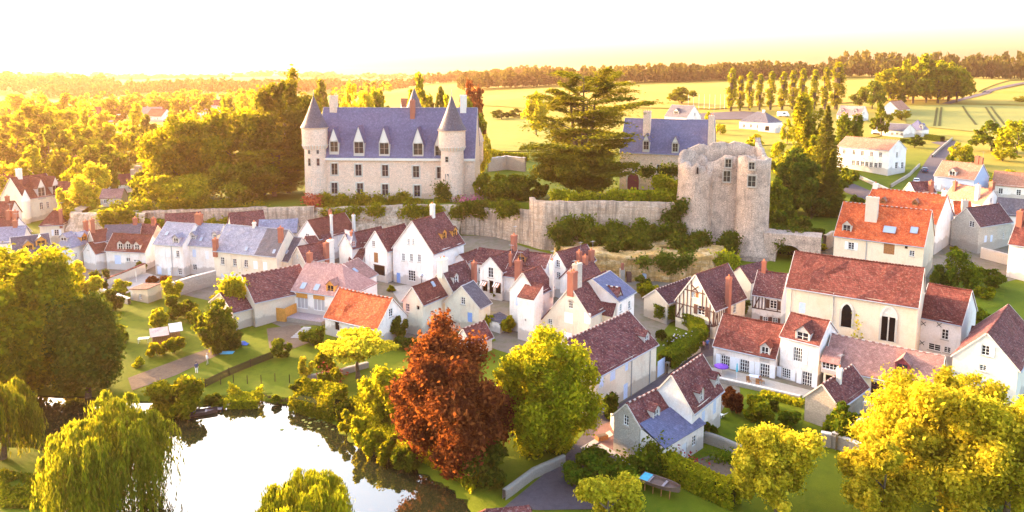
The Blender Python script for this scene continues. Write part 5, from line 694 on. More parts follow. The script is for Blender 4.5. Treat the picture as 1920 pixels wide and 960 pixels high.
def hash2(a, b): return np.sin(a*12.9898+b*78.233)*43758.5453 % 1.0
def vnoise(x, y):
    xi, yi = np.floor(x), np.floor(y); u, v = x-xi, y-yi; u = u*u*(3-2*u); v = v*v*(3-2*v)
    return (hash2(xi,yi)*(1-u)+hash2(xi+1,yi)*u)*(1-v)+(hash2(xi,yi+1)*(1-u)+hash2(xi+1,yi+1)*u)*v
def fbm(x, y): return vnoise(x,y)*.5+vnoise(x*2.1+9,y*2.1)*.27+vnoise(x*4.3+3,y*4.3)*.15+vnoise(x*8.7,y*8.7+5)*.08
def loft(name, rows, mat, amp=.5, sc=.35, sub=3, parent=None, smooth=False, mats=None):
    """rows: profiles with the same number of points; refined and roughened like rock"""
    A = np.array(rows, float)
    for ax in (0,1):
        for _ in range(sub if ax == 1 else 1):
            n = A.shape[ax]; B = np.moveaxis(A, ax, 0); mid = (B[:-1]+B[1:])/2; C = np.empty((2*n-1,)+B.shape[1:]); C[0::2] = B; C[1::2] = mid; A = np.moveaxis(C, 0, ax)
    n0, n1 = A.shape[:2]; P = A.reshape(-1,3)
    d = (fbm(P[:,0]*sc+P[:,1]*sc*.7, P[:,2]*sc*1.6)-.5)*2*amp
    P = P.copy(); P[:,1] -= d; P[:,0] += (fbm(P[:,2]*sc, P[:,0]*sc)-.5)*amp*.6; P[:,2] += (fbm(P[:,0]*sc*2+7, P[:,1]*sc)-.5)*amp*.4
    I = (np.arange(n0-1)[:,None]*n1+np.arange(n1-1)[None,:]).ravel()
    me = fmesh(name, P, np.stack([I,I+n1,I+n1+1,I+1],1), mat)
    return link(name, me, parent, smooth=smooth)
def along(pts, step):
    out = []; pts = [np.array(p,float) for p in pts]
    for a,b in zip(pts[:-1],pts[1:]):
        n = max(1,int(np.linalg.norm(b-a)/step))
        for i in range(n): out.append(a+(b-a)*i/n)
    return out+[pts[-1]]
def cliff(name, pts, mat, amp, zb, zt, out=1.6, top=.25, sc=.35, inside=2.5):
    st = along(pts, 2.0); rows = []
    for i,p in enumerate(st):
        d = st[min(i+1,len(st)-1)]-st[max(i-1,0)]; d = d/np.linalg.norm(d); n = np.array((d[1],-d[0]))
        b = zb if not callable(zb) else zb(p); t = zt if not callable(zt) else zt(p)
        pr = [(n*out,b-2),(n*out*.75,b+(t-b)*.25),(n*out*.35,b+(t-b)*.6),(n*.12,t-.1),(n*.0,t+top),(-n*inside,t+top-.15)]
        rows.append([(p[0]+o_[0],p[1]+o_[1],z) for o_,z in pr])
    o = loft(name, rows, mat, amp, sc); o['kind'] = 'structure'; return o
lo_ = lambda p: max(1.0, float(_ev(_low, np.array([p[0]]), np.array([p[1]-3]))[0])); hi_ = lambda p: float(_ev(_high, np.array([p[0]]), np.array([p[1]+1]))[0])
cliff('cliff', [(-112,190),(-108,176),(-105.5,171.8),(-96,170.0),(-86,168.6)], 'rock', 1.1, lo_, hi_, 2.2)
cliff('cliff', [(-86,168.6),(-72,168.2),(-58,168.8)], 'rock', .9, lo_, lambda p: hi_(p)-3.2, 1.6, inside=4)
cliff('cliff', [(-46.5,169.6),(-38,170.2),(-30,170.2),(-20,169.6),(-12,168.6)], 'rock', 1.3, lo_, lambda p: hi_(p)-.2, 2.4)
cliff('cliff', [(9,150),(12,144),(16,139.8),(22,138.4),(30,137.6),(38,138.6),(42,141),(43.5,147)], 'golden_rock', 1.0, 1.0, lambda p: 6.9+.3*math.sin(p[0]*.5), 1.0, inside=18)
def masonry(name, label, pts, zb, zt, mat, th=.6, amp=.10, cap='mortar', cat='wall', rag=.0, group=None, sc=.5):
    """free standing or retaining wall following pts; zb, zt numbers or functions"""
    t = thing(name, label, cat, (pts[0][0],pts[0][1],0), 0, group); st = along(pts, .9); rows = []; caps = []
    for i,p in enumerate(st):
        d = st[min(i+1,len(st)-1)]-st[max(i-1,0)]; d = d/np.linalg.norm(d); n = np.array((d[1],-d[0]))*th/2
        b = zb(p) if callable(zb) else zb; tp = (zt(p) if callable(zt) else zt) + rag*(fbm(np.array([p[0]*.9]),np.array([p[1]*.9+i*.1]))[0]-.5)*2
        q = p-np.array(pts[0])
        rows.append([(q[0]+n[0],q[1]+n[1],b),(q[0]+n[0],q[1]+n[1],b+(tp-b)*.5),(q[0]+n[0],q[1]+n[1],tp),(q[0]-n[0],q[1]-n[1],tp),(q[0]-n[0],q[1]-n[1],b)])
        caps.append((q,n*1.25,tp))
    o = loft('wall', rows, mat, amp, sc, sub=2, parent=t)
    if cap:
        mb = MB()
        for (q,n,z),(q2,n2,z2) in zip(caps[:-1],caps[1:]):
            a = [(q[0]+n[0],q[1]+n[1]),(q2[0]+n2[0],q2[1]+n2[1]),(q2[0]-n2[0],q2[1]-n2[1]),(q[0]-n[0],q[1]-n[1])]; zz = (z,z2,z2,z)
            mb.poly([(x,y,h+.12) for (x,y),h in zip(a,zz)]); mb.poly([(a[0][0],a[0][1],z-.03),(a[1][0],a[1][1],z2-.03),(a[1][0],a[1][1],z2+.12),(a[0][0],a[0][1],z+.12)])
            mb.poly([(a[3][0],a[3][1],z+.12),(a[2][0],a[2][1],z2+.12),(a[2][0],a[2][1],z2-.03),(a[3][0],a[3][1],z-.03)])
        mb.build('coping', [cap], t)
    return t
masonry('terrace_wall', 'upper retaining wall above the green ledge left of the chateau', [(-88,171.5),(-74,171.3),(-58.5,171.5)], 4.5, lambda p: hi_(p)+.4, 'terrace_wall', .9, .3, cap=None, rag=.35)
masonry('terrace_wall', 'tall smooth retaining wall with iron ties left of the chateau cliff', [(-58.5,169.3),(-52,169.3),(-46.5,169.6)], 1.5, lambda p: hi_(p)+.6, 'terrace_wall', 1.2, .18, cap=None, rag=.2)
masonry('terrace_wall', 'pale rampart stretch between the chateau cliff and the curved bastion', [(-12,169.0),(-8,168.2),(-3.5,166.2),(1,162.2),(4.5,159.2)], 1.5, lambda p: hi_(p)-.6, 'terrace_wall', 1.0, .35, cap=None, rag=.5)
masonry('bastion_wall', 'long curved bastion wall under the great cedar', [(4.5,162),(4.8,158.6),(7,156.6),(10,155.9),(20,155.6),(30,155.4),(37,156.2)], 3.0, lambda p: 15.0-.02*abs(p[0]-18), 'terrace_wall', 1.2, .2, cap=None, rag=.25)
# ---------------------------------------------------------------- air
hz = MB(); hz.box(-6900,6900,-800,7900,-4.5,112); o = hz.build('haze', []); tag(o, 'warm evening haze filling the valley', 'haze', kind='stuff')
hm = bpy.data.materials.new('haze'); hm.use_nodes = True; hn = hm.node_tree; hn.nodes.remove(hn.nodes['Principled BSDF'])
pv = hn.nodes.new('ShaderNodeVolumePrincipled'); pv.inputs['Color'].default_value = (1.0,.52,.30,1); pv.inputs['Density'].default_value = HAZE; pv.inputs['Anisotropy'].default_value = .5
hn.links.new(pv.outputs[0], hn.nodes['Material Output'].inputs['Volume']); o.data.materials.append(hm)
# ---------------------------------------------------------------- house builder
def clip(poly, a, b, c):          # keep a*x+b*y<=c
    out = []
    for i in range(len(poly)):
        p, q = poly[i], poly[(i+1) % len(poly)]; fp = a*p[0]+b*p[1]-c; fq = a*q[0]+b*q[1]-c
        if fp <= 1e-9: out.append(p)
        if (fp < -1e-9 and fq > 1e-9) or (fp > 1e-9 and fq < -1e-9):
            t = fp/(fp-fq); out.append((p[0]+(q[0]-p[0])*t, p[1]+(q[1]-p[1])*t))
    return out
def wall_face(mb, outline, holes, to3, depth=.18, m=0):
    """convex outline (u,z) with rectangular holes (u0,u1,z0,z1); to3(u,z,d) gives the point d metres inside"""
    us = sorted({p[0] for p in outline} | {h[0] for h in holes} | {h[1] for h in holes})
    zs = sorted({p[1] for p in outline} | {h[2] for h in holes} | {h[3] for h in holes})
    n = len(outline); ar = sum(outline[i][0]*outline[(i+1)%n][1]-outline[(i+1)%n][0]*outline[i][1] for i in range(n))
    ol = outline if ar > 0 else outline[::-1]
    for i in range(len(us)-1):
        for j in range(len(zs)-1):
            uc, zc = (us[i]+us[i+1])/2, (zs[j]+zs[j+1])/2
            if any(h[0] < uc < h[1] and h[2] < zc < h[3] for h in holes): continue
            c = [(us[i],zs[j]),(us[i+1],zs[j]),(us[i+1],zs[j+1]),(us[i],zs[j+1])]
            for k in range(n):
                p, q = ol[k], ol[(k+1)%n]; a, b = q[1]-p[1], p[0]-q[0]
                c = clip(c, a, b, a*p[0]+b*p[1])
                if len(c) < 3: break
            if len(c) >= 3: mb.poly([to3(u,z,0) for u,z in c], [(u,z) for u,z in c], m)
    for u0,u1,z0,z1 in holes:
        for (a,b),(c,d) in (((u0,z0),(u1,z0)),((u1,z0),(u1,z1)),((u1,z1),(u0,z1)),((u0,z1),(u0,z0))):
            mb.poly([to3(a,b,0),to3(c,d,0),to3(c,d,depth),to3(a,b,depth)], None, m)
NZ = np.random.default_rng(3)
def roof_slope(mb, a, b, c, d, th=.14, wob=.05, m=0, nx=6, ny=4, m2=None, split=None):
    """a,b = eave ends, c,d = ridge ends above b and a; a slightly uneven slab"""
    a, b, c, d = [np.array(p, float) for p in (a,b,c,d)]
    nrm = np.cross(b-a, d-a); nrm /= np.linalg.norm(nrm)
    if nrm[2] < 0: nrm = -nrm
    lu = max(np.linalg.norm(b-a), np.linalg.norm(c-d)); lv = np.linalg.norm(d-a)
    nx = max(3, int(lu/1.6)); G = {}; off = NZ.random()*50
    for i in range(nx+1):
        for j in range(ny+1):
            s, t = i/nx, j/ny; p = (a*(1-s)+b*s)*(1-t) + (d*(1-s)+c*s)*t
            e = 0 if i in (0,nx) else 1
            p = p + nrm*(NZ.normal()*wob*.5*e*(0 if j == ny else 1)) - np.array((0,0,1))*wob*1.6*math.sin(math.pi*s)*(1 if j else .3)
            G[i,j] = (p, (s*lu+off, t*lv+off))
    for i in range(nx):
        for j in range(ny):
            q = [G[i,j],G[i+1,j],G[i+1,j+1],G[i,j+1]]
            mm = m2 if (m2 is not None and (i+.5)/nx > 1-split) else m
            mb.poly([x[0] for x in q], [x[1] for x in q], mm)
    rim = [G[i,0][0] for i in range(nx+1)] + [G[nx,j][0] for j in range(1,ny+1)] + [G[i,ny][0] for i in range(nx-1,-1,-1)] + [G[0,j][0] for j in range(ny-1,0,-1)]
    for i in range(len(rim)):
        p, q = rim[i], rim[(i+1)%len(rim)]
        if np.linalg.norm(p-q) > 1e-6: mb.poly([p, q, q-nrm*th, p-nrm*th], None, m)
    mb.poly([a-nrm*th,d-nrm*th,c-nrm*th,b-nrm*th], None, m)
def ridge_row(mb, p, q, r=.13, step=.42, m=0):
    p = np.array(p,float); q = np.array(q,float); L = np.linalg.norm(q-p); n = max(2,int(L/step)); d = (q-p)/n
    for i in range(n):
        a = p+d*i; b = p+d*(i+.86); z = np.array((0,0,.02*math.sin(i*1.7)-.05*math.sin(math.pi*(i+.5)/n)))
        mb.tube([a+z, b+z], [r, r*.9], 6, m if i % 2 else m+1)
_cache = {}
def window_mesh(w, h, fm, nv=2, nh=3, fr=.07):
    k = ('w',round(w,2),round(h,2),fm,nv,nh)
    if k not in _cache:
        mb = MB()
        mb.box(-w/2,w/2,-.03,.05,-h/2,-h/2+fr); mb.box(-w/2,w/2,-.03,.05,h/2-fr,h/2)
        mb.box(-w/2,-w/2+fr,-.03,.05,-h/2+fr,h/2-fr); mb.box(w/2-fr,w/2,-.03,.05,-h/2+fr,h/2-fr)
        for i in range(1,nv):
            x = -w/2+w*i/nv; mb.box(x-.035,x+.035,-.02,.04,-h/2+fr,h/2-fr)
        for j in range(1,nh):
            z = -h/2+h*j/nh; mb.box(-w/2+fr,w/2-fr,-.012,.03,z-.02,z+.02)
        pn = MB(); pn.poly([(-w/2,.03,-h/2),(w/2,.03,-h/2),(w/2,.03,h/2),(-w/2,.03,h/2)])
        _cache[k] = (mb.mesh('window',[fm]), pn)
    return _cache[k]
def put_window(par, x, y, z, rz, w, h, fm='frame_white', glass='glass', nv=2, nh=3, name='window'):
    me, pn = window_mesh(w, h, fm, nv, nh)
    o = link(name, me, par, (x,y,z), rz)
    k = ('p',round(w,2),round(h,2),glass)
    if k not in _cache: _cache[k] = pn.mesh('pane',[glass])
    link('pane', _cache[k], o); return o
def slab_mesh(w, h, mat, boards=True, th=.05):
    k = ('s',round(w,2),round(h,2),mat)
    if k not in _cache:
        mb = MB(); mb.box(-w/2,w/2,-th,0,-h/2,h/2)
        if boards:
            for z in (-h*.3, h*.3): mb.box(-w/2+.03,w/2-.03,-th-.025,-th-.002,z-.05,z+.05)
            n = max(2,int(w/.22))
            for i in range(1,n): x = -w/2+w*i/n; mb.box(x-.012,x+.012,-th-.012,-th-.001,-h/2,h/2)
        _cache[k] = mb.mesh('shutter',[mat])
    return _cache[k]
def chimney(par, x, y, zroof, w, d, h, mat, npots=2):
    w *= .84; d *= .9; mb = MB(); z0 = zroof-1.6; zt = zroof+h
    mb.box(-w/2,w/2,-d/2,d/2,z0,zt-.35); mb.box(-w/2-.07,w/2+.07,-d/2-.07,d/2+.07,zt-.35,zt-.18); mb.box(-w/2-.02,w/2+.02,-d/2-.02,d/2+.02,zt-.18,zt)
    o = mb.build('chimney', [mat], par, (x,y,0))
    if (int(abs(x*7.3+zroof*11))) % 3 == 0:
        ae = MB(); ae.tube([(w*.4,0,zt-.6),(w*.4,0,zt+1.7)],[.022,.018],5)
        for q in range(5): ae.bar((w*.4-.45+q*.2,-.28,zt+1.55),(w*.4-.45+q*.2,.28,zt+1.55),.02,.02)
        ae.bar((w*.4-.5,0,zt+1.55),(w*.4+.5,0,zt+1.55),.025,.025); ae.build('aerial',['zinc'],o)
    n = max(1, int(w/.55))
    for i in range(n):
        p = MB(); p.lathe([(.13,zt-.01),(.10,zt+.28),(.13,zt+.29),(.13,zt+.36),(.0,zt+.36)], 8, (-w/2+w*(i+.5)/n,0)); p.build('chimney_pot',['terracotta'],o)
    return o
def dormer(par, x, y, z, w, h, slope, fm, rm, wm=None, rz=0, kind='dorm', roof_h=None):
    """gabled dormer whose front stands on the roof at (x,y,z=window centre); local -y looks out"""
    g = bpy.data.objects.new('dormer', None); COL.objects.link(g); g.parent = par; g.location = (x,y,z); g.rotation_euler = (0,0,rz)
    hw = w/2+.18; zb = -h/2-.15; zt = h/2+.12; rh = roof_h or hw*.95; dep = (zt-zb)/slope+.2; rd = (zt+rh-zb)/slope+.1
    wmat = wm or fm; mb = MB()
    wall_face(mb, [(-hw,zb-.5),(hw,zb-.5),(hw,zt),(0,zt+rh),(-hw,zt)], [(-w/2,w/2,-h/2,h/2)], lambda u,v,d: (u,d,v), .15)
    for s in (-1,1): mb.poly([(s*hw,0,zb-.4),(s*hw,dep,zt),(s*hw,0,zt)], None)
    mb.build('dormer_wall', [wmat], g)
    rb = MB(); e = .16
    for s in (-1,1):
        roof_slope(rb, (s*(hw+e),-e,zt-e*rh/hw),(s*(hw+e),dep+.1,zt-e*rh/hw),(0,rd,zt+rh),(0,-e,zt+rh), .08, .01)
    rb.build('dormer_roof', [rm], g)
    if kind == 'round':
        pass
    put_window(g, 0, .1, 0, 0, w-.02, h-.02, fm if fm != wmat or True else fm, nv=2, nh=2)
    return g
def beams_on(par, lst, to3, mat='timber', wd=.17):
    for (u0,z0),(u1,z1) in lst:
        mb = MB(); mb.bar(to3(u0,z0,-.03), to3(u1,z1,-.03), wd, .10, up=np.array(to3(0,0,-1.))-np.array(to3(0,0,0.)))
        mb.build('beam', [mat], par)
def build_house(t):
    key, name, label, wm, rm, x, y, z0, r, L, W, he, rise, hip, feats, kw = t
    par = thing(name, label, 'barn' if 'barn' in name else 'shed' if 'shed' in name else 'chapel' if name == 'chapel' else 'castle' if name == 'chateau' else 'house', (x,y,z0), r)
    ov, gi = .3, .12; hw = W/2-ov; hl = L/2-gi; sl = rise/(W/2); zt = he+ov*sl-.10; za = he+rise-.10; zb = -2.2
    F3 = {'f': lambda u,z,d: (u,-hw+d,z), 'b': lambda u,z,d: (u,hw-d,z), 'l': lambda u,z,d: (-hl+d,-u,z), 'r': lambda u,z,d: (hl-d,u,z)}
    RZ = {'f': 0, 'b': math.pi, 'l': -math.pi/2, 'r': math.pi/2}
    holes = {k: [] for k in 'fblr'}
    for f in feats:
        k, fc = f[0], f[1]
        if fc in 'fblr' and k in ('win','wins','winr','winst','bigwin','shut','door','doorb','hole','french','arch','gothic','gothw','archdoor','panelw','panelt'):
            u = f[2] if fc in 'fb' else (-f[3] if fc == 'l' else f[3]); holes[fc].append((u-f[5]/2, u+f[5]/2, f[4]-f[6]/2, f[4]+f[6]/2))
    mb = MB(); cat = 2.4 if kw.get('catl') else 0
    for fc in 'fb': wall_face(mb, [(-hl,zb),(hl,zb),(hl,zt),(-hl,zt)], holes[fc], F3[fc])
    for fc,hk in (('l','l'),('r','r')):
        ap = zt if hk in hip else za
        ol = [(-hw,zb),(hw,zb),(hw,zt)] + ([(0,za)] if ap == za else []) + [(-hw,zt)]
        if cat and fc == 'l': ol = [(-hw-cat,zb),(hw,zb),(hw,zt),(0,za),(-hw-cat,zt-cat*sl)]
        wall_face(mb, ol, holes[fc], F3[fc])
    # black block inside paints the rooms dark, so that openings do not show through
    mb.build('wall', [wm], par)
    ib = MB(); ib.box(-hl+.45,hl-.45,-hw+.45,hw-.45,zb,zt-.2); ib.build('interior', ['dark'], par)
    rb = MB(); zr = he+rise; yc = W/2; ca = cat+ov if cat else 0
    il = W/2*.9 if 'l' in hip else 0; ir = W/2*.9 if 'r' in hip else 0
    mats = [rm] + ([kw['rm2']] if 'rm2' in kw else [])
    wob = .15 if rm in ('tile_brown','tile_dark','tile_red','tile_orange') else .04
    roof_slope(rb, (-L/2,-yc,he),(L/2,-yc,he),(L/2-ir,0,zr),(-L/2+il,0,zr), wob=wob, m2=1 if 'rm2' in kw else None, split=kw.get('split'))
    roof_slope(rb, (L/2,yc+ca,he-ca*sl),(-L/2,yc+ca,he-ca*sl),(-L/2+il,0,zr),(L/2-ir,0,zr), wob=wob)
    if il: roof_slope(rb, (-L/2,yc,he),(-L/2,-yc,he),(-L/2+il,0,zr),(-L/2+il,0,zr+.001), wob=.02)
    if ir: roof_slope(rb, (L/2,-yc,he),(L/2,yc,he),(L/2-ir,0,zr),(L/2-ir,0,zr+.001), wob=.02)
    roof = rb.build('roof', mats, par)
    if L-il-ir > 1:
        rr = MB(); ridge_row(rr, (-L/2+il,0,zr-.02),(L/2-ir,0,zr-.02), .12 if kw.get('rt') else .10)
        tag(rr.build('ridge_tiles', ['ridge_mortar', rm if 'tile' in rm else 'lead'] if kw.get('rt') else ([rm,'tile_red'] if 'tile' in rm else ['lead','lead']), roof), kind='stuff')
    gb = MB(); gb.tube([(-L/2+.05,-yc-.07,he-.12),(L/2-.05,-yc-.07,he-.12)], [.085,.085], 6); gb.build('gutter', ['zinc'], par)
    if not hip:
        for s in (-1,1):
            vb = MB()
            for ys in (-1,1): vb.bar((s*(L/2+.004),ys*(yc-.02),he-.09),(s*(L/2+.004),ys*.03,zr-.09), .06, .16, up=(0,0,1))
            vb.build('verge', ['mortar'], par)
    for f in feats:
        k, fc, fx, fy, fz = f[:5]; a = f[5:]
        if fc in 'fblr':
            u = fx if fc in 'fb' else (-fy if fc == 'l' else fy); to3 = F3[fc]; rz = RZ[fc]
            def at(z, d, uu=None): return to3(u if uu is None else uu, z, d)
            if k in ('win','wins','winr','winst','bigwin','french','arch'):
                w_, h_ = a[0], a[1]; fm = 'frame_red' if k == 'winr' else 'frame_white'
                nv, nh = (4 if w_ > 1.8 else 2), 3
                if k == 'french': nv, nh = 4, 4
                if k == 'winst': fm, nv, nh = 'freestone', 2, 2
                if k == 'bigwin': nv, nh = (3 if w_ > 1.5 else 2), 1 if w_ > 2 else 4
                o = put_window(par, *at(fz,.10), rz, w_-.01, h_-.01, fm, 'curtain' if k == 'bigwin' and w_ > 2 else 'glass', nv, nh)
                if k in ('win','wins','winr'):
                    sb = MB(); sb.box(-w_/2-.12,w_/2+.12,-.20,.02,-h_/2-.14,-h_/2-.01); sb.build('sill', ['freestone'], o)
                if k == 'winst':
                    sb = MB(); e = .28
                    for s in (-1,1): sb.box(s*(w_/2+e/2)-e/2,s*(w_/2+e/2)+e/2,-.14,-.02,-h_/2,h_/2); sb.box(-w_/2-e,w_/2+e,-.15,-.02,s*(h_/2+.14)-.14,s*(h_/2+.14)+.14)
                    sb.build('stone_surround', ['freestone'], o)
                if k in ('wins','french'):
                    sm = a[2] if k == 'wins' else 'shutter_white'
                    for s in (-1,1):
                        so = link('shutter', slab_mesh(w_*.52, h_+.1, sm), o, (s*(w_*.77+.04),-.115,0))
                if k == 'arch':
                    ab = MB(); n = 8
                    for i in range(n):
                        A, B = math.pi*i/n, math.pi*(i+1)/n; ab.bar((w_*.58*math.cos(A),-.13,h_/2-.25+w_*.5*math.sin(A)),(w_*.58*math.cos(B),-.13,h_/2-.25+w_*.5*math.sin(B)),.2,.16,up=(0,1,0))
                    ab.build('arch_stones', ['freestone'], o)
            elif k in ('shut','panelw','panelt'):
                mt = a[2] if k == 'shut' else ('wood' if k == 'panelw' else 'timber')
                o = link('shutter', slab_mesh(a[0]-.02, a[1]-.02, mt), par, at(fz,.06), rz)
            elif k == 'panel': link('wood_panel', slab_mesh(a[0], a[1], 'wood_orange'), par, at(fz,-.02), rz)
            elif k in ('door','doorb'):
                mt = 'blue_paint' if k == 'doorb' else a[2]
                o = link('door', slab_mesh(a[0]-.02, a[1]-.02, mt), par, at(fz,.12), rz)
                hb = MB(); hb.box(a[0]/2-.2,a[0]/2-.12,-.12,-.06,-.06,.06); hb.build('handle', ['zinc'], o)
            elif k == 'hole':
                o = MB(); o.box(-a[0]/2,a[0]/2,-.02,.10,a[1]/2-.001,a[1]/2+.16); o.build('lintel', ['timber'], par, at(fz,-.03), rz)
            elif k == 'awning':
                o = MB(); w_ = a[0]
                for i in range(6):
                    u0, u1 = -w_/2+w_*i/6, -w_/2+w_*(i+1)/6
                    o.poly([(u0,0,.25),(u1,0,.25),(u1,-.8,-.25),(u0,-.8,-.25)], None, i % 2); o.poly([(u0,-.8,-.25),(u1,-.8,-.25),(u1,-.8,-.4),(u0,-.8,-.4)], None, i % 2)
                o.build('awning', ['frame_white','terracotta'], par, at(fz,-.02), rz)
            elif k in ('gothic','gothw','archdoor'):
                w_, h_ = a[0], a[1]; po = k != 'archdoor'; ab = MB(); n = 9; pts = []
                for i in range(n+1):
                    t = i/n
                    if po:   # pointed arch from two arcs of radius w
                        if t <= .5: A = t*2*math.pi/3; pts.append((w_/2-w_+w_*math.cos(A), w_*math.sin(A)))
                        else: A = math.pi-(1-t)*2*math.pi/3; pts.append((-w_/2+w_+w_*math.cos(A), w_*math.sin(A)))
                    else: pts.append((w_/2*math.cos(math.pi*t), w_/2*math.sin(math.pi*t)))
                zsp = h_/2-.02
                tp = MB(); tp.poly([(p[0],-.01,zsp+p[1]) for p in pts]); 
                o = tp.build('arch_opening', ['dark' if k == 'gothic' else ('freestone' if po else 'door_purple')], par, at(fz,0), rz)
                for i in range(n):
                    p, q = pts[i], pts[i+1]; ab.bar((p[0]*1.1,-.05,zsp+p[1]*1.06),(q[0]*1.1,-.05,zsp+q[1]*1.06),.28,.16,up=(0,1,0))
                for s in (-1,1): ab.bar((s*w_*.56,-.05,-h_/2),(s*w_*.56,-.05,zsp),.26,.16,up=(0,1,0))
                ab.build('arch_stones', ['freestone'], o)
                if k == 'archdoor': link('door', slab_mesh(w_, h_, 'door_purple'), par, at(fz,.08), rz)
                if k == 'gothw':
                    tb = MB(); tb.bar((0,0,-h_/2),(0,0,zsp+.2),.16,.14,up=(0,1,0))
                    for s in (-1,1):
                        for i in range(6):
                            A, B = math.pi*i/6, math.pi*(i+1)/6; tb.bar((s*w_*.25+w_*.25*math.cos(A),-.03,zsp+w_*.3*math.sin(A)),(s*w_*.25+w_*.25*math.cos(B),-.03,zsp+w_*.3*math.sin(B)),.14,.12,up=(0,1,0))
                    tb.build('tracery', ['freestone'], o)
                    eb = MB(); eb.lathe([(.0,-.03),(.2,-.03),(.2,0)],10); e = eb.build('oculus',['dark'],o); e.rotation_euler=(R(90),0,0); e.location=(0,-.03,zsp+w_*.52)
            elif k == 'pipe':
                o = MB(); o.tube([to3(u,-1,-.08),to3(u,zt-.05,-.08)],[.06,.06],6); o.build('downpipe', ['zinc'], par)
            elif k == 'cross':
                o = MB()
                for s in (-1,1): o.bar((-.3*s,-.04,-.3),(.3*s,-.04,.3),.07,.05,up=(0,1,0))
                o.build('wall_tie', ['dark'], par, at(fz,-.01), rz)
        elif k in ('chim',):
            chimney(par, fx, fy if fc == 'F' else 0, fz, a[0], a[1], a[2], a[3])
        elif k == 'sky':
            nrm = math.atan(sl); o = MB(); w_, h_ = a[0], a[1]
            for s in (-1,1): o.box(s*w_/2-.05,s*w_/2+.05,-h_/2,h_/2,0,.1); o.box(-w_/2,w_/2,s*h_/2-.05,s*h_/2+.05,0,.101)
            g = o.build('skylight', ['lead'], par, (fx,fy,fz+.03)); g.rotation_euler = (nrm,0,0)
            p = MB(); p.poly([(-w_/2,-h_/2,.07),(w_/2,-h_/2,.07),(w_/2,h_/2,.07),(-w_/2,h_/2,.07)]); p.build('pane', ['glass_pale'], g)
        elif k.startswith('dorm'):
            w_, h_ = a[0], a[1]; drm = rm if rm != 'tile_pink' else 'tile_mauve'
            if k == 'dormw': dormer(par, fx, fy-.25, fz+.1, w_, h_, sl, 'frame_white', drm, 'white')
            elif k == 'dormst': dormer(par, fx, -yc+.25 if fz < he+3 else fy-.3, fz, w_, h_, sl, 'freestone', 'slate_blue' if 'slate' in rm else rm, 'freestone', roof_h=w_*(1.7 if key == 'chateau' else 1.35))
            elif k == 'dormflat':
                g = bpy.data.objects.new('dormer', None); COL.objects.link(g); g.parent = par; g.location = (fx,fy-.5,fz)
                o = MB(); hx = w_/2+.1
                wall_face(o, [(-hx,-1),(hx,-1),(hx,h_/2+.1),(-hx,h_/2+.1)], [(-w_/2,w_/2,-h_/2,h_/2)], lambda u,v,d: (u,d,v), .1)
                for s in (-1,1): o.poly([(s*hx,0,-.8),(s*hx,h_/sl+.8,h_/2+.1),(s*hx,0,h_/2+.1)])
                o.build('dormer_wall', ['white'], g); o = MB(); roof_slope(o, (-hx-.1,-.25,h_/2+.05),(hx+.1,-.25,h_/2+.05),(hx+.1,2.4,h_/2+1.35),(-hx-.1,2.4,h_/2+1.35),.08,.01); o.build('dormer_roof',[rm],g)
                put_window(g,0,.06,0,0,w_-.02,h_-.02,nv=4,nh=2)
            else:
                fm = a[2]; dormer(par, fx, fy-.25, fz+.1, w_, h_, sl, fm, drm, 'white' if fm == 'frame_white' else fm, rz=-math.pi/2 if fc == 'L' else 0)
        elif k == 'turretdorm':
            g = dormer(par, fx, fy-.4, fz+.2, .8, 1.1, sl, 'frame_white', 'slate', 'lead', roof_h=1.9)
        elif k == 'vent':
            g = dormer(par, fx, fy-.2, fz+.1, a[0]*.6, a[1]*.6, sl, 'wood', 'tile_salmon', 'wood', roof_h=.7)
    if kw.get('lean'):
        d0, dz = 3.0, 1.15; o = MB(); y1 = -yc-d0; x0, x1 = -hl+.2, hl+.3
        wall_face(o, [(x0,zb),(x1,zb),(x1,he-dz-.25),(x0,he-dz-.25)], [(x0+3.4,x0+4.3,.0,2.0),(x0+5.4,x0+6.2,1.0,2.2)], lambda u,z,d: (u,y1+.2+d,z))
        for xx in (x0,x1): o.poly([(xx,y1+.2,zb),(xx,-hw,zb),(xx,-hw,he-.2),(xx,y1+.2,he-dz-.2)])
        o.build('lean_to_wall', ['white'], par)
        link('door', slab_mesh(.88,1.98,'shutter_white'), par, (x0+3.85,y1+.3,1.0)); put_window(par, x0+5.8, y1+.3, 1.6, 0, .79, 1.19)
        o = MB(); roof_slope(o, (x0-.15,y1,he-dz-.05),(x1+.15,y1,he-dz-.05),(x1+.15,-yc+.35,he+.36),(x0-.15,-yc+.35,he+.36),.1,.01); o.build('lean_to_roof', [kw['lean']], par)
        o = MB(); o.box(x0+.3,x1-.3,y1+.6,-hw,zb,he-dz-.6); o.build('interior', ['dark'], par)
    if kw.get('boxlean'):
        # tall boxy projection with its own single slope roof
        x0, x1 = -hl-.6, -hl+2.6; y0, y1 = -hw-2.2, -hw+1.0
        x0, x1, y0, y1 = -hl-2.3, -hl+.6, -hw-.9, -hw+2.0
        o = MB(); wall_face(o, [(y0,zb),(y1,zb),(y1,he+.15),(y0,he+.15)], [(y0+1.3,y0+1.6,2.9,3.2)], lambda u,z,d: (x0+d,u,z))
        wall_face(o, [(x0,zb),(x1,zb),(x1,he+1.9),(x0,he+.15)], [], lambda u,z,d: (u,y0+d,z)); wall_face(o, [(x0,zb),(x1,zb),(x1,he+1.9),(x0,he+.15)], [], lambda u,z,d: (u,y1-d,z))
        o.poly([(x1,y0,zb),(x1,y1,zb),(x1,y1,he+1.9),(x1,y0,he+1.9)]); o.build('bay_wall', ['white'], par)
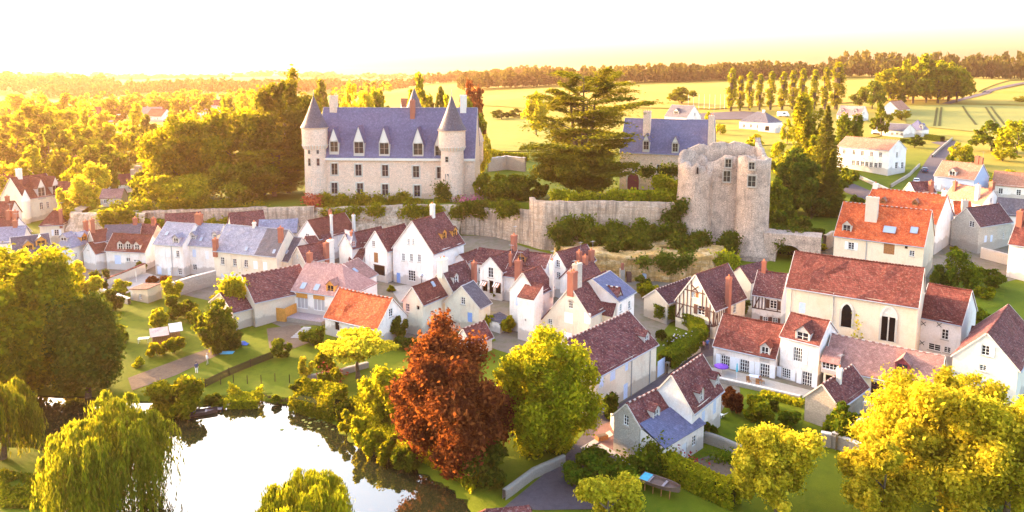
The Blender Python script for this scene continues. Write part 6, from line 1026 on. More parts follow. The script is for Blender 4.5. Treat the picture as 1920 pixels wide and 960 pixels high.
        o = MB(); roof_slope(o, (x0-.15,y1+.1,he+.1),(x0-.15,y0-.1,he+.1),(x1+.1,y0-.1,he+2.0),(x1+.1,y1+.1,he+2.0),.1,.02); o.build('bay_roof', ['tile_red'], par)
    if kw.get('cross'):
        # cross gable looking out of the front slope
        xc, cw, ch = .9, 4.6, he+rise-.9; d1 = 1.6; yb = -yc-d1
        o = MB(); wall_face(o, [(xc-cw/2,zb),(xc+cw/2,zb),(xc+cw/2,he-.6),(xc,ch-.1),(xc-cw/2,he-.6)], [], lambda u,z,d: (u,yb+.15+d,z))
        for s in (-1,1): o.poly([(xc+s*cw/2,yb+.15,zb),(xc+s*cw/2,-hw,zb),(xc+s*cw/2,-hw,he-.6),(xc+s*cw/2,yb+.15,he-.6)])
        o.build('wing_wall', ['cream'], par)
        o = MB()
        for s in (-1,1): roof_slope(o, (xc+s*(cw/2+.25),yb,he-.75),(xc+s*(cw/2+.25),-yc+1.2,he-.75),(xc,-.5,ch),(xc,yb,ch),.12,.05)
        o.build('wing_roof', ['tile_brown'], par)
        o = MB(); ridge_row(o, (xc,yb,ch),(xc,-.6,ch),.12); tag(o.build('ridge_tiles', ['mortar','tile_red'], par), kind='stuff')
        o = MB(); o.bar((xc-.9,yb+.1,ch-1.3),(xc+.9,yb+.1,ch-1.3),.14,.1); o.bar((xc,yb+.1,ch-1.3),(xc,yb+.1,ch-.2),.14,.1); o.build('gable_truss', ['timber'], par)
    if kw.get('frame') == 1:
        to3 = F3['l']; zs, zm, ztop = he-2.6, he-.25, zt
        B = [((-hw,zs),(hw,zs)),((-hw,zm),(hw,zm)),((-hw+.08,zs),(-hw+.08,zt)),((hw-.08,zs),(hw-.08,zt))]
        for i in range(1,10):
            u = -hw+2*hw*i/10
            if not any(h0-.75 < u < h1+.75 and h2 < zm and h3 > zs+.6 for h0,h1,h2,h3 in holes['l']): B.append(((u,zs),(u,zm)))
            top = za-.1-(za-zt)*abs(u)/hw
            if top-zm > .5 and not any(h0-.1 < u < h1+.1 and h3 > zm+.6 for h0,h1,h2,h3 in holes['l']): B.append(((u,zm),(u,top)))
        zc = zm+(za-zm)*.48; hwc = hw*(za-zc)/(za-zt)
        B += [((-hwc,zc),(hwc,zc)),((-hw+.2,zs),(-hw+1.4,zm)),((hw-.2,zs),(hw-1.5,zm)),((-.6,zc),(.6,zc+1.0)),((.6,zc),(-.6,zc+1.0))]
        beams_on(par, B, to3)
        to3 = F3['f']; B = [((-hl,zs),(-hl+3.4,zs)),((-hl,zt-.1),(-hl+3.4,zt-.1))] + [((-hl+.08+i*.55,zs),(-hl+.08+i*.55,zt-.1)) for i in range(7)] + [((-hl+.2,zs),(-hl+1.5,zt-.2))]
        beams_on(par, B, to3)
    if kw.get('frame') == 2:
        to3 = F3['f']; zs = he-2.3; B = [((-hl,zs),(hl,zs)),((-hl,zt-.1),(hl,zt-.1)),((-hl+.3,zs),(-hl+1.3,zt-.1))] + [((-hl+.1+i*.5,zs),(-hl+.1+i*.5,zt-.1)) for i in (0,1,2,3,4,8)]
        beams_on(par, B, to3)
    return par
HB = {}
for t in HOUSES: HB[t[0]] = build_house(t)
# ---------------------------------------------------------------- chateau towers and ruined keep
ch = HB['chateau']
def ctower(lx, ly, zb, zc, zt, za, r, label, wins):
    mb = MB(); mb.lathe([(r*1.06,zb-3),(r*1.02,zb+2),(r*.97,zc-1.0)], 28); o = mb.build('tower', ['castle'], ch, (lx,ly,0), smooth=True); tag(o, label)
    mb = MB(); mb.lathe([(r*.97,zc-1.0),(r*1.0,zc-.7),(r*1.14,zc),(r*1.14,zt),(r*1.22,zt+.15),(r*1.22,zt+.4)], 28); mb.build('parapet', ['castle'], o, smooth=False)
    mb = MB()
    for i in range(26):
        A = 2*math.pi*i/26; c, s = math.cos(A), math.sin(A); mb.bar((r*.98*c,r*.98*s,zc-.75),(r*1.13*c,r*1.13*s,zc+.15),.28,.35)
    tag(mb.build('corbels', ['freestone'], o), kind='stuff')
    mb = MB(); h = za-zt-.35; mb.lathe([(r*1.26,zt+.32),(r*.98,zt+.3+h*.16),(r*.55,zt+.3+h*.5),(r*.09,za-.7),(0,za)], 28); c = mb.build('conical_roof', ['slate_dark'], o, smooth=True)
    mb = MB(); mb.tube([(0,0,za-.5),(0,0,za+1.3)],[.09,.03],6); mb.lathe([(0,za+.2),(.2,za+.35),(0,za+.5)],8); mb.build('finial', ['lead'], c)
    for az,z,w_,h_ in wins:
        A = R(az); put_window(o, r*1.0*math.cos(A), r*1.0*math.sin(A), z, A+math.pi/2, w_, h_, 'freestone', nv=1 if w_ < 1 else 2, nh=2)
    return o
ctower(-20.2,-6.2,0,13.5,17.6,25.9,2.75,'left round tower with machicolated top and slate cone',[(-105,9.5,.8,1.9),(-60,9.5,.8,1.9),(-105,4.5,.8,1.9),(-60,4.5,.8,1.9),(-105,12.0,.7,1.0),(-60,12.0,.7,1.0),(-60,15.8,.9,1.2)])
ctower(14.3,-8.0,-.4,13.4,17.2,26.0,2.85,'right round tower with machicolated top and slate cone',[(-110,10.6,.9,1.4),(-110,6.0,1.0,2.2),(-50,2.2,.8,1.6),(-120,15.4,.8,1.1),(-55,15.4,.8,1.1)])
mb = MB(); mb.lathe([(0,19),(1.6,19),(1.6,22),(2.1,22.1),(0,27.5)],16); mb.build('rear_turret', ['slate_dark'], ch, (2.2,7.5,0))
mb = MB(); mb.lathe([(0,7.0),(.9,8.5),(.9,13.4),(1.15,13.5),(0,17.2)],14); mb.build('corner_turret', ['castle'], ch, (19.6,6.4,0))
mb = MB(); mb.box(-19.8,19.8,-7.0,-6.73,9.75,10.35); mb.build('cornice', ['freestone'], ch)
ht = HB['chancel']
t_ = [t for t in HOUSES if t[0] == 'chancel'][0]
mb = MB(); L_, W_ = t_[9], t_[10]; mb.lathe([(.2,-2),(.9,1.0),(1.0,1.5),(1.0,6.0),(1.2,6.1),(0,9.3)],14,(0,0)); mb.build('stair_turret', ['freestone'], ht, (-L_/2+.3,-W_/2-.2,0))
# ruined keep
kp = thing('ruined_keep', 'ruined twin towered stone keep with jagged broken top', 'ruin', (45,153,3))
def shell(cx, cy, ro, th, zb, ztop, bat=0, name='ruined_tower', a0=0, a1=360, mat='ruin'):
    A = np.radians(np.linspace(a0, a1, 49)); nz = 13; rows = []
    for a in A:
        tp = ztop(math.degrees(a)); pr = []
        for k in range(nz):
            t = k/(nz-1); z = zb+(tp-zb)*t; r = ro+bat*max(0,1-t*2.2)**2
            pr.append((cx+r*math.cos(a), cy+r*math.sin(a), z))
        pr.append((cx+(ro-th)*math.cos(a), cy+(ro-th)*math.sin(a), tp+.1)); pr.append((cx+(ro-th)*math.cos(a), cy+(ro-th)*math.sin(a), tp-6))
        rows.append(pr)
    A_ = np.array(rows); n0, n1 = A_.shape[:2]; P = A_.reshape(-1,3).copy()
    d = (fbm(P[:,0]*.8+P[:,1]*.8, P[:,2]*.9)-.5)*.5
    P[:,0] += d*np.cos(np.repeat(A,n1)); P[:,1] += d*np.sin(np.repeat(A,n1))
    I = (np.arange(n0-1)[:,None]*n1+np.arange(n1-1)[None,:]).ravel()
    return link(name, fmesh(name, P, np.stack([I,I+n1,I+n1+1,I+1],1), mat), kp)
j = lambda a,s=1.: (float(fbm(np.array([a*.022*s]),np.array([s*3.3]))[0])-.5)*3.2+(float(fbm(np.array([a*.11*s]),np.array([s*5.1]))[0])-.5)*.5
shell(39.8-45,157-153,3.75,1.3,.5,lambda a: 19.4+j(a)*1.3+3.0*max(0,math.sin(math.radians(a-10))),bat=.7)
shell(50.9-45,152.5-153,3.35,1.1,-2,lambda a: 22.0+j(a,1.7)*.7-.8*max(0,math.sin(math.radians(a+150))),bat=2.6)
def kwall(pts, zb, ztf, th, name='curtain_wall'):
    st = along(pts, .5); rows = []
    for i,p in enumerate(st):
        d = st[min(i+1,len(st)-1)]-st[max(i-1,0)]; d = d/np.linalg.norm(d); n = np.array((d[1],-d[0]))*th/2; tp = ztf(i/(len(st)-1))
        rows.append([(p[0]+n[0],p[1]+n[1],zb+(tp-zb)*k/8) for k in range(9)]+[(p[0]-n[0],p[1]-n[1],tp),(p[0]-n[0],p[1]-n[1],tp-7)])
    A_ = np.array(rows); n0, n1 = A_.shape[:2]; P = A_.reshape(-1,3).copy(); P[:,1] += (fbm(P[:,0]*.8,P[:,2]*.9)-.5)*.5
    I = (np.arange(n0-1)[:,None]*n1+np.arange(n1-1)[None,:]).ravel()
    return link(name, fmesh(name, P, np.stack([I,I+n1,I+n1+1,I+1],1), 'ruin'), kp)
kwall([(-3.0,2.9),(1.0,1.9),(4.0,1.2)], 0, lambda t: 21.8-2.0*abs(t-.5)+j(t*60,2.2)*.8, 1.4)
kwall([(-6.0,8.2),(-2.0,8.0),(2.5,7.6),(5.5,7.2),(8.6,6.6)], 4, lambda t: 23.4+1.6*abs(t-.35)+j(t*110,1.3)*1.5, 1.2)
kwall([(8.8,6.6),(9.0,2.5)], 2, lambda t: 24.6-3.0*t+j(t*40,2.9)*.8, 1.1)
for (wx,wy,wz,w_,h_,az) in ((4.45,-3.78,17.2,1.6,2.3,-112),(4.3,-3.82,20.4,1.2,1.5,-114),(.6,.72,17.6,1.5,2.4,-104),(.8,.70,20.4,1.3,1.8,-104)):
    o = put_window(kp, wx, wy, wz, R(az+90), w_, h_, 'freestone', nv=2, nh=2)
    sb = MB(); e = .14
    for s in (-1,1): sb.box(s*(w_/2+e/2)-e/2,s*(w_/2+e/2)+e/2,-.1,.5,-h_/2,h_/2); sb.box(-w_/2-e,w_/2+e,-.12,.5,s*(h_/2+.12)-.12,s*(h_/2+.12)+.12)
    sb.build('stone_surround', ['beige'], o)
mb = MB()
for (wx,wy,wz) in ((-5.8,.12,18.9),(-8.0,1.1,12.0),(2.2,1.35,10.0)):
    mb = MB(); mb.box(-.12,.12,-.12,.3,-.7,.7); o = mb.build('arrow_slit', ['dark'], kp, (wx,wy,wz))
# arched bridge right of the keep, low gate arch
ab = thing('stone_arch', 'dark stone archway under the hedge topped wall beside the keep', 'arch', (57,147,2.2))
mb = MB(); ow, oh = 2.6, 4.6
pts = [(-5,0),(-5,7.2),(6,7.2),(6,0)]
n = 12; arc = [(ow*math.cos(math.pi*i/n), 2.4+ow*math.sin(math.pi*i/n)) for i in range(n+1)]
poly = [(-5,-2),(-ow,-2)]+arc[::-1]+[(ow,-2),(6,-2),(6,7.2),(-5,7.2)]
for i in range(n):
    (a,b),(c,d) = arc[i],arc[i+1]
    mb.poly([(a,0,b),(c,0,d),(c,0,7.2),(a,0,7.2)]); mb.poly([(a,0,b),(a,5,b),(c,5,d),(c,0,d)])
mb.poly([(-5,0,-2),(-ow,0,-2),(-ow,0,7.2),(-5,0,7.2)]); mb.poly([(ow,0,-2),(6,0,-2),(6,0,7.2),(ow,0,7.2)])
mb.poly([(-5,0,7.2),(6,0,7.2),(6,5,7.2),(-5,5,7.2)]); mb.poly([(-ow,0,-2),(-ow,5,-2),(-ow,5,2.4),(-ow,0,2.4)]); mb.poly([(ow,0,-2),(ow,5,-2),(ow,5,2.4),(ow,0,2.4)])
mb.build('arch_wall', ['ruin'], ab, (0,0,0), R(-25))
mb = MB(); mb.poly([(-ow,4.8,-2),(ow,4.8,-2),(ow,4.8,5.2),(-ow,4.8,5.2)]); mb.build('passage', ['dark'], ab, (0,0,0), R(-25))
# ruined arcade on the terrace at the left
ra = thing('ruined_arcade', 'ruined wall stub with two round arches on the left terrace', 'ruin', (-95,196,8.2), R(12))
mb = MB()
for cx in (-1.4,2.0):
    arc = [(cx+1.3*math.cos(math.pi*i/10), 1.9+1.3*math.sin(math.pi*i/10)) for i in range(11)]
    for i in range(10):
        (a,b),(c,d) = arc[i],arc[i+1]; mb.poly([(a,0,b),(c,0,d),(c,0,4.6),(a,0,4.6)]); mb.poly([(a,0,b),(a,.8,b),(c,.8,d),(c,0,d)])
for x0,x1 in ((-4.5,-2.7),(-.1,.7),(3.3,4.2)): mb.box(x0,x1,0,.8,-1,4.6)
mb.build('arch_wall', ['terrace_wall'], ra)
mb = MB(); mb.box(-7.5,-4.5,-.3,1.1,-1,8.6); mb.box(-6.4,-4.5,-.3,1.1,8.6,9.5); mb.build('wall_stub', ['ruin'], ra)
# ---------------------------------------------------------------- trees and shrubs
leafmat('leaf_yellow', (.34,.31,.018), (.86,.72,.04), (.70,.58,.05), .5)
leafmat('leaf_lime', (.15,.19,.010), (.70,.62,.02), (.42,.38,.015), .5)
leafmat('leaf_olive', (.072,.120,.007), (.52,.46,.012), (.24,.25,.010), .48)
leafmat('leaf_green', (.040,.085,.008), (.32,.34,.012), (.14,.17,.010), .42)
leafmat('leaf_dark', (.040,.078,.010), (.20,.23,.014), (.10,.12,.012), .4)
leafmat('leaf_cedar', (.060,.088,.012), (.42,.38,.015), (.18,.17,.012), .42)
leafmat('leaf_copper', (.068,.021,.013), (.38,.11,.022), (.30,.11,.028), .45)
leafmat('leaf_willow', (.10,.135,.010), (.46,.44,.02), (.28,.27,.012), .45)
flat('leaf_pad',(.14,.17,.03))
leafmat('leaf_ivy', (.045,.085,.010), (.20,.24,.02), (.11,.13,.014), .35)
leafmat('leaf_forest', (.045,.058,.014), (.20,.17,.02), (.12,.10,.02), .4)
leafmat('petal_white', (.75,.70,.68), (.5,.45,.4), (.8,.78,.76), .2)
leafmat('petal_pink', (.55,.16,.26), (.5,.12,.2), (.7,.3,.4), .2)
leafmat('petal_red', (.40,.05,.04), (.4,.06,.04), (.55,.12,.05), .2)
flat('bark', (.10,.075,.05), .95, .1, var=.35, sc=4)
RG = np.random.default_rng(5)
def unit(n, rg=RG):
    v = rg.normal(size=(n,3)); return v/np.linalg.norm(v,axis=1,keepdims=True)
def leaves(C, out, size, rg=RG, asp=.62, spread=.9):
    n = len(C); nr = out + unit(n,rg)*spread; nr /= np.linalg.norm(nr,axis=1,keepdims=True)+1e-9
    a = np.cross(nr, unit(n,rg)); a /= np.linalg.norm(a,axis=1,keepdims=True)+1e-9; b = np.cross(nr,a)
    s = (size*(.45+1.1*rg.random(n)**1.5))[:,None]
    V = np.stack([C-a*s, C-b*s*asp+nr*s*.15, C+a*s, C+b*s*asp+nr*s*.15],1).reshape(-1,3)
    return V, np.arange(4*n).reshape(n,4)
def lobe_crown(h, w, cb, n, ls, nl, seed, flat=1.0, up=.3, rag=1.0):
    """two generations of leafy lobes: big limbs, each carrying smaller tufts, so the outline billows and has gaps"""
    rg = np.random.default_rng(seed); rx = w/2; z0 = h*cb; rz = (h-z0)/2; cz = z0+rz; n1 = max(5,nl//3); n2 = 7
    k = np.arange(n1)+.5; ph = np.arccos(1-2*k/n1); th = math.pi*(1+5**.5)*k+rg.random()*6
    D = np.stack([np.sin(ph)*np.cos(th),np.sin(ph)*np.sin(th),np.cos(ph)],1)+rg.normal(size=(n1,3))*.28; D /= np.linalg.norm(D,axis=1,keepdims=True)
    R1 = .42-.18*rag+(.16+.10*rag)*rg.random(n1)**1.3; C1 = D*(1.0-R1*(.95-.2*rag)-(.06+.16*rag)*rg.random(n1))[:,None]
    D2 = unit(n1*n2,rg)+np.repeat(D,n2,0)*.5; D2 /= np.linalg.norm(D2,axis=1,keepdims=True); R1r = np.repeat(R1,n2)
    R2 = R1r*(.28+.34*rg.random(n1*n2)); C2 = np.repeat(C1,n2,0)+D2*(R1r*(.6+(.3+.35*rag)*rg.random(n1*n2)))[:,None]
    R0 = np.array((rx*.86,rx*.86,rz*.93)); LC = np.vstack([C2,C1]); LR = np.append(R2,R1*.75); m = len(LR)
    p = LR**2; p[len(R2):] *= .45; p /= p.sum(); idx = rg.choice(m, n, p=p); u = unit(n,rg); u[:,2] = np.where(rg.random(n) < up, np.abs(u[:,2]), u[:,2])
    r = (LR[idx]*np.where(rg.random(n) < .3, .9+.6*rg.random(n)**2, .40+.65*rg.random(n)))[:,None]
    C = (LC[idx]+u*r)*R0
    C[:,2] = C[:,2]*flat+cz+rz*(1-flat)*.6; C[:,2] = np.maximum(C[:,2], .1+.25*rg.random(n)*min(1,h))
    tone = np.clip(.46+.30*rg.normal(size=n)+.35*(hash2(idx*1.7,idx*.3)-.5),0,1)
    V, Q = leaves(C, u, ls, rg); LC2 = C1*R0; LC2[:,2] = LC2[:,2]*flat+cz+rz*(1-flat)*.6
    return V, Q, tone, LC2
def trunk_mesh(h, r, LC, rg, top=.6, nb=7):
    mb = MB(); p = [(0,0,-.5)]; rr = [r*1.35]
    for i in range(1,5): p.append((rg.normal()*r*.5,rg.normal()*r*.5,h*top*i/4)); rr.append(r*(1-.18*i))
    mb.tube(p, rr, 8)
    for k in rg.choice(len(LC), min(nb,len(LC)), replace=False):
        e = np.array(LC[k]); s = np.array(p[2 if e[2] < h*.5 else 3]); m_ = (s+e)/2+np.array((0,0,-.1*h*.3)); mb.tube([s,m_,e],[r*.45,r*.28,r*.08],5)
    return mb.mesh('trunk',['bark'])
def leafy(par, name, V, Q, tone, mat): return link(name, fmesh(name, V, Q, mat, tone), par)
def mk_broad(t, h, w, mat, n, ls, cb, nl, seed, flat=1.0, rag=.75):
    V, Q, tone, LC = lobe_crown(h, w, cb, n, ls, nl, seed, flat, rag=rag); leafy(t, 'crown', V, Q, tone, mat)
    link('trunk', trunk_mesh(h, max(.12,w*.028), LC, np.random.default_rng(seed)), t)
def mk_willow(t, h, w, mat, seed, nl=85, per=26):
    """weeping willow: many small umbrellas of hanging strands over a dome"""
    rg = np.random.default_rng(seed); rx = w/2; Cs = []; Us = []; T_ = []
    D = unit(nl,rg); D[:,2] = np.abs(D[:,2])**.8; q = .45+.47*rg.random(nl)**.5
    K = np.stack([D[:,0]*rx*q*.92, D[:,1]*rx*q*.92, h*.42+D[:,2]*h*.55*q+h*.03*rg.normal(size=nl)],1); ns = 0
    for c in range(nl):
        ur = rx*(.13+.13*rg.random()); tb = rg.random()
        for k in range(per):
            A = rg.random()*6.28; e = ur*(.25+.8*rg.random()); st = K[c].copy(); dr = np.array((math.cos(A)+D[c,0]*.7,math.sin(A)+D[c,1]*.7,0)); dr /= np.linalg.norm(dr)+1e-6
            L = min(st[2]-.3, h*(.16+.34*rg.random()**1.3)); m_ = max(5,int((L+e)/.26)); s = np.linspace(0,1,m_)
            P = st+dr*(e*np.minimum(1,s*2.2)**.7)[:,None]; P[:,2] += .30*ur*np.sin(np.minimum(s*5,math.pi))-L*np.maximum(0,s-.08)**1.15; P[:,:2] += rg.normal(size=2)*.35*s[:,None]**2
            Cs.append(P+rg.normal(size=P.shape)*.06); T_.append(np.clip(.42+.45*(tb-.5)+.25*rg.normal()+rg.normal(size=m_)*.15,0,1)); Us.append(np.tile(dr,(m_,1)))
    C = np.vstack(Cs); C[:,2] = np.maximum(C[:,2],.15); U = np.vstack(Us); tone = np.concatenate(T_); n = len(C)
    a = np.stack([rg.normal(size=n)*.22,rg.normal(size=n)*.22,-np.ones(n)],1); a /= np.linalg.norm(a,axis=1,keepdims=True)
    b = np.cross(a, U+unit(n,rg)*.9); b /= np.linalg.norm(b,axis=1,keepdims=True)+1e-9; s = (.24*(.6+.8*rg.random(n)))[:,None]
    V = np.stack([C-a*s,C-b*s*.26,C+a*s*1.3,C+b*s*.26],1).reshape(-1,3)
    leafy(t,'crown',V,np.arange(4*n).reshape(n,4),tone,mat); link('trunk', trunk_mesh(h, w*.035, K[:12], rg, .55), t)
def mk_cedar(t, h, w, mat, n, ls, seed):
    """cedar: forked trunk and level plates of foliage, wide in the middle, ragged flat top"""
    rg = np.random.default_rng(seed); mb = MB(); stems = []
    for sx,sy,top in ((0,0,.97),(.10,.03,.88),(-.11,-.02,.84),(.02,-.1,.78)):
        e = np.array((sx*w,sy*w,h*top)); m_ = np.array((sx*w*.6,sy*w*.6,h*.45)); mb.tube([(0,0,-.5),(sx*w*.15,sy*w*.15,h*.22),m_,e],[w*.030,w*.024,w*.016,.05],7); stems.append((m_,e))
    Cs = []; tn = []; np_ = 58
    for i in range(np_):
        f = (i+.5)/np_; z = h*(.10+.88*f); pr = np.interp(f,[0,.12,.35,.55,.75,.9,1],[.70,.90,1.0,1.0,.84,.66,.50]); reach = w/2*pr*(.35+.78*rg.random())
        A = i*2.4+rg.normal()*.5; m_,e = stems[i % 4]; q = np.clip((z-h*.22)/(e[2]-h*.22),0,1); ax = np.array((e[0]*q,e[1]*q,0))
        root = ax+np.array((0,0,min(z,e[2])-reach*.12)); tip = np.array((reach*math.cos(A),reach*math.sin(A),z+reach*(.02+.10*rg.random())))
        mb.tube([root,(root+tip)/2+np.array((0,0,.25)),tip],[.15,.10,.03],5)
        m2 = int(n/np_*(.5+reach/(w/2))); s = .30+.80*rg.random(m2)**.75; wd = max(.9,reach*.36)*(1.2-np.abs(s-.7)); lat = rg.normal(size=m2)*.6*wd; sd_ = np.array((-math.sin(A),math.cos(A),0))
        P = root+(tip-root)*s[:,None]+sd_*lat[:,None]; P[:,2] += .26*rg.normal(size=m2)-.22*np.abs(lat)/(wd+.1)+.12-.5*np.maximum(0,s-.85)*reach*.3
        Cs.append(P); tn.append(np.clip(.45+.2*rg.normal(size=m2)+.3*(rg.random()-.5),0,1))
    C = np.vstack(Cs); tone = np.concatenate(tn); up = np.tile((0,0,1.),(len(C),1)); V, Q = leaves(C, up, ls, rg, .45, .5)
    leafy(t,'crown',V,Q,tone,mat); mb.build('trunk',['bark'],t)
def mk_conifer(t, h, w, mat, n, ls, seed):
    rg = np.random.default_rng(seed); nt_ = 22; Cs = []; Us = []
    f = rg.random(n)**1.4; tier = np.floor(f*nt_)/nt_; A = rg.random(n)*2*math.pi; nb = np.floor(A/(2*math.pi)*9+tier*13*.37)
    r = w/2*(1-tier)*(.35+.7*rg.random(n)**.5)*(.75+.45*hash2(nb,tier*50)); z = h*(.04+.95*tier)+h*.03*rg.random(n)-r*.28
    C = np.stack([r*np.cos(A),r*np.sin(A),np.maximum(z,.2)],1); U = np.stack([np.cos(A)*.5,np.sin(A)*.5,np.ones(n)],1)
    V, Q = leaves(C,U,ls,rg,.5,.7); leafy(t,'crown',V,Q,np.clip(.5+.22*rg.normal(size=n),0,1),mat)
    mb = MB(); mb.tube([(0,0,-.5),(0,0,h*.95)],[w*.04,.04],6); mb.build('trunk',['bark'],t)
def mk_poplar(t, h, w, mat, n, ls, seed):
    rg = np.random.default_rng(seed); nb = 40; f = (np.arange(nb)+.5)/nb; Cs = []; i = rg.integers(0,nb,n); A = hash2(i*1.1,i*.7)*6.28; s = rg.random(n)
    prof = np.sin(np.clip(.08+f*.95,0,1)*math.pi)**.55; rr = w/2*prof[i]*(.45+.5*hash2(i*2.3,i*1.9))
    C = np.stack([rr*np.cos(A)+rg.normal(size=n)*w*.10, rr*np.sin(A)+rg.normal(size=n)*w*.10, h*(.05+.88*f[i])+s*h*.10],1)
    U = np.stack([np.cos(A),np.sin(A),.6*np.ones(n)],1); V, Q = leaves(C,U,ls,rg,.6,.8); leafy(t,'crown',V,Q,np.clip(.5+.22*rg.normal(size=n),0,1),mat)
    mb = MB(); mb.tube([(0,0,-.5),(0,0,h*.9)],[w*.07,.05],6); mb.build('trunk',['bark'],t)
# prototypes for the trees that stand farther away
PROTO = {}
def far_proto(mat, v):
    k = (mat, v)
    if k not in PROTO:
        V, Q, tone, LC = lobe_crown(1.0, 1.0, .02, 3000, .040, 30, 40+v); cm = fmesh('crown', V, Q, mat, tone)
        PROTO[k] = (cm, trunk_mesh(1.0, .03, LC, np.random.default_rng(v), nb=4))
    return PROTO[k]
pop = None
for i,(kind,mat,x,y,z,h,w_,label,group,name,kw) in enumerate(TREES):
    nm = name or {'willow':'willow_tree','cedar':'cedar_tree','conifer':'spruce_tree','bush':'shrub'}.get(kind,'tree')
    t = thing(nm, label, 'shrub' if nm == 'shrub' else 'tree', (x,y,z), 0, group)
    if kind == 'broad': mk_broad(t,h,w_,mat,kw['n'],kw['ls'],kw['cb'],kw['lobes'],100+i,kw.get('flat',1.0),kw.get('rag',.75))
    elif kind == 'bush':
        V, Q, tone, LC = lobe_crown(h,w_,-.06,kw['n'],kw['ls'],kw['lobes'],100+i,rag=.35); leafy(t,'foliage',V,Q,tone,mat)
        mb = MB()
        for k in range(3): mb.tube([(0,0,-.3),tuple(LC[k*2])],[.06,.02],5)
        mb.build('stem',['bark'],t)
    elif kind == 'willow': mk_willow(t,h,w_,mat,100+i)
    elif kind == 'cedar': mk_cedar(t,h,w_,mat,kw['n'],kw['ls'],100+i)
    elif kind == 'conifer': mk_conifer(t,h,w_,mat,kw['n'],kw['ls'],100+i)
    elif kind == 'poplar':
        if pop is None:
            mk_poplar(t,1,.22,mat,3600,.016,7); pop = t
        else:
            for c_ in pop.children: link(c_.name.split('.')[0], c_.data, t)
        t.scale = (w_*1.0/.22,w_*1.0/.22,h*1.04); t.rotation_euler = (0,0,i*1.3)
    elif kind == 'far':
        cm, tm = far_proto(mat, i % 4); link('crown', cm, t); link('trunk', tm, t); t.scale = (w_*1.06,w_*1.06,h*1.02); t.rotation_euler = (0,0,i*1.7)
# wooded hills that read as one mass
def forest(name, spots, hh, ww, mat, label):
    V_, Q_, T_ = [], [], []; base = 0; rg = np.random.default_rng(77)
    PR = [lobe_crown(1,1,.0,90,.13,9,200+k) for k in range(5)]
    sp = np.array(spots); zz = TZ(sp[:,0],sp[:,1])
    for k,(x,y) in enumerate(spots):
        V, Q, tn, _ = PR[k % 5]; s = .75+.55*rg.random(); A = rg.random()*6.28; c_, s_ = math.cos(A), math.sin(A)
        W = V.copy(); W[:,0] = (V[:,0]*c_-V[:,1]*s_)*ww*s+x; W[:,1] = (V[:,0]*s_+V[:,1]*c_)*ww*s+y; W[:,2] = V[:,2]*hh*s+zz[k]
        V_.append(W); Q_.append(Q+base); T_.append(np.clip(tn+.3*(rg.random()-.5),0,1)); base += len(V)
    o = link(name, fmesh(name, np.vstack(V_), np.vstack(Q_), mat, np.concatenate(T_))); tag(o, label, 'forest', kind='stuff'); return o
rg = np.random.default_rng(9)
def band(x0, x1, yf, dep, n): 
    x = x0+(x1-x0)*rg.random(n); return [(a, yf(a)+dep*rg.random()) for a in x]
forest('forest', band(-1500,-330,lambda a: 1060+.12*(a+900)*(1 if a > -900 else -.3),330,1150), 17, 17, 'leaf_forest', 'wooded ridge glowing in the haze at upper left')
forest('forest', band(-420,250,lambda a: 1330+.1*a,260,520), 17, 17, 'leaf_forest', 'far wooded ridge behind the chateau')
forest('forest', band(-60,330,lambda a: 800+.12*a,90,330), 17, 14, 'leaf_forest', 'dark wood strip behind the cedar')
forest('forest', band(150,420,lambda a: 860-.02*a,70,230), 15, 13, 'leaf_forest', 'wood edge above the wheat field')
forest('forest', band(400,1100,lambda a: 850-.05*a,160,520), 25, 16, 'leaf_forest', 'forest on the skyline at upper right')
forest('forest', band(-2600,2600,lambda a: 2600+.0*a,700,900), 18, 40, 'leaf_forest', 'hazy distant woods along the horizon')
forest('forest', band(-420,-150,lambda a: 640+0*a,260,90), 13, 15, 'leaf_olive', 'valley woods beyond the far roofs at left')
forest('forest', band(-700,-330,lambda a: 420+0*a,400,150), 14, 15, 'leaf_olive', 'valley woods at the far left edge')
# ---------------------------------------------------------------- garden walls, hedges, fences
g_ = lambda d=0: (lambda p: tz(p[0],p[1])+d)
masonry('garden_wall', 'tall stone wall running down from the cream slate terrace', [(-58.30,139.88),(-61.44,136.17),(-63.71,132.21)], g_(-1), g_(2.8), 'rubble', .5, .08)
masonry('garden_wall', 'low stone wall at the top of the left garden', [(-78.55,134.88),(-69.52,128.63)], g_(-1), g_(1.1), 'rubble', .5, .08)
masonry('garden_wall', 'sloping tile capped wall before the three dormers', [(-78.73,137.82),(-77.52,142.65),(-76.33,148.03)], g_(-1), g_(2.0), 'beige', .5, .08, cap='tile_red')
masonry('garden_wall', 'stone wall between the two lawns beside the golden tree', [(35.22,78.72),(36.93,77.90),(38.42,75.95)], g_(-1), g_(1.6), 'rubble', .5, .08)
masonry('garden_wall', 'long stone wall climbing past the bright green shrub', [(36.23,77.68),(39.71,80.26),(42.88,82.46)], g_(-1), g_(1.9), 'rubble', .5, .08)
masonry('garden_wall', 'high stone wall closing the yard behind the golden tree', [(42.77,84.36),(43.35,83.41),(46.37,81.12)], g_(-1), g_(2.6), 'greystone', .5, .08)
masonry('garden_wall', 'mossy stone wall between lawn and vegetable plot', [(21.25,80.14),(23.64,78.27),(25.87,75.76)], g_(-1), g_(1.3), 'rubble', .5, .12, cap=None)
masonry('ramp_wall', 'pink plastered ramp wall beside the lower street', [(12.13,83.67),(12.65,78.55),(15.13,73.43)], g_(-1), g_(1.5), 'peach', .5, .1, cap=None)
masonry('quay_wall', 'pale low wall along the street under the copper beech', [(-0.80,68.03),(2.24,71.99),(5.69,74.75)], g_(-1), g_(1.1), 'rubble', .4, .08, cap=None)
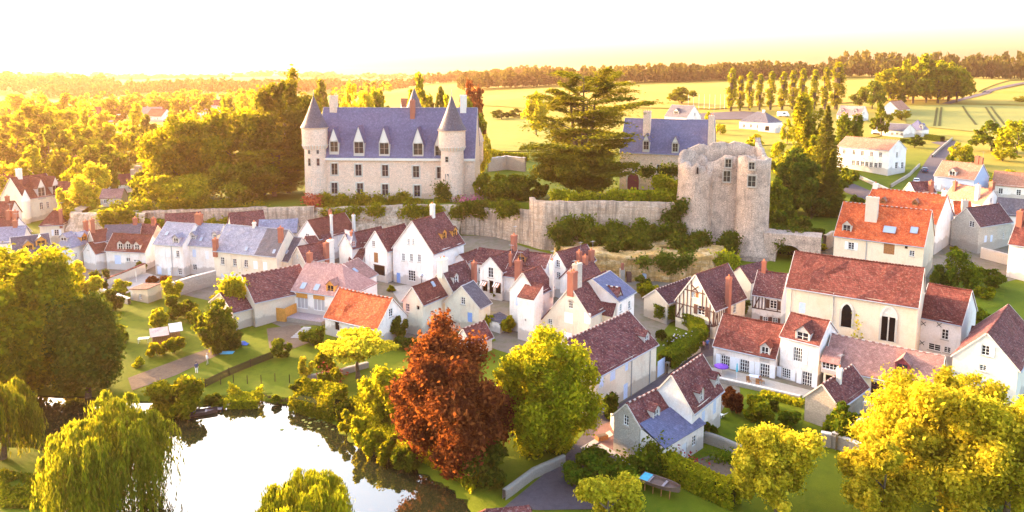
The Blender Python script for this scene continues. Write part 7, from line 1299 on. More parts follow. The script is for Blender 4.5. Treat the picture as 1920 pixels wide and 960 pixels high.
masonry('garden_wall', 'plastered wall under the ivy hedge of the little lawn', [(21.86,98.73),(25.72,103.90),(28.65,107.05)], g_(-1), g_(1.6), 'peach', .4, .05)
masonry('garden_wall', 'dry stone border wall crossing the lawn', [(-28.60,96.39),(-24.72,98.04),(-20.83,101.14)], g_(-1), g_(.8), 'rubble', .6, .2, cap=None)
masonry('garden_wall', 'grey rendered wall below the rubble cottage', [(99.27,151.27),(102.70,147.55)], g_(-1), g_(2.2), 'beige', .35, .05)
masonry('garden_wall', 'white wall along the grass bank of the long white building', [(101.23,229.31),(105.00,218.58),(105.27,201.29)], g_(-1), g_(.9), 'beige', .3, .03)
masonry('garden_wall', 'curved ramp wall beside the parked blue car', [(108.50,207.10),(122.35,222.73),(134.11,238.79)], g_(-1), g_(1.0), 'rubble', .3, .03, cap=None)
masonry('garden_wall', 'wall between bungalow garden and hillside road', [(148.98,257.59),(171.86,289.66),(191.68,317.58)], g_(-1), g_(1.0), 'rubble', .3, .03, cap=None)
masonry('garden_wall', 'stone wall stub left of the big orange roof', [(66.97,153.38),(70.04,156.01)], g_(-1), g_(3.2), 'rubble', .7, .15, cap=None, rag=.4)
masonry('garden_wall', 'low terrace edging in front of the french windows', [(28.06,96.58),(33.51,93.05),(37.45,90.38)], g_(-1), g_(.5), 'greystone', .4, .06)
masonry('garden_wall', 'stone field wall behind the chateau in the pasture', [(-7.48,225.89),(-1.69,230.06),(4.14,224.99)], g_(-1), g_(4.2), 'rubble', .7, .15, rag=.3)
def hedge(label, pts, wd, ht, mat='leaf_green', dens=150, ls=.17, name='hedge', z=None, base=0):
    """clipped hedge: leaves over a box shaped body following pts"""
    t = thing(name, label, 'hedge', (pts[0][0],pts[0][1],0)); st = [np.array(p[:2],float) for p in pts]; Cs, Us = [], []; rg = np.random.default_rng(int(abs(pts[0][0]*13+pts[0][1]*7)))
    core = MB()
    for a,b in zip(st[:-1],st[1:]):
        L = np.linalg.norm(b-a); d = (b-a)/L; n_ = np.array((d[1],-d[0])); m_ = int(dens*L*(wd+2*ht)); s = rg.random(m_)*(L+wd*.6)-wd*.3; q = rg.random(m_)*(wd+2*ht)
        off = np.where(q < ht, -wd/2, np.where(q < ht+wd, q-ht-wd/2, wd/2)); hz = np.where(q < ht, q, np.where(q < ht+wd, ht, q-ht-wd))
        X_ = a[0]+d[0]*s+n_[0]*off; Y_ = a[1]+d[1]*s+n_[1]*off; zz = TZ(X_,Y_) if z is None else z
        Cs.append(np.stack([X_,Y_,zz+base+hz],1)+rg.normal(size=(m_,3))*.09); u = np.stack([np.where(np.abs(off) > wd/2-.01, np.sign(off)*n_[0],0),np.where(np.abs(off) > wd/2-.01,np.sign(off)*n_[1],0),np.where(np.abs(off) > wd/2-.01,.1,1)],1); Us.append(u)
        zc = (tz(*(a+b)/2) if z is None else z)+base; ca = a-st[0]; cb_ = b-st[0]; core.bar((*ca,zc+ht/2),(*cb_,zc+ht/2),wd*.86,ht*.92)
    C = np.vstack(Cs)-np.array((pts[0][0],pts[0][1],0)); V, Q = leaves(C, np.vstack(Us), ls, rg); leafy(t,'foliage',V,Q,np.clip(.5+.25*rg.normal(size=len(C)),0,1),mat)
    core.build('branches',['hedge_core'],t); return t
hedge('clipped square hedge block standing in the pond edge', [(-36.44,90.34),(-33.38,90.35)], 2.2, 2.6, 'leaf_lime')
hedge('large clipped hedge block with reddish top at the pond', [(-27.15,89.46),(-22.04,86.84)], 2.6, 3.2, 'leaf_olive')
hedge('small clipped hedge beside the large pond hedge block', [(-21.65,85.15),(-20.34,86.66)], 1.2, 1.6, 'leaf_green')
hedge('long clipped hedge bright on top along the vegetable plot', [(16.06,73.23),(19.01,69.56),(21.59,66.92)], 1.6, 2.2, 'leaf_lime')
hedge('ivy hedge on the wall around the little lawn', [(21.97,99.24),(26.46,105.34),(29.31,109.65),(29.78,115.60),(27.56,119.45),(24.61,119.66)], 2.0, 1.9, 'leaf_green', base=.9)
hedge('dark clipped hedge along the path right of the keep', [(58.86,162.31),(70.08,162.30)], 1.4, 1.6, 'leaf_dark')
hedge('dark hedge in front of the bungalow', [(161.12,301.51),(167.29,298.68)], 1.5, 1.6, 'leaf_dark')
hedge('hedge at the corner of the bungalow by the crop field', [(181.01,318.01),(181.67,308.35)], 2.0, 2.2, 'leaf_dark')
hedge('low flower border hedge before the french windows', [(33.12,91.51),(36.86,88.85)], 1.0, .6, 'leaf_lime')
hedge('hedge strip in the pasture left of the cedar', [(-12.83,269.14),(-3.70,251.77),(4.54,247.22)], 2.5, 2.5, 'leaf_lime', 40, .3)
def ivy(label, boxes, mat='leaf_ivy', n=2500, ls=.28, name='ivy', cat='ivy', hang=0):
    """ivy or shrubs clinging to a wall or slope: boxes of (x0,x1,y0,y1,z0,z1)"""
    t = thing(name, label, cat, ((boxes[0][0]+boxes[0][1])/2, boxes[0][2], boxes[0][4])); o_ = np.array(t.location); rg = np.random.default_rng(int(abs(o_[0])*17+n)); Cs = []; vol = [ (b[1]-b[0]+1)*(b[5]-b[4]+1) for b in boxes]
    for b,v in zip(boxes,vol):
        k = max(3,int((b[1]-b[0])*.9)); m_ = int(n*v/sum(vol)); ci = rg.random((k,3)); i = rg.integers(0,k,m_); rad = rg.normal(size=(m_,3))*np.array((.8,.35,.7))
        c_ = np.array((b[0],b[2],b[4]))+ci*np.array((b[1]-b[0],b[3]-b[2],b[5]-b[4])); Cs.append(c_[i]+rad)
    C = np.vstack(Cs)-o_; U = np.tile((0,-.8,.5),(len(C),1)); V, Q = leaves(C,U,ls,rg); leafy(t,'leaves',V,Q,np.clip(.5+.25*rg.normal(size=len(C)),0,1),mat); return t
ivy('dark ivy and bushes spilling over the golden cliff below the bastion', [(9,16,148,153,5.5,9.5),(13,20,146,153,6.6,10.0),(18,30,142,153,6.8,9.2),(28,40,142.0,153,6.8,9.2),(38,46,143,150,5.5,8.0)], 'leaf_dark', 22000, .32)
ivy('ivy curtain hanging over the golden cliff', [(24,31,137.0,137.8,5.2,7.2),(31,34,137.0,137.8,5.6,7.2)], 'leaf_ivy', 3000, .26)
ivy('upright green shrubs along the foot of the bastion wall', [(9,14,153,155,8.5,11.2),(14,17,153,155,8.5,12.0),(19,24,153,155,8,10.5),(24,28,152,154.5,8,11),(28,34,152,154,7,9.2)], 'leaf_green', 9000, .3)
ivy('ivy column climbing where the bastion meets the keep', [(33.6,36.4,153.5,154.8,8.5,15.2)], 'leaf_ivy', 3500, .28)
ivy('yellow green creeper at the foot of the keep', [(38,43,138.6,140.5,3.5,7.0)], 'leaf_lime', 3500, .28)
ivy('dark bushes in the gap between the keep towers', [(42,47,147,149.5,4.5,9.0)], 'leaf_dark', 3500, .3)
ivy('rose and shrub border along the chateau terrace edge', [(-46,-12,172,174.5,11,12.6)], 'leaf_olive', 9000, .3, 'flower_border', 'flowers')
ivy('hanging greenery on the cliff below the chateau', [(-45,-36,168,170,8.6,11),(-33,-14,168,169.5,9.6,11.2)], 'leaf_olive', 6000, .3)
ivy('pink and orange roses at the foot of the left chateau tower', [(-51,-46.5,172,174.5,10.8,12.2)], 'petal_red', 1500, .22, 'rose_bush', 'flowers')
ivy('bright green ivy over the rampart right of the chateau', [(-13,-4,167.2,168,9.8,11.6),(-3,4.5,160,166,10.8,12.8)], 'leaf_green', 10000, .3)
ivy('pink flowering bush at the right corner of the chateau', [(-12,-8.5,171,173,11.4,12.4)], 'petal_pink', 700, .2, 'rose_bush', 'flowers')
ivy('ivy mass over the rock face at the left end of the terrace', [(-98,-86,167.6,169,6.5,10.2)], 'leaf_olive', 6000, .34)
ivy('green strip growing on the ledge between two terrace walls', [(-87,-58,168.4,170.5,5.8,7.2)], 'leaf_olive', 7000, .32)
ivy('shrubs along the top of the left terrace wall', [(-96,-60,173,175.5,9.6,11.2)], 'leaf_olive', 6000, .35)
ivy('green shrubs on the terrace behind the bastion wall', [(8,34,158,161,14.3,15.6)], 'leaf_lime', 6000, .32)
ivy('yellow rose bushes between lodge and keep', [(33,37.5,160,166,14,18)], 'leaf_lime', 4000, .32)
ivy('vine over the lodge doors', [(28,42,182.0,182.6,17.0,18.4)], 'leaf_ivy', 2500, .3)
ivy('shrub climbing the right chateau tower', [(-17.5,-16,173.2,174,11.2,15.5)], 'leaf_ivy', 1500, .26)
ivy('plants on the low walls and slope right of the keep', [(56,64,148,156,6,8.5)], 'leaf_dark', 6000, .32)
ivy('yellow ivy smothering the left gable of the long barn', [(-48.6,-46.4,119.0,120.4,3.0,7.0)], 'leaf_lime', 3000, .24)
ivy('white flowering climber on the chapel wall between the gothic openings', [(50.6,52.2,102.3,103.0,3.2,6.8)], 'leaf_lime', 1600, .2)
ivy('white climbing rose on the ivy hedge of the little lawn', [(25.6,26.2,105.6,106.2,1.6,2.2)], 'petal_white', 120, .14, 'rose_bush', 'flowers')
ivy('plants over the ramp wall beside the stone gable', [(11.5,16.5,71.5,74.5,1.0,2.2)], 'leaf_green', 2500, .2)
ivy('tangle of reddish flowers beside the vegetable plot door', [(17.5,19.5,73.0,74.0,.2,.9)], 'petal_red', 350, .15, 'rose_bush', 'flowers')
ivy('row of bean plants in the vegetable plot', [(22.0,25.5,73.5,76.5,.05,.35)], 'leaf_green', 900, .14, 'vegetable_row', 'vegetables')
ivy('flower bed with red and pink blooms beside the pond hedge', [(-25.5,-22,95,96.5,.1,.7)], 'petal_red', 700, .16, 'flower_bed', 'flowers')
ivy('water lily pads in front of the large pond hedge', [(-26,-22.5,84,88,-.62,-.60)], 'leaf_lime', 0, .2) if False else None
lp = thing('lily_pads', 'floating lily pads in front of the large pond hedge', 'water lilies', (*(-23.86,85.81),-.6)); rg = np.random.default_rng(4); mb = MB()
for k in range(46):
    a_, b_2 = rg.normal()*1.6, rg.normal()*1.9; r_ = .12+.12*rg.random(); mb.poly([(a_+r_*math.cos(q*.785),b_2+r_*math.sin(q*.785),.012+.004*rg.random()) for q in range(8)])
tag(mb.build('pads',['leaf_pad' if 'leaf_pad' in M else 'lawn'],lp),kind='stuff')
# ---------------------------------------------------------------- fences
def fence(label, pts, ht, gap, mat, slat=True):
    t = thing('wooden_fence', label, 'fence', (*pts[0],tz(*pts[0]))); st = along(pts, gap); o_ = np.array((*pts[0],tz(*pts[0])))
    pm = MB(); pm.box(-.05,.05,-.05,.05,-.3,ht+.1); pme = pm.mesh('post',[mat])
    P = [np.array((p[0],p[1],tz(*p)))-o_ for p in st]
    for p in P: link('post', pme, t, tuple(p))
    if slat:
        for a,b in zip(P[:-1],P[1:]):
            k = max(2,int(np.linalg.norm(b-a)/.16)); d = (b-a)/np.linalg.norm(b-a)
            mb = MB()
            for i in range(k): q = a+(b-a)*(i+.5)/k; mb.bar(q+np.array((0,0,.05)),q+np.array((0,0,ht)),.11,.025,up=np.array((d[1],-d[0],0)))
            for zz in (.25,ht-.25): mb.bar(a+np.array((0,0,zz)),b+np.array((0,0,zz)),.05,.06)
            tag(mb.build('slats',[mat],t),kind='stuff')
    return t
fence('dark wooden paling fence crossing the garden slope', [(-41.59,94.47),(-39.76,98.20),(-37.84,101.25),(-35.61,104.40)], 1.15, 2.4, 'dark_wood')
for k,p in enumerate([(-39.80,95.28),(-38.28,95.86),(-36.24,95.49),(-34.39,95.64),(-32.67,96.20),(-30.55,95.77)]):
    o = MB(); o.tube([(0,0,-.3),(0,0,1.25),(0,0,1.28)],[.06,.055,.02],6); tag(o.build('fence_post',['dark_wood'],None,(*p,tz(*p))), ['first','second','third','fourth','fifth','sixth'][k]+' wooden post from the left in the row across the lawn', 'post', 'wooden posts across the lawn')
st = along([(-33.6,92.6),(-30.5,91.0),(-26.8,91.0),(-24.2,89.6)], .3); rv = thing('wooden_revetment', 'stake revetment along the pond bank between the two clipped hedges', 'revetment', (*st[0],-.6))
o = MB(); o.tube([(0,0,-.6),(0,0,.55),(0,0,.62)],[.08,.075,.03],6); sm = o.mesh('stake',['timber'])
for k,p in enumerate(st): link('stake', sm, rv, (p[0]-st[0][0],p[1]-st[0][1],.08*math.sin(k*2.3)))
# ---------------------------------------------------------------- wooden deck with steps
dx = thing('wooden_deck', 'grey wooden deck in front of the smooth pink roof', 'deck', (*(-34.45,119.92),.2), -.37)
mb = MB()
for k in range(22): b0 = MB(); y0 = -1.6+k*.16; b0.box(-3.4,3.6,y0,y0+.145,1.0,1.05); b0.build('plank',['deck_wood'],dx)
mb.box(-3.4,3.6,-1.6,1.9,-.6,.99); mb.build('deck_base',['rubble'],dx)
o = MB(); o.box(-3.7,-3.6,-1.6,1.9,0,2.6); o.build('side_screen',['wood_orange'],dx); o = MB(); o.box(-5.6,-3.6,-1.75,-1.65,0,2.5); o.build('front_screen',['wood_orange'],dx)
gs = thing('garden_steps', 'pale garden steps climbing from the gravel to the deck', 'steps', (*(-35.06,111.32),.05), -.1)
for k in range(9): o = MB(); o.box(-.65,.65,k*.42,k*.42+.46,-.4,.12+k*.13); o.build('step',['stone_strip'],gs,(k*.16,0,0))
# ---------------------------------------------------------------- garden shed, annex, huts
sh = thing('wooden_shed', 'ramshackle wooden garden shed with tin roof sheets', 'shed', (*(-54.98,111.80),0), .5)
o = MB()
for k in range(14): b0 = MB(); b0.box(-2+k*.286,-2+k*.286+.27,-1.2,-1.16,0,1.5); b0.build('plank',['wood'],sh)
o.box(-2,2,-1.15,1.2,0,1.45); o.build('shed_body',['dark_wood'],sh)
o = MB(); roof_slope(o,(-2.3,-1.6,1.5),(.4,-1.6,1.45),(.4,1.5,1.9),(-2.3,1.5,1.95),.04,.02); o.build('tin_roof',['deck_wood'],sh); o = MB(); roof_slope(o,(.5,-1.4,1.8),(2.4,-1.4,1.75),(2.4,1.5,2.3),(.5,1.5,2.3),.04,.02); o.build('tin_roof',['zinc'],sh)
an = thing('garden_annex', 'small stone annex with pale quoins at the end of the tall wall', 'shed', (*(-68.55,130.35),.4), -.42)
o = MB(); wall_face(o,[(-2.2,-1),(2.2,-1),(2.2,2.9),(-2.2,2.3)],[(-.1,.6,.6,1.6)],lambda u,z,d:(u,d,z)); wall_face(o,[(0,-1),(3,-1),(3,2.9),(0,2.9)],[],lambda u,z,d:(2.2,u,z)); wall_face(o,[(0,-1),(3,-1),(3,2.3),(0,2.3)],[],lambda u,z,d:(-2.2,u,z)); o.build('wall',['peach'],an)
o = MB(); roof_slope(o,(-2.4,-.2,2.3),(2.4,-.2,2.92),(2.4,3,3.2),(-2.4,3,2.6),.1,.03); o.build('roof',['tile_brown'],an); put_window(an,.25,.1,1.1,0,.69,.99)
for k in range(7): o = MB(); o.box(-2.23,-1.9+(k%2)*.15,-.03,.3,-.5+k*.4,-.5+k*.4+.36); o.build('quoin',['freestone'],an)
hu = thing('garden_hut', 'little hut with corrugated dark roof beside the tall pale house', 'shed', (*(-1.92,115.28),.3), .9)
o = MB(); o.box(-1.4,1.4,-1.1,1.1,-1,2.0); o.build('hut_wall',['white'],hu); o = MB()
for k in range(12): x0 = -1.6+k*.27; o.poly([(x0,-1.4,2.02),(x0+.135,-1.4,2.1),(x0+.135,1.4,2.7),(x0,1.4,2.62)]); o.poly([(x0+.135,-1.4,2.1),(x0+.27,-1.4,2.02),(x0+.27,1.4,2.62),(x0+.135,1.4,2.7)])
o.build('corrugated_roof',['slate_dark'],hu); link('door',slab_mesh(.8,1.6,'shutter_blue'),hu,(-.3,-1.12,.8))
fr_ = thing('foreground_house', 'dark red brown roof at the bottom edge beside the street', 'house', (*(-0.59,62.03),-.3), .15)
o = MB(); o.box(-2.6,2.6,-1.8,1.8,-1,1.6); o.build('wall',['cream'],fr_); o = MB(); roof_slope(o,(-2.9,-2.2,1.4),(2.9,-2.2,1.4),(2.2,0,3.3),(-1.8,0,3.3),.12,.06); roof_slope(o,(2.9,2.2,1.4),(-2.9,2.2,1.4),(-1.8,0,3.3),(2.2,0,3.3),.12,.06); o.build('roof',['tile_brown'],fr_)
# ---------------------------------------------------------------- roofs behind and beyond
def small_house(label, p, z, L, W, he, rz, wm, rm, name='village_house', ch=None, rise=None, group=None, dorm=0):
    t = thing(name, label, 'house', (p[0],p[1],z), rz, group); rs = rise or W*.48
    o = MB()
    wall_face(o,[(-L/2,-2),(L/2,-2),(L/2,he),(-L/2,he)],[(-L/4-.5,-L/4+.5,he*.35,he*.75),(L/4-.5,L/4+.5,he*.35,he*.75)],lambda u,z_,d:(u,-W/2+d,z_)); wall_face(o,[(-L/2,-2),(L/2,-2),(L/2,he),(-L/2,he)],[],lambda u,z_,d:(u,W/2-d,z_))
    for s in (-1,1): wall_face(o,[(-W/2,-2),(W/2,-2),(W/2,he),(0,he+rs-.1),(-W/2,he)],[],lambda u,z_,d:(s*(L/2-d),u,z_))
    o.build('wall',[wm],t); o = MB(); e = .3
    roof_slope(o,(-L/2-.2,-W/2-e,he-e*rs/W*2),(L/2+.2,-W/2-e,he-e*rs/W*2),(L/2+.2,0,he+rs),(-L/2-.2,0,he+rs),.12,.05); roof_slope(o,(L/2+.2,W/2+e,he-e*rs/W*2),(-L/2-.2,W/2+e,he-e*rs/W*2),(-L/2-.2,0,he+rs),(L/2+.2,0,he+rs),.12,.05); o.build('roof',[rm],t)
    for s in (-1,1): put_window(t,s*L/4,-W/2+.1,he*.55,0,.99,he*.4-.01)
    if ch is not None: chimney(t,ch,.0,he+rs,1.0,.8,1.2,'brick')
    for k in range(dorm): dormer(t, -L/4+L/2*k, -W/4-.2, he+rs*.45, 1.0, 1.2, rs*2/W, 'frame_white', rm, 'white')
    return t
def at_y(px, Yd): return px
SMALL = [('dark slate roof with white stack behind the three dormers house',(-85.52,158.00),2.0,7,6,4.6,.25,'white','slate_dark',2.4),('low maroon roof left of the slate terrace',(-81.88,160.00),2.2,6,5,4.6,-.1,'beige','tile_brown',2.2),('red roof end behind the brick stack of the slate terrace',(-73.12,160.00),2.4,7,6,6.4,.35,'white','tile_brown',None),
 ('maroon roof peak behind the cream slate terrace',(-59.12,160.00),3.0,7,7,5.6,.5,'beige','tile_brown',None),('grey rendered shed roof under the tall retaining wall',(-51.94,160.00),3.0,8,5,4.8,.15,'greystone','slate',None),('tiny roof between the brown barn and the dark red roof',(-40.63,150.00),2.4,5,5,4.0,.5,'white','tile_brown',None),
 ('white extension behind the shop awnings',(-3.68,140.00),2.2,6,5,3.6,-.5,'white','tile_brown',None),('maroon roof between the slim flue and the cliff',(12.53,128.00),1.8,6,5,4.2,.8,'white','tile_brown',1.0),('small roof under the keep beside the brick stack',(44.18,132.00),1.6,6,5,3.4,.6,'beige','tile_brown',None),
 ('low tiled shed between chapel annexe and white stone gable',(68.24,104.00),.6,5,4,2.8,-.6,'beige','tile_brown',None),('navy slate roof above the rusty edge house',(118.06,168.00),6.5,8,7,3.6,-.5,'white','slate_dark',None),('white gabled roof between manor and red upper roof at far left',(-123.11,205.00),4.5,9,7,4.5,.4,'white','tile_red',2.0),('brown cottage roof below the yellow shrub mass',(-114.64,196.00),3.5,7,6,4.0,-.3,'beige','tile_brown',None),('low red roof at the left edge behind the gabled cottage',(-130.71,182.00),2.5,9,7,4.5,.2,'white','tile_red',3.0),('rosy roof above the manor at the left edge',(-154.76,225.00),5.0,10,8,5,-.2,'cream','tile_red',3.0),('slate roof left of the grey dormer house',(-113.00,160.00),1.6,8,6,4,.3,'white','slate',2.0),('small terrace cottage under the ruined arcade',(-101.47,184.00),8.8,5,4,2.6,.1,'beige','tile_mauve',None),('far roof above the salmon gables at right',(134.76,195.00),9.0,8,7,3.8,-.7,'white','tile_salmon',None)]
for lb,p,z,L_,W_,he_,rz_,wm_,rm_,c_ in SMALL: small_house(lb,p,z,L_,W_,he_,rz_,wm_,rm_,ch=c_)
FARH = [(180,212,620,'tile_red'),(205,205,640,'tile_brown'),(230,210,600,'tile_red'),(262,207,640,'tile_red'),(285,214,590,'tile_pink'),(300,225,560,'tile_red'),(330,205,680,'tile_red'),(352,202,700,'tile_brown'),(372,204,680,'tile_red'),(395,212,600,'tile_pink'),(405,203,690,'tile_red'),(430,200,700,'tile_red'),(15,218,600,'tile_pink'),(35,214,640,'tile_red'),(220,300,236,'tile_red'),(545,200,420,'tile_pink'),(775,178,500,'tile_red'),(470,203,640,'tile_red'),(60,225,560,'tile_brown'),(192,222,560,'tile_red')]
FL_ = ['leftmost far roof of the left valley hamlet','brown far roof right of the leftmost hamlet roof','long red far roof in the left valley hamlet','red far roof with pale gable in the hamlet','pink far roof low in the left valley hamlet','nearest red far roof with white gable in the hamlet','red far roof right of the hamlet centre','brown far roof above the terrace tree','red far roof over the yellow green tree','pink far roof half hidden by the yellow green tree','small red far roof near the tall cedar','red far roof just left of the tall cedar','pale pink far roof at the left edge','red far roof near the left edge','small red roofed cottage behind the ruined arcade','white gabled far house between cedar and left chateau tower','far red roof above the chateau ridge','far red roof peeping behind the cedar','brown far roof among the left edge trees','red far roof before the hamlet']
for k,((px,py,Yd,rm_),lb) in enumerate(zip(FARH,FL_)):
    x_ = (px-960)/1371*Yd*1.0; z_ = tz(x_,Yd); small_house(lb,(x_,Yd),z_,16 if Yd > 300 else 8,11 if Yd > 300 else 6,4.2 if Yd > 300 else 3,[.2,-.4,.6,-.1][k%4],'white',rm_,'far_house',ch=4.0 if k%2 else None)
# ---------------------------------------------------------------- people
flat('skin',(.55,.33,.24)); flat('cloth_white',(.75,.75,.78)); flat('cloth_navy',(.05,.06,.14)); flat('cloth_blue',(.06,.16,.50)); flat('cloth_pink',(.65,.30,.30)); flat('cloth_dark',(.03,.03,.04)); flat('cloth_khaki',(.42,.36,.28)); flat('hair',(.06,.04,.03)); flat('hair_grey',(.4,.38,.36))
def person(label, p, rz, h, top, legs, hair, stride=.18, arm=.15):
    """one continuous skinned figure with coloured clothes"""
    z = tz(*p); t = thing('person', label, 'person', (p[0],p[1],z+.05), rz)
    k = h/1.75; me = bpy.data.meshes.new('body')
    J = [(0,0,.95),(0,0,1.15),(0,.01,1.40),(0,.0,1.50),(0,-.02,1.60),(0,-.03,1.72), (.10,0,.90),(.11,-stride*.6,.50),(.11,-stride,.08),(.11,-stride-.16,.03), (-.10,0,.90),(-.11,stride*.2,.50),(-.11,stride,.08),(-.11,stride-.16,.03), (.19,0,1.40),(.25,arm*.3,1.13),(.25,-arm,.90),(.25,-arm-.03,.80), (-.19,0,1.40),(-.25,-arm*.3,1.13),(-.25,arm-.1,.90),(-.25,arm-.13,.80)]
    E_ = [(0,1),(1,2),(2,3),(3,4),(4,5),(0,6),(6,7),(7,8),(8,9),(0,10),(10,11),(11,12),(12,13),(2,14),(14,15),(15,16),(16,17),(2,18),(18,19),(19,20),(20,21)]
    Rr = [.155,.15,.165,.06,.095,.085,.095,.07,.045,.04,.095,.07,.045,.04,.065,.05,.038,.035,.065,.05,.038,.035]
    me.from_pydata([(a*k,b*k,c_*k) for a,b,c_ in J], E_, []); o = link('body', me, t); o.modifiers.new('skin','SKIN'); 
    sv = me.skin_vertices[0].data
    for i,r_ in enumerate(Rr): sv[i].radius = (r_*k,r_*k*.8 if i < 3 else r_*k)
    sv[0].use_root = True
    o.modifiers.new('sub','SUBSURF').levels = 1; o.modifiers['sub'].render_levels = 1
    dg = bpy.context.evaluated_depsgraph_get(); dg.update(); ev = bpy.data.meshes.new_from_object(o.evaluated_get(dg)); o.modifiers.clear(); o.data = ev; ev.materials.clear()
    for mt in (top, legs, 'skin', 'cloth_dark'): ev.materials.append(M[mt])
    for f in ev.polygons:
        c_ = f.center/k; z_ = c_.z
        f.material_index = 2 if z_ > 1.47 or (abs(c_.x) > .2 and z_ < 1.12 and z_ > .7) else (0 if z_ > .93 else (1 if z_ > .12 else 3))
    ev.polygons.foreach_set('use_smooth', np.ones(len(ev.polygons),bool))
    hb = MB(); hb.lathe([(.0,1.60*k),(.10*k,1.62*k),(.112*k,1.70*k),(.09*k,1.79*k),(0,1.82*k)],10,(0,.015*k)); hb.build('hair',[hair],t,smooth=True)
    fb = MB(); fb.box(-.02,.02,-.135*k,-.10*k,1.64*k,1.68*k); fb.build('nose',['skin'],t)
    return t
person('person in a white top and shorts walking by the vegetable plot', (-44.42,102.05), 2.4, 1.75, 'cloth_white', 'cloth_khaki', 'hair_grey')
person('person in a navy top and pale trousers standing on the garden path', (-44.67,98.98), .4, 1.72, 'cloth_navy', 'cloth_white', 'hair', .05)
person('person in a blue shirt walking up the lane by the half timbered house', (29.99,107.81), 3.0, 1.80, 'cloth_blue', 'cloth_navy', 'hair')
person('person in a pink top and dark trousers beside the blue shirt', (29.25,107.45), 3.1, 1.65, 'cloth_pink', 'cloth_dark', 'hair')
# ---------------------------------------------------------------- vehicles
flat('car_blue',(.03,.09,.18),.25,.6,.3,.02); flat('car_silver',(.62,.64,.70),.25,.6,.3,.02); flat('rubber',(.02,.02,.02)); flat('lamp_red',(.4,.02,.02))
def car(label, p, rz, mat, L=4.2, W=1.75, H_=1.45):
    t = thing('parked_car', label, 'car', (p[0],p[1],tz(*p)+.12), rz, 'cars parked on the hillside road')
    prof = [(-L/2,.35),(-L/2,.75),(-L/2+.15,.92),(-L*.22,1.0),(-L*.10,H_-.05),(L*.05,H_),(L*.28,H_-.06),(L*.44,.98),(L/2,.88),(L/2,.38),(L/2-.3,.25),(-L/2+.3,.25)]
    o = MB(); ws = [.86,.92,.95,.92,.76,.74,.76,.92,.95,.9,.9,.9]
    A_ = [(x,-W/2*q,z) for (x,z),q in zip(prof,ws)]; B_ = [(x,W/2*q,z) for (x,z),q in zip(prof,ws)]; n = len(prof)
    for i in range(n): k = (i+1)%n; o.poly([A_[i],A_[k],B_[k],B_[i]])
    o.poly(A_); o.poly(B_[::-1]); o.build('body',[mat],t)
    for y_,s in ((-1,-1),(1,1)):
        g = MB(); g.poly([(-L*.185,s*(W/2*.915),1.03),(-L*.095,s*(W/2*.79),H_-.12),(L*.26,s*(W/2*.79),H_-.13),(L*.38,s*(W/2*.915),1.03)]); g.build('side_window',['glass'],t)
    g = MB(); g.poly([(-L*.225,-W*.40,1.03),(-L*.225,W*.40,1.03),(-L*.115,W*.35,H_-.08),(-L*.115,-W*.35,H_-.08)]); g.build('windscreen',['glass'],t)
    g = MB(); g.poly([(L*.445,-W*.40,1.03),(L*.445,W*.40,1.03),(L*.30,W*.35,H_-.09),(L*.30,-W*.35,H_-.09)]); g.build('rear_window',['glass'],t)
    for sx in (-1,1):
        for sy in (-1,1):
            wl = MB(); wl.lathe([(0,-.1),(.31,-.1),(.31,.1),(0,.1)],14); w_o = wl.build('wheel',['rubber'],t,(sx*L*.31,sy*(W/2-.12),.31)); w_o.rotation_euler = (R(90),0,0)
            rm_ = MB(); rm_.lathe([(0,.108),(.19,.108),(.19,.09)],12); ro = rm_.build('rim',['zinc'],w_o); 
            if sy > 0: ro.rotation_euler = (R(180),0,0)
        lb = MB()
    for sy in (-1,1):
        lb = MB(); lb.box(-L/2-.012,-L/2+.05,sy*W*.34-.16,sy*W*.34+.16,.62,.78); lb.build('headlight',['frame_white'],t); lb = MB(); lb.box(L/2-.05,L/2+.012,sy*W*.36-.12,sy*W*.36+.12,.62,.85); lb.build('tail_light',['lamp_red'],t)
    return t
car('dark blue car parked beside the curved ramp wall', (129.91,228.37), R(-112), 'car_blue')
car('silver car parked lower on the hillside road', (118.77,212.51), R(-118), 'car_silver')
cv = thing('camper_van', 'white camper van parked near the villa', 'van', (*(151.13,408.29),18.73), R(8))
o = MB(); o.box(-3,2.2,-1.1,1.1,.5,2.9); o.poly([(2.2,-1.1,.5),(3.3,-1.0,.5),(3.3,1.0,.5),(2.2,1.1,.5)]); o.poly([(3.3,-1.0,.5),(3.3,1.0,.5),(3.2,1.0,1.3),(3.2,-1.0,1.3)]); o.poly([(3.2,-1.0,1.3),(3.2,1.0,1.3),(2.2,1.1,2.3),(2.2,-1.1,2.3)])
for s in (-1,1): o.poly([(2.2,s*1.1,.5),(3.3,s*1.0,.5),(3.2,s*1.0,1.3),(2.2,s*1.1,2.3)])
o.build('body',['tin_white'],cv); o = MB(); o.box(-.6,.8,-1.115,-1.09,1.6,2.3); o.build('side_window',['glass'],cv)
for sx in (-1.8,2.2):
    for sy in (-1,1): wl = MB(); wl.lathe([(0,-.1),(.35,-.1),(.35,.1),(0,.1)],12); wo = wl.build('wheel',['rubber'],cv,(sx,sy*1.0,.35)); wo.rotation_euler = (R(90),0,0)
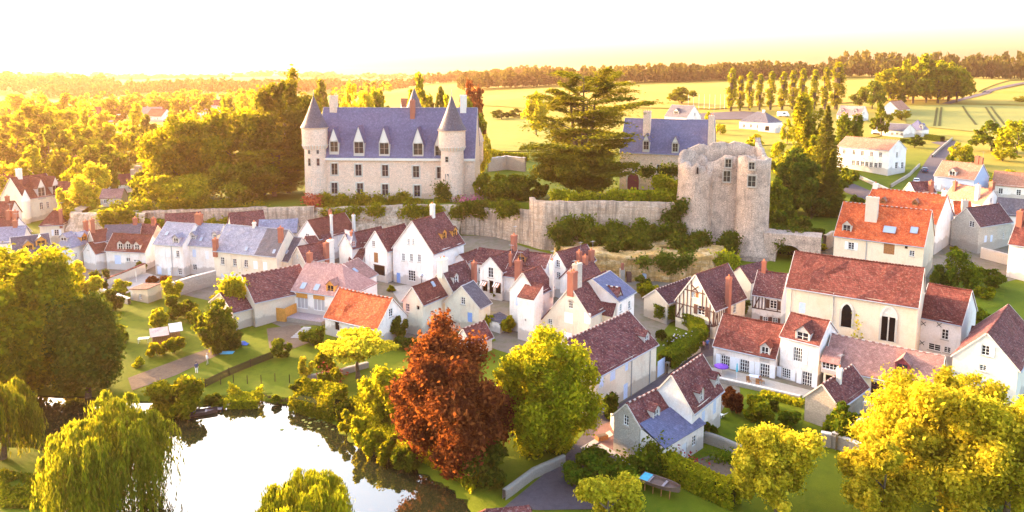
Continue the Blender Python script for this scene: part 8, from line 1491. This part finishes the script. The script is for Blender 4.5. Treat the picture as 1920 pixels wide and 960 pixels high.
# ---------------------------------------------------------------- boats
flat('boat_dark',(.05,.035,.035)); flat('boat_brown',(.16,.10,.08)); flat('tarp_blue',(.03,.12,.45)); flat('tarp_cyan',(.10,.45,.60));
def boat(name, label, loc, rz, L, W, mat, inner, bow=True):
    t = thing(name, label, 'boat', loc, rz); n = 12; o = MB(); inn = MB(); rows = []
    for i in range(n+1):
        s = i/n; x = -L/2+L*s; wd = W/2*(1-.75*max(0,(s-.55)/.45)**2) if bow else W/2*(.85+.15*math.sin(math.pi*s)); hz = .45+.18*max(0,(s-.5)*2)**2
        rows.append([(x,-wd,hz),(x,-wd*.72,0),(x,wd*.72,0),(x,wd,hz)])
    for a,b in zip(rows[:-1],rows[1:]):
        for k in range(3): o.poly([a[k],b[k],b[k+1],a[k+1]])
        inn.poly([(a[1][0],a[0][1]*.86,.16),(b[1][0],b[0][1]*.86,.16),(b[1][0],b[3][1]*.86,.16),(a[1][0],a[3][1]*.86,.16)])
        for k,s in ((0,-1),(3,1)): o.poly([a[k],b[k],(b[k][0],b[k][1]*.88,b[k][2]),(a[k][0],a[k][1]*.88,a[k][2])]); o.poly([(a[k][0],a[k][1]*.88,a[k][2]),(b[k][0],b[k][1]*.88,b[k][2]),(b[1][0],b[k][1]*.84,.15),(a[1][0],a[k][1]*.84,.15)])
    o.poly(rows[0]); o.poly(rows[-1]); o.build('hull',[mat],t); inn.build('floor_boards',[inner],t)
    for x in (-L*.25,L*.12): th = MB(); th.box(x-.12,x+.12,-W*.40,W*.40,.32,.36); th.build('thwart',['deck_wood'],t)
    return t
boat('rowing_boat','dark rowing boat moored under the overhanging bush',(*(-39.25,87.91),-.66),.35,3.6,1.3,'boat_dark','boat_brown')
bt = boat('rowing_boat','old boat propped on trestles beside the clipped hedge',(*(14.99,69.30),.75),-.62,4.2,1.7,'boat_brown','boat_brown')
o = MB(); o.box(-2.0,-1.1,-.75,.75,.40,.44); o.build('stern_cover',['tarp_cyan'],bt)
for k in range(4): o = MB(); o.bar((-1.4+k*.9,-.6,-.75),(-1.4+k*.9,-.5,.1),.08,.08); o.build('trestle',['wood'],bt)
lo2 = thing('landing_stage','small plank landing beside the moored boat','landing stage',(*(-38.09,89.08),-.45),.2)
for k in range(7): o = MB(); o.box(-.9+k*.26,-.9+k*.26+.24,-.6,.6,0,.05); o.build('plank',['deck_wood'],lo2)
for s in (-1,1): o = MB(); o.tube([(s*.7,-.5,-1),(s*.7,-.5,.02)],[.06,.06],6); o.build('post',['dark_wood'],lo2)
rp = thing('boat_ramp','pale concrete ramp at the lower left bank','ramp',(-44.5,69.8,-.35),.75)
o = MB(); o.poly([(-2.6,-6,.35),(2.6,-6,.35),(2.6,3.5,-.15),(-2.6,3.5,-.15)]); o.box(-2.6,2.6,-6,3.5,-2,-.16); o.build('ramp_slab',['gravel'],rp)
bn = thing('picnic_bench','wooden picnic bench on the lower left bank','bench',(-47.8,72.6,-0.14),.2)
for k in range(3): o = MB(); o.box(-.9,.9,-.36+k*.25,-.36+k*.25+.22,.68,.73); o.build('table_board',['wood'],bn)
for s in (-1,1): o = MB(); o.box(-.9,.9,s*.75-.13,s*.75+.13,.42,.47); o.build('seat',['wood'],bn); o = MB(); o.bar((s*.6,-.7,0),(s*.6,.7,.0),.08,.08); o.bar((s*.6,-.3,0),(s*.6,-.2,.7),.08,.08); o.bar((s*.6,.3,0),(s*.6,.2,.7),.08,.08); o.build('leg',['wood'],bn)
# ---------------------------------------------------------------- small garden things
def parasol(label, p, z, mat, h=2.4, open_=False):
    t = thing('parasol', label, 'parasol', (p[0],p[1],z)); o = MB(); o.tube([(0,0,0),(0,0,h)],[.03,.025],6); o.build('pole',['frame_white'],t)
    o = MB(); o.lathe([(.0,h),(.06,h-.05),(.16,h*.55),(.12,h*.48),(0,h*.48)] if not open_ else [(0,h),(1.0,h-.35),(1.0,h-.5),(0,h-.1)],10); o.build('canopy',[mat],t); o = MB(); o.lathe([(.25,0),(.25,.08),(0,.08)],10); o.build('base',['gravel'],t); return t
parasol('closed turquoise parasol on the french window terrace', (31.15,96.79), 0.04, 'tarp_cyan'); flat('purple',(.16,.05,.42)); flat('cream_cloth',(.7,.62,.5))
parasol('low purple parasol at the corner of the french window terrace', (29.61,98.92), 0.03, 'purple', 1.5, True)
parasol('closed cream parasol on the left courtyard terrace', (-74.91,141.73), 0.96, 'cream_cloth')
def table(label, p, rz, mat, chairs=3):
    t = thing('garden_table', label, 'table', (p[0],p[1],tz(*p)+.1), rz); o = MB(); o.box(-.8,.8,-.45,.45,.70,.74); o.build('table_top',[mat],t)
    for sx in (-1,1):
        for sy in (-1,1): o = MB(); o.box(sx*.7-.03,sx*.7+.03,sy*.36-.03,sy*.36+.03,0,.7); o.build('leg',[mat],t)
    return t
table('blue garden table on the french window terrace', (33.42,96.04), -.5, 'shutter_blue'); table('white garden table on the lawn by the rendered cottage', (-10.55,104.98), .4, 'tin_white'); table('round white garden table near the wooden shed', (-58.05,110.81), .2, 'tin_white')
def chair(label, p, rz, mat, group):
    t = thing('garden_chair', label, 'chair', (p[0],p[1],tz(*p)+.08), rz, group)
    o = MB(); o.box(-.25,.25,-.25,.25,.42,.46); o.build('seat',[mat],t); o = MB(); o.poly([(-.25,.25,.46),(.25,.25,.46),(.25,.36,1.0),(-.25,.36,1.0)]); o.poly([(-.25,.28,.46),(-.25,.39,1.0),(.25,.39,1.0),(.25,.28,.46)]); o.build('backrest',[mat],t)
    for sx in (-1,1):
        for sy in (-1,1): o = MB(); o.box(sx*.22-.02,sx*.22+.02,sy*.22-.02,sy*.22+.02,0,.42); o.build('leg',[mat],t)
for k,(p,rz_) in enumerate([((-13.58,113.36),.6),((-12.95,113.95),.9),((-11.79,116.24),1.2)]): chair(['dark chair nearest the rendered cottage corner','dark chair in the middle of the cottage wall','dark chair farthest along the cottage wall'][k], p, rz_, 'cloth_navy', 'dark chairs along the rendered cottage wall')
for k,(p,rz_) in enumerate([((32.35,95.22),.2),((33.23,94.37),-.3),((34.09,95.19),.5)]): chair(['brown chair left of the blue table','brown chair before the blue table','brown chair right of the blue table'][k], p, rz_, 'wood', 'chairs around the blue table')
ac = thing('heat_pump', 'white heat pump unit against the stone outbuilding', 'heat pump', (*(37.48,83.84),.1), -.7); o = MB(); o.box(-.45,.45,-.18,.18,.1,1.35); o.build('casing',['tin_white'],ac)
for z_ in (.42,1.02): o = MB(); o.lathe([(0,0),(.25,0),(.27,.02),(.27,0)],14); f_ = o.build('fan_grille',['zinc'],ac,(0,-.185,z_)); f_.rotation_euler = (R(90),0,0)
pl_ = thing('planter', 'wooden planter box at the street corner', 'planter', (*(10.39,79.96),.1), .5); o = MB(); o.box(-.7,.7,-.35,.35,0,.5); o.build('box',['wood'],pl_); o = MB(); o.box(-.6,.6,-.28,.28,.5,.56); o.build('soil',['earth'],pl_)
for k,(p,mt,lb) in enumerate([((19.07,76.10),'cloth_dark','dark dustbin by the lean-to door'),((19.52,76.49),'tarp_blue','blue dustbin by the lean-to door'),((19.99,76.95),'tarp_cyan','turquoise barrel at the lean-to corner')]):
    t = thing('dustbin', lb, 'dustbin', (p[0],p[1],tz(*p)+.05)); o = MB(); o.lathe([(.22,0),(.28,.8),(0,.8)],12); o.build('bin',[mt],t); o = MB(); o.lathe([(.30,.8),(.30,.86),(0,.92)],12); o.build('lid',[mt],t)
for k,(p,mt,lb,sz) in enumerate([((-42.08,109.93),'tarp_blue','crumpled blue tarpaulin on the lawn beside the garden tree',.8),((-43.29,106.57),'tarp_cyan','flat turquoise paddling pool sheet on the lawn',1.0),((24.09,125.21),'purple','',0)]):
    if not sz: continue
    rg = np.random.default_rng(k); n = 9; V = np.array([(a,b_3,(.1 if k else .55)*max(0,1-(a*a+b_3*b_3)/1.0)+.06*rg.random()) for a in np.linspace(-1,1,n) for b_3 in np.linspace(-1,1,n)])*np.array((sz,sz*.6,1)); I = (np.arange(n-1)[:,None]*n+np.arange(n-1)[None,:]).ravel()
    tag(link('tarpaulin', fmesh('tarpaulin',V,np.stack([I,I+n,I+n+1,I+1],1),mt), None, (p[0],p[1],tz(*p)+.08)), lb, 'tarpaulin')
ld = thing('deckchair','white lounger at the edge of the lawn','lounger',(*(25.63,85.82),.1),-.8); o = MB(); o.poly([(-.9,-.3,.3),(.5,-.3,.3),(.5,.3,.3),(-.9,.3,.3)]); o.poly([(.5,-.3,.3),(1.1,-.3,.75),(1.1,.3,.75),(.5,.3,.3)]); o.build('seat',['tin_white'],ld)
for sx in (-.8,.5):
    for sy in (-.27,.27): o = MB(); o.box(sx-.03,sx+.03,sy-.03,sy+.03,0,.3); o.build('leg',['tin_white'],ld)
gt = thing('garden_gate','pale blue gate between the long house and the plastered wall','gate',(*(20.95,98.31),.1),R(52)); link('gate_leaf',slab_mesh(2.2,2.3,'shutter_blue'),gt,(0,0,1.15))
sl_ = thing('street_lamp','old iron lantern on a post in the courtyard','street lamp',(*(-16.70,131.34),1.33))
o = MB(); o.tube([(0,0,0),(0,0,3.4)],[.09,.06],8); o.build('post',['dark'],sl_); o = MB(); o.lathe([(.0,3.3),(.16,3.4),(.30,3.9),(.42,3.95),(.1,4.3),(0,4.45)],8); o.build('lantern',['zinc'],sl_)
for k in range(9):
    p = [(-308.41,596.00),(105.44,439.02),(112.43,441.42),(115.44,440.65),(118.43,439.85),(121.41,439.04),(124.37,438.22),(126.72,437.54),(108.45,438.30)][k]
    if k == 0: continue
    o = MB(); o.tube([(0,0,0),(0,0,9)],[.07,.04],5); tag(o.build('net_pole',['tin_white'],None,(p[0],p[1],tz(*p))), ['','seventh','second','third','fourth','fifth','sixth','eighth','first'][k]+' thin pale pole in the line before the wheat field', 'pole', 'pale poles before the wheat field')
# villa flat extension, cliff dwelling door
vx = HB['villa']; o = MB(); o.box(4.5,13.0,-9.0,-1.5,-2,2.7); o.box(4.2,13.3,-9.3,-1.2,2.7,2.95); o.build('flat_extension',['white'],vx); o = MB(); o.box(8.0,10.0,-9.05,-8.9,.2,2.2); o.build('garage_opening',['dark'],vx)
cd_ = thing('cave_door','dark door and small window of a dwelling cut into the golden cliff','door',(22.6,137.0,2.2)); o = MB(); o.box(-.45,.45,-.05,1.5,0,1.9); o.build('door_leaf',['timber'],cd_); o = MB(); o.box(2.6,3.3,-.1,1.5,.9,1.7); o.build('window_pane',['glass_pale'],cd_); o = MB(); o.box(-1.8,-.9,-.3,1.2,-1.5,2.6); o.build('buttress',['rubble'],cd_)
o = MB(); o.box(-1.6,-1.1,-.2,.3,2.6,3.9); o.build('chimney',['brick'],cd_)
# tramlines in the crop field
for k,(a,b) in enumerate([((213.81,369.84),(274.67,473.71)),((215.62,368.79),(278.74,475.96)),((235.44,370.82),(295.10,480.18)),((235.30,351.72),(303.64,470.06)),((247.82,367.52),(308.23,471.85))]):
    d = (np.array(b)-np.array(a)); d = d/np.linalg.norm(d); n_ = np.array((d[1],-d[0]))*.6
    drape('tramline',[tuple(np.array(a)+n_),tuple(np.array(a)-n_),tuple(np.array(b)-n_),tuple(np.array(b)+n_)],'forest_floor',.45,8)

# ---------------------------------------------------------------- uneven grass
def grass(label, poly, n, mat, hgt=.22):
    rg = np.random.default_rng(n); P_ = np.array(poly); lo, hi = P_.min(0), P_.max(0); q = lo+(hi-lo)*rg.random((n*3,2)); q = q[(sdist(poly,q[:,0],q[:,1]) > .1) & (sdist(POND,q[:,0],q[:,1]) < -.6)][:n]
    cl = fbm(q[:,0]*.35,q[:,1]*.35); q = q[cl+.25*rg.random(len(q)) > .52]; m_ = len(q); z = TZ(q[:,0],q[:,1])+.03
    A = rg.random(m_)*6.28; h_ = hgt*(.5+rg.random(m_)); dx_, dy_ = np.cos(A)*.16, np.sin(A)*.16; B0 = np.stack([q[:,0],q[:,1],z],1); tp = np.stack([rg.normal(size=m_)*.08,rg.normal(size=m_)*.08,h_],1)
    V = np.stack([B0-np.stack([dx_,dy_,0*z],1),B0+np.stack([dx_,dy_,0*z],1),B0+tp+np.stack([dx_,dy_,0*z],1)*.6,B0+tp-np.stack([dx_,dy_,0*z],1)*.6],1).reshape(-1,3)
    o = link('grass', fmesh('grass',V,np.arange(4*m_).reshape(m_,4),mat,rg.random(m_))); tag(o, label, 'grass', kind='stuff')
grass('long grass on the bank under the copper beech', [(-21.91,89.16),(-15.17,99.38),(-10.61,86.19),(-3.36,71.95),(-4.24,67.63),(-11.68,75.06),(-19.38,80.85)], 12000, 'leaf_lime', .4)
grass('bank grass at the lower left', [(-50.14,66.68),(-54.89,73.52),(-46.22,71.45),(-44.74,66.40)], 5000, 'leaf_green', .3)
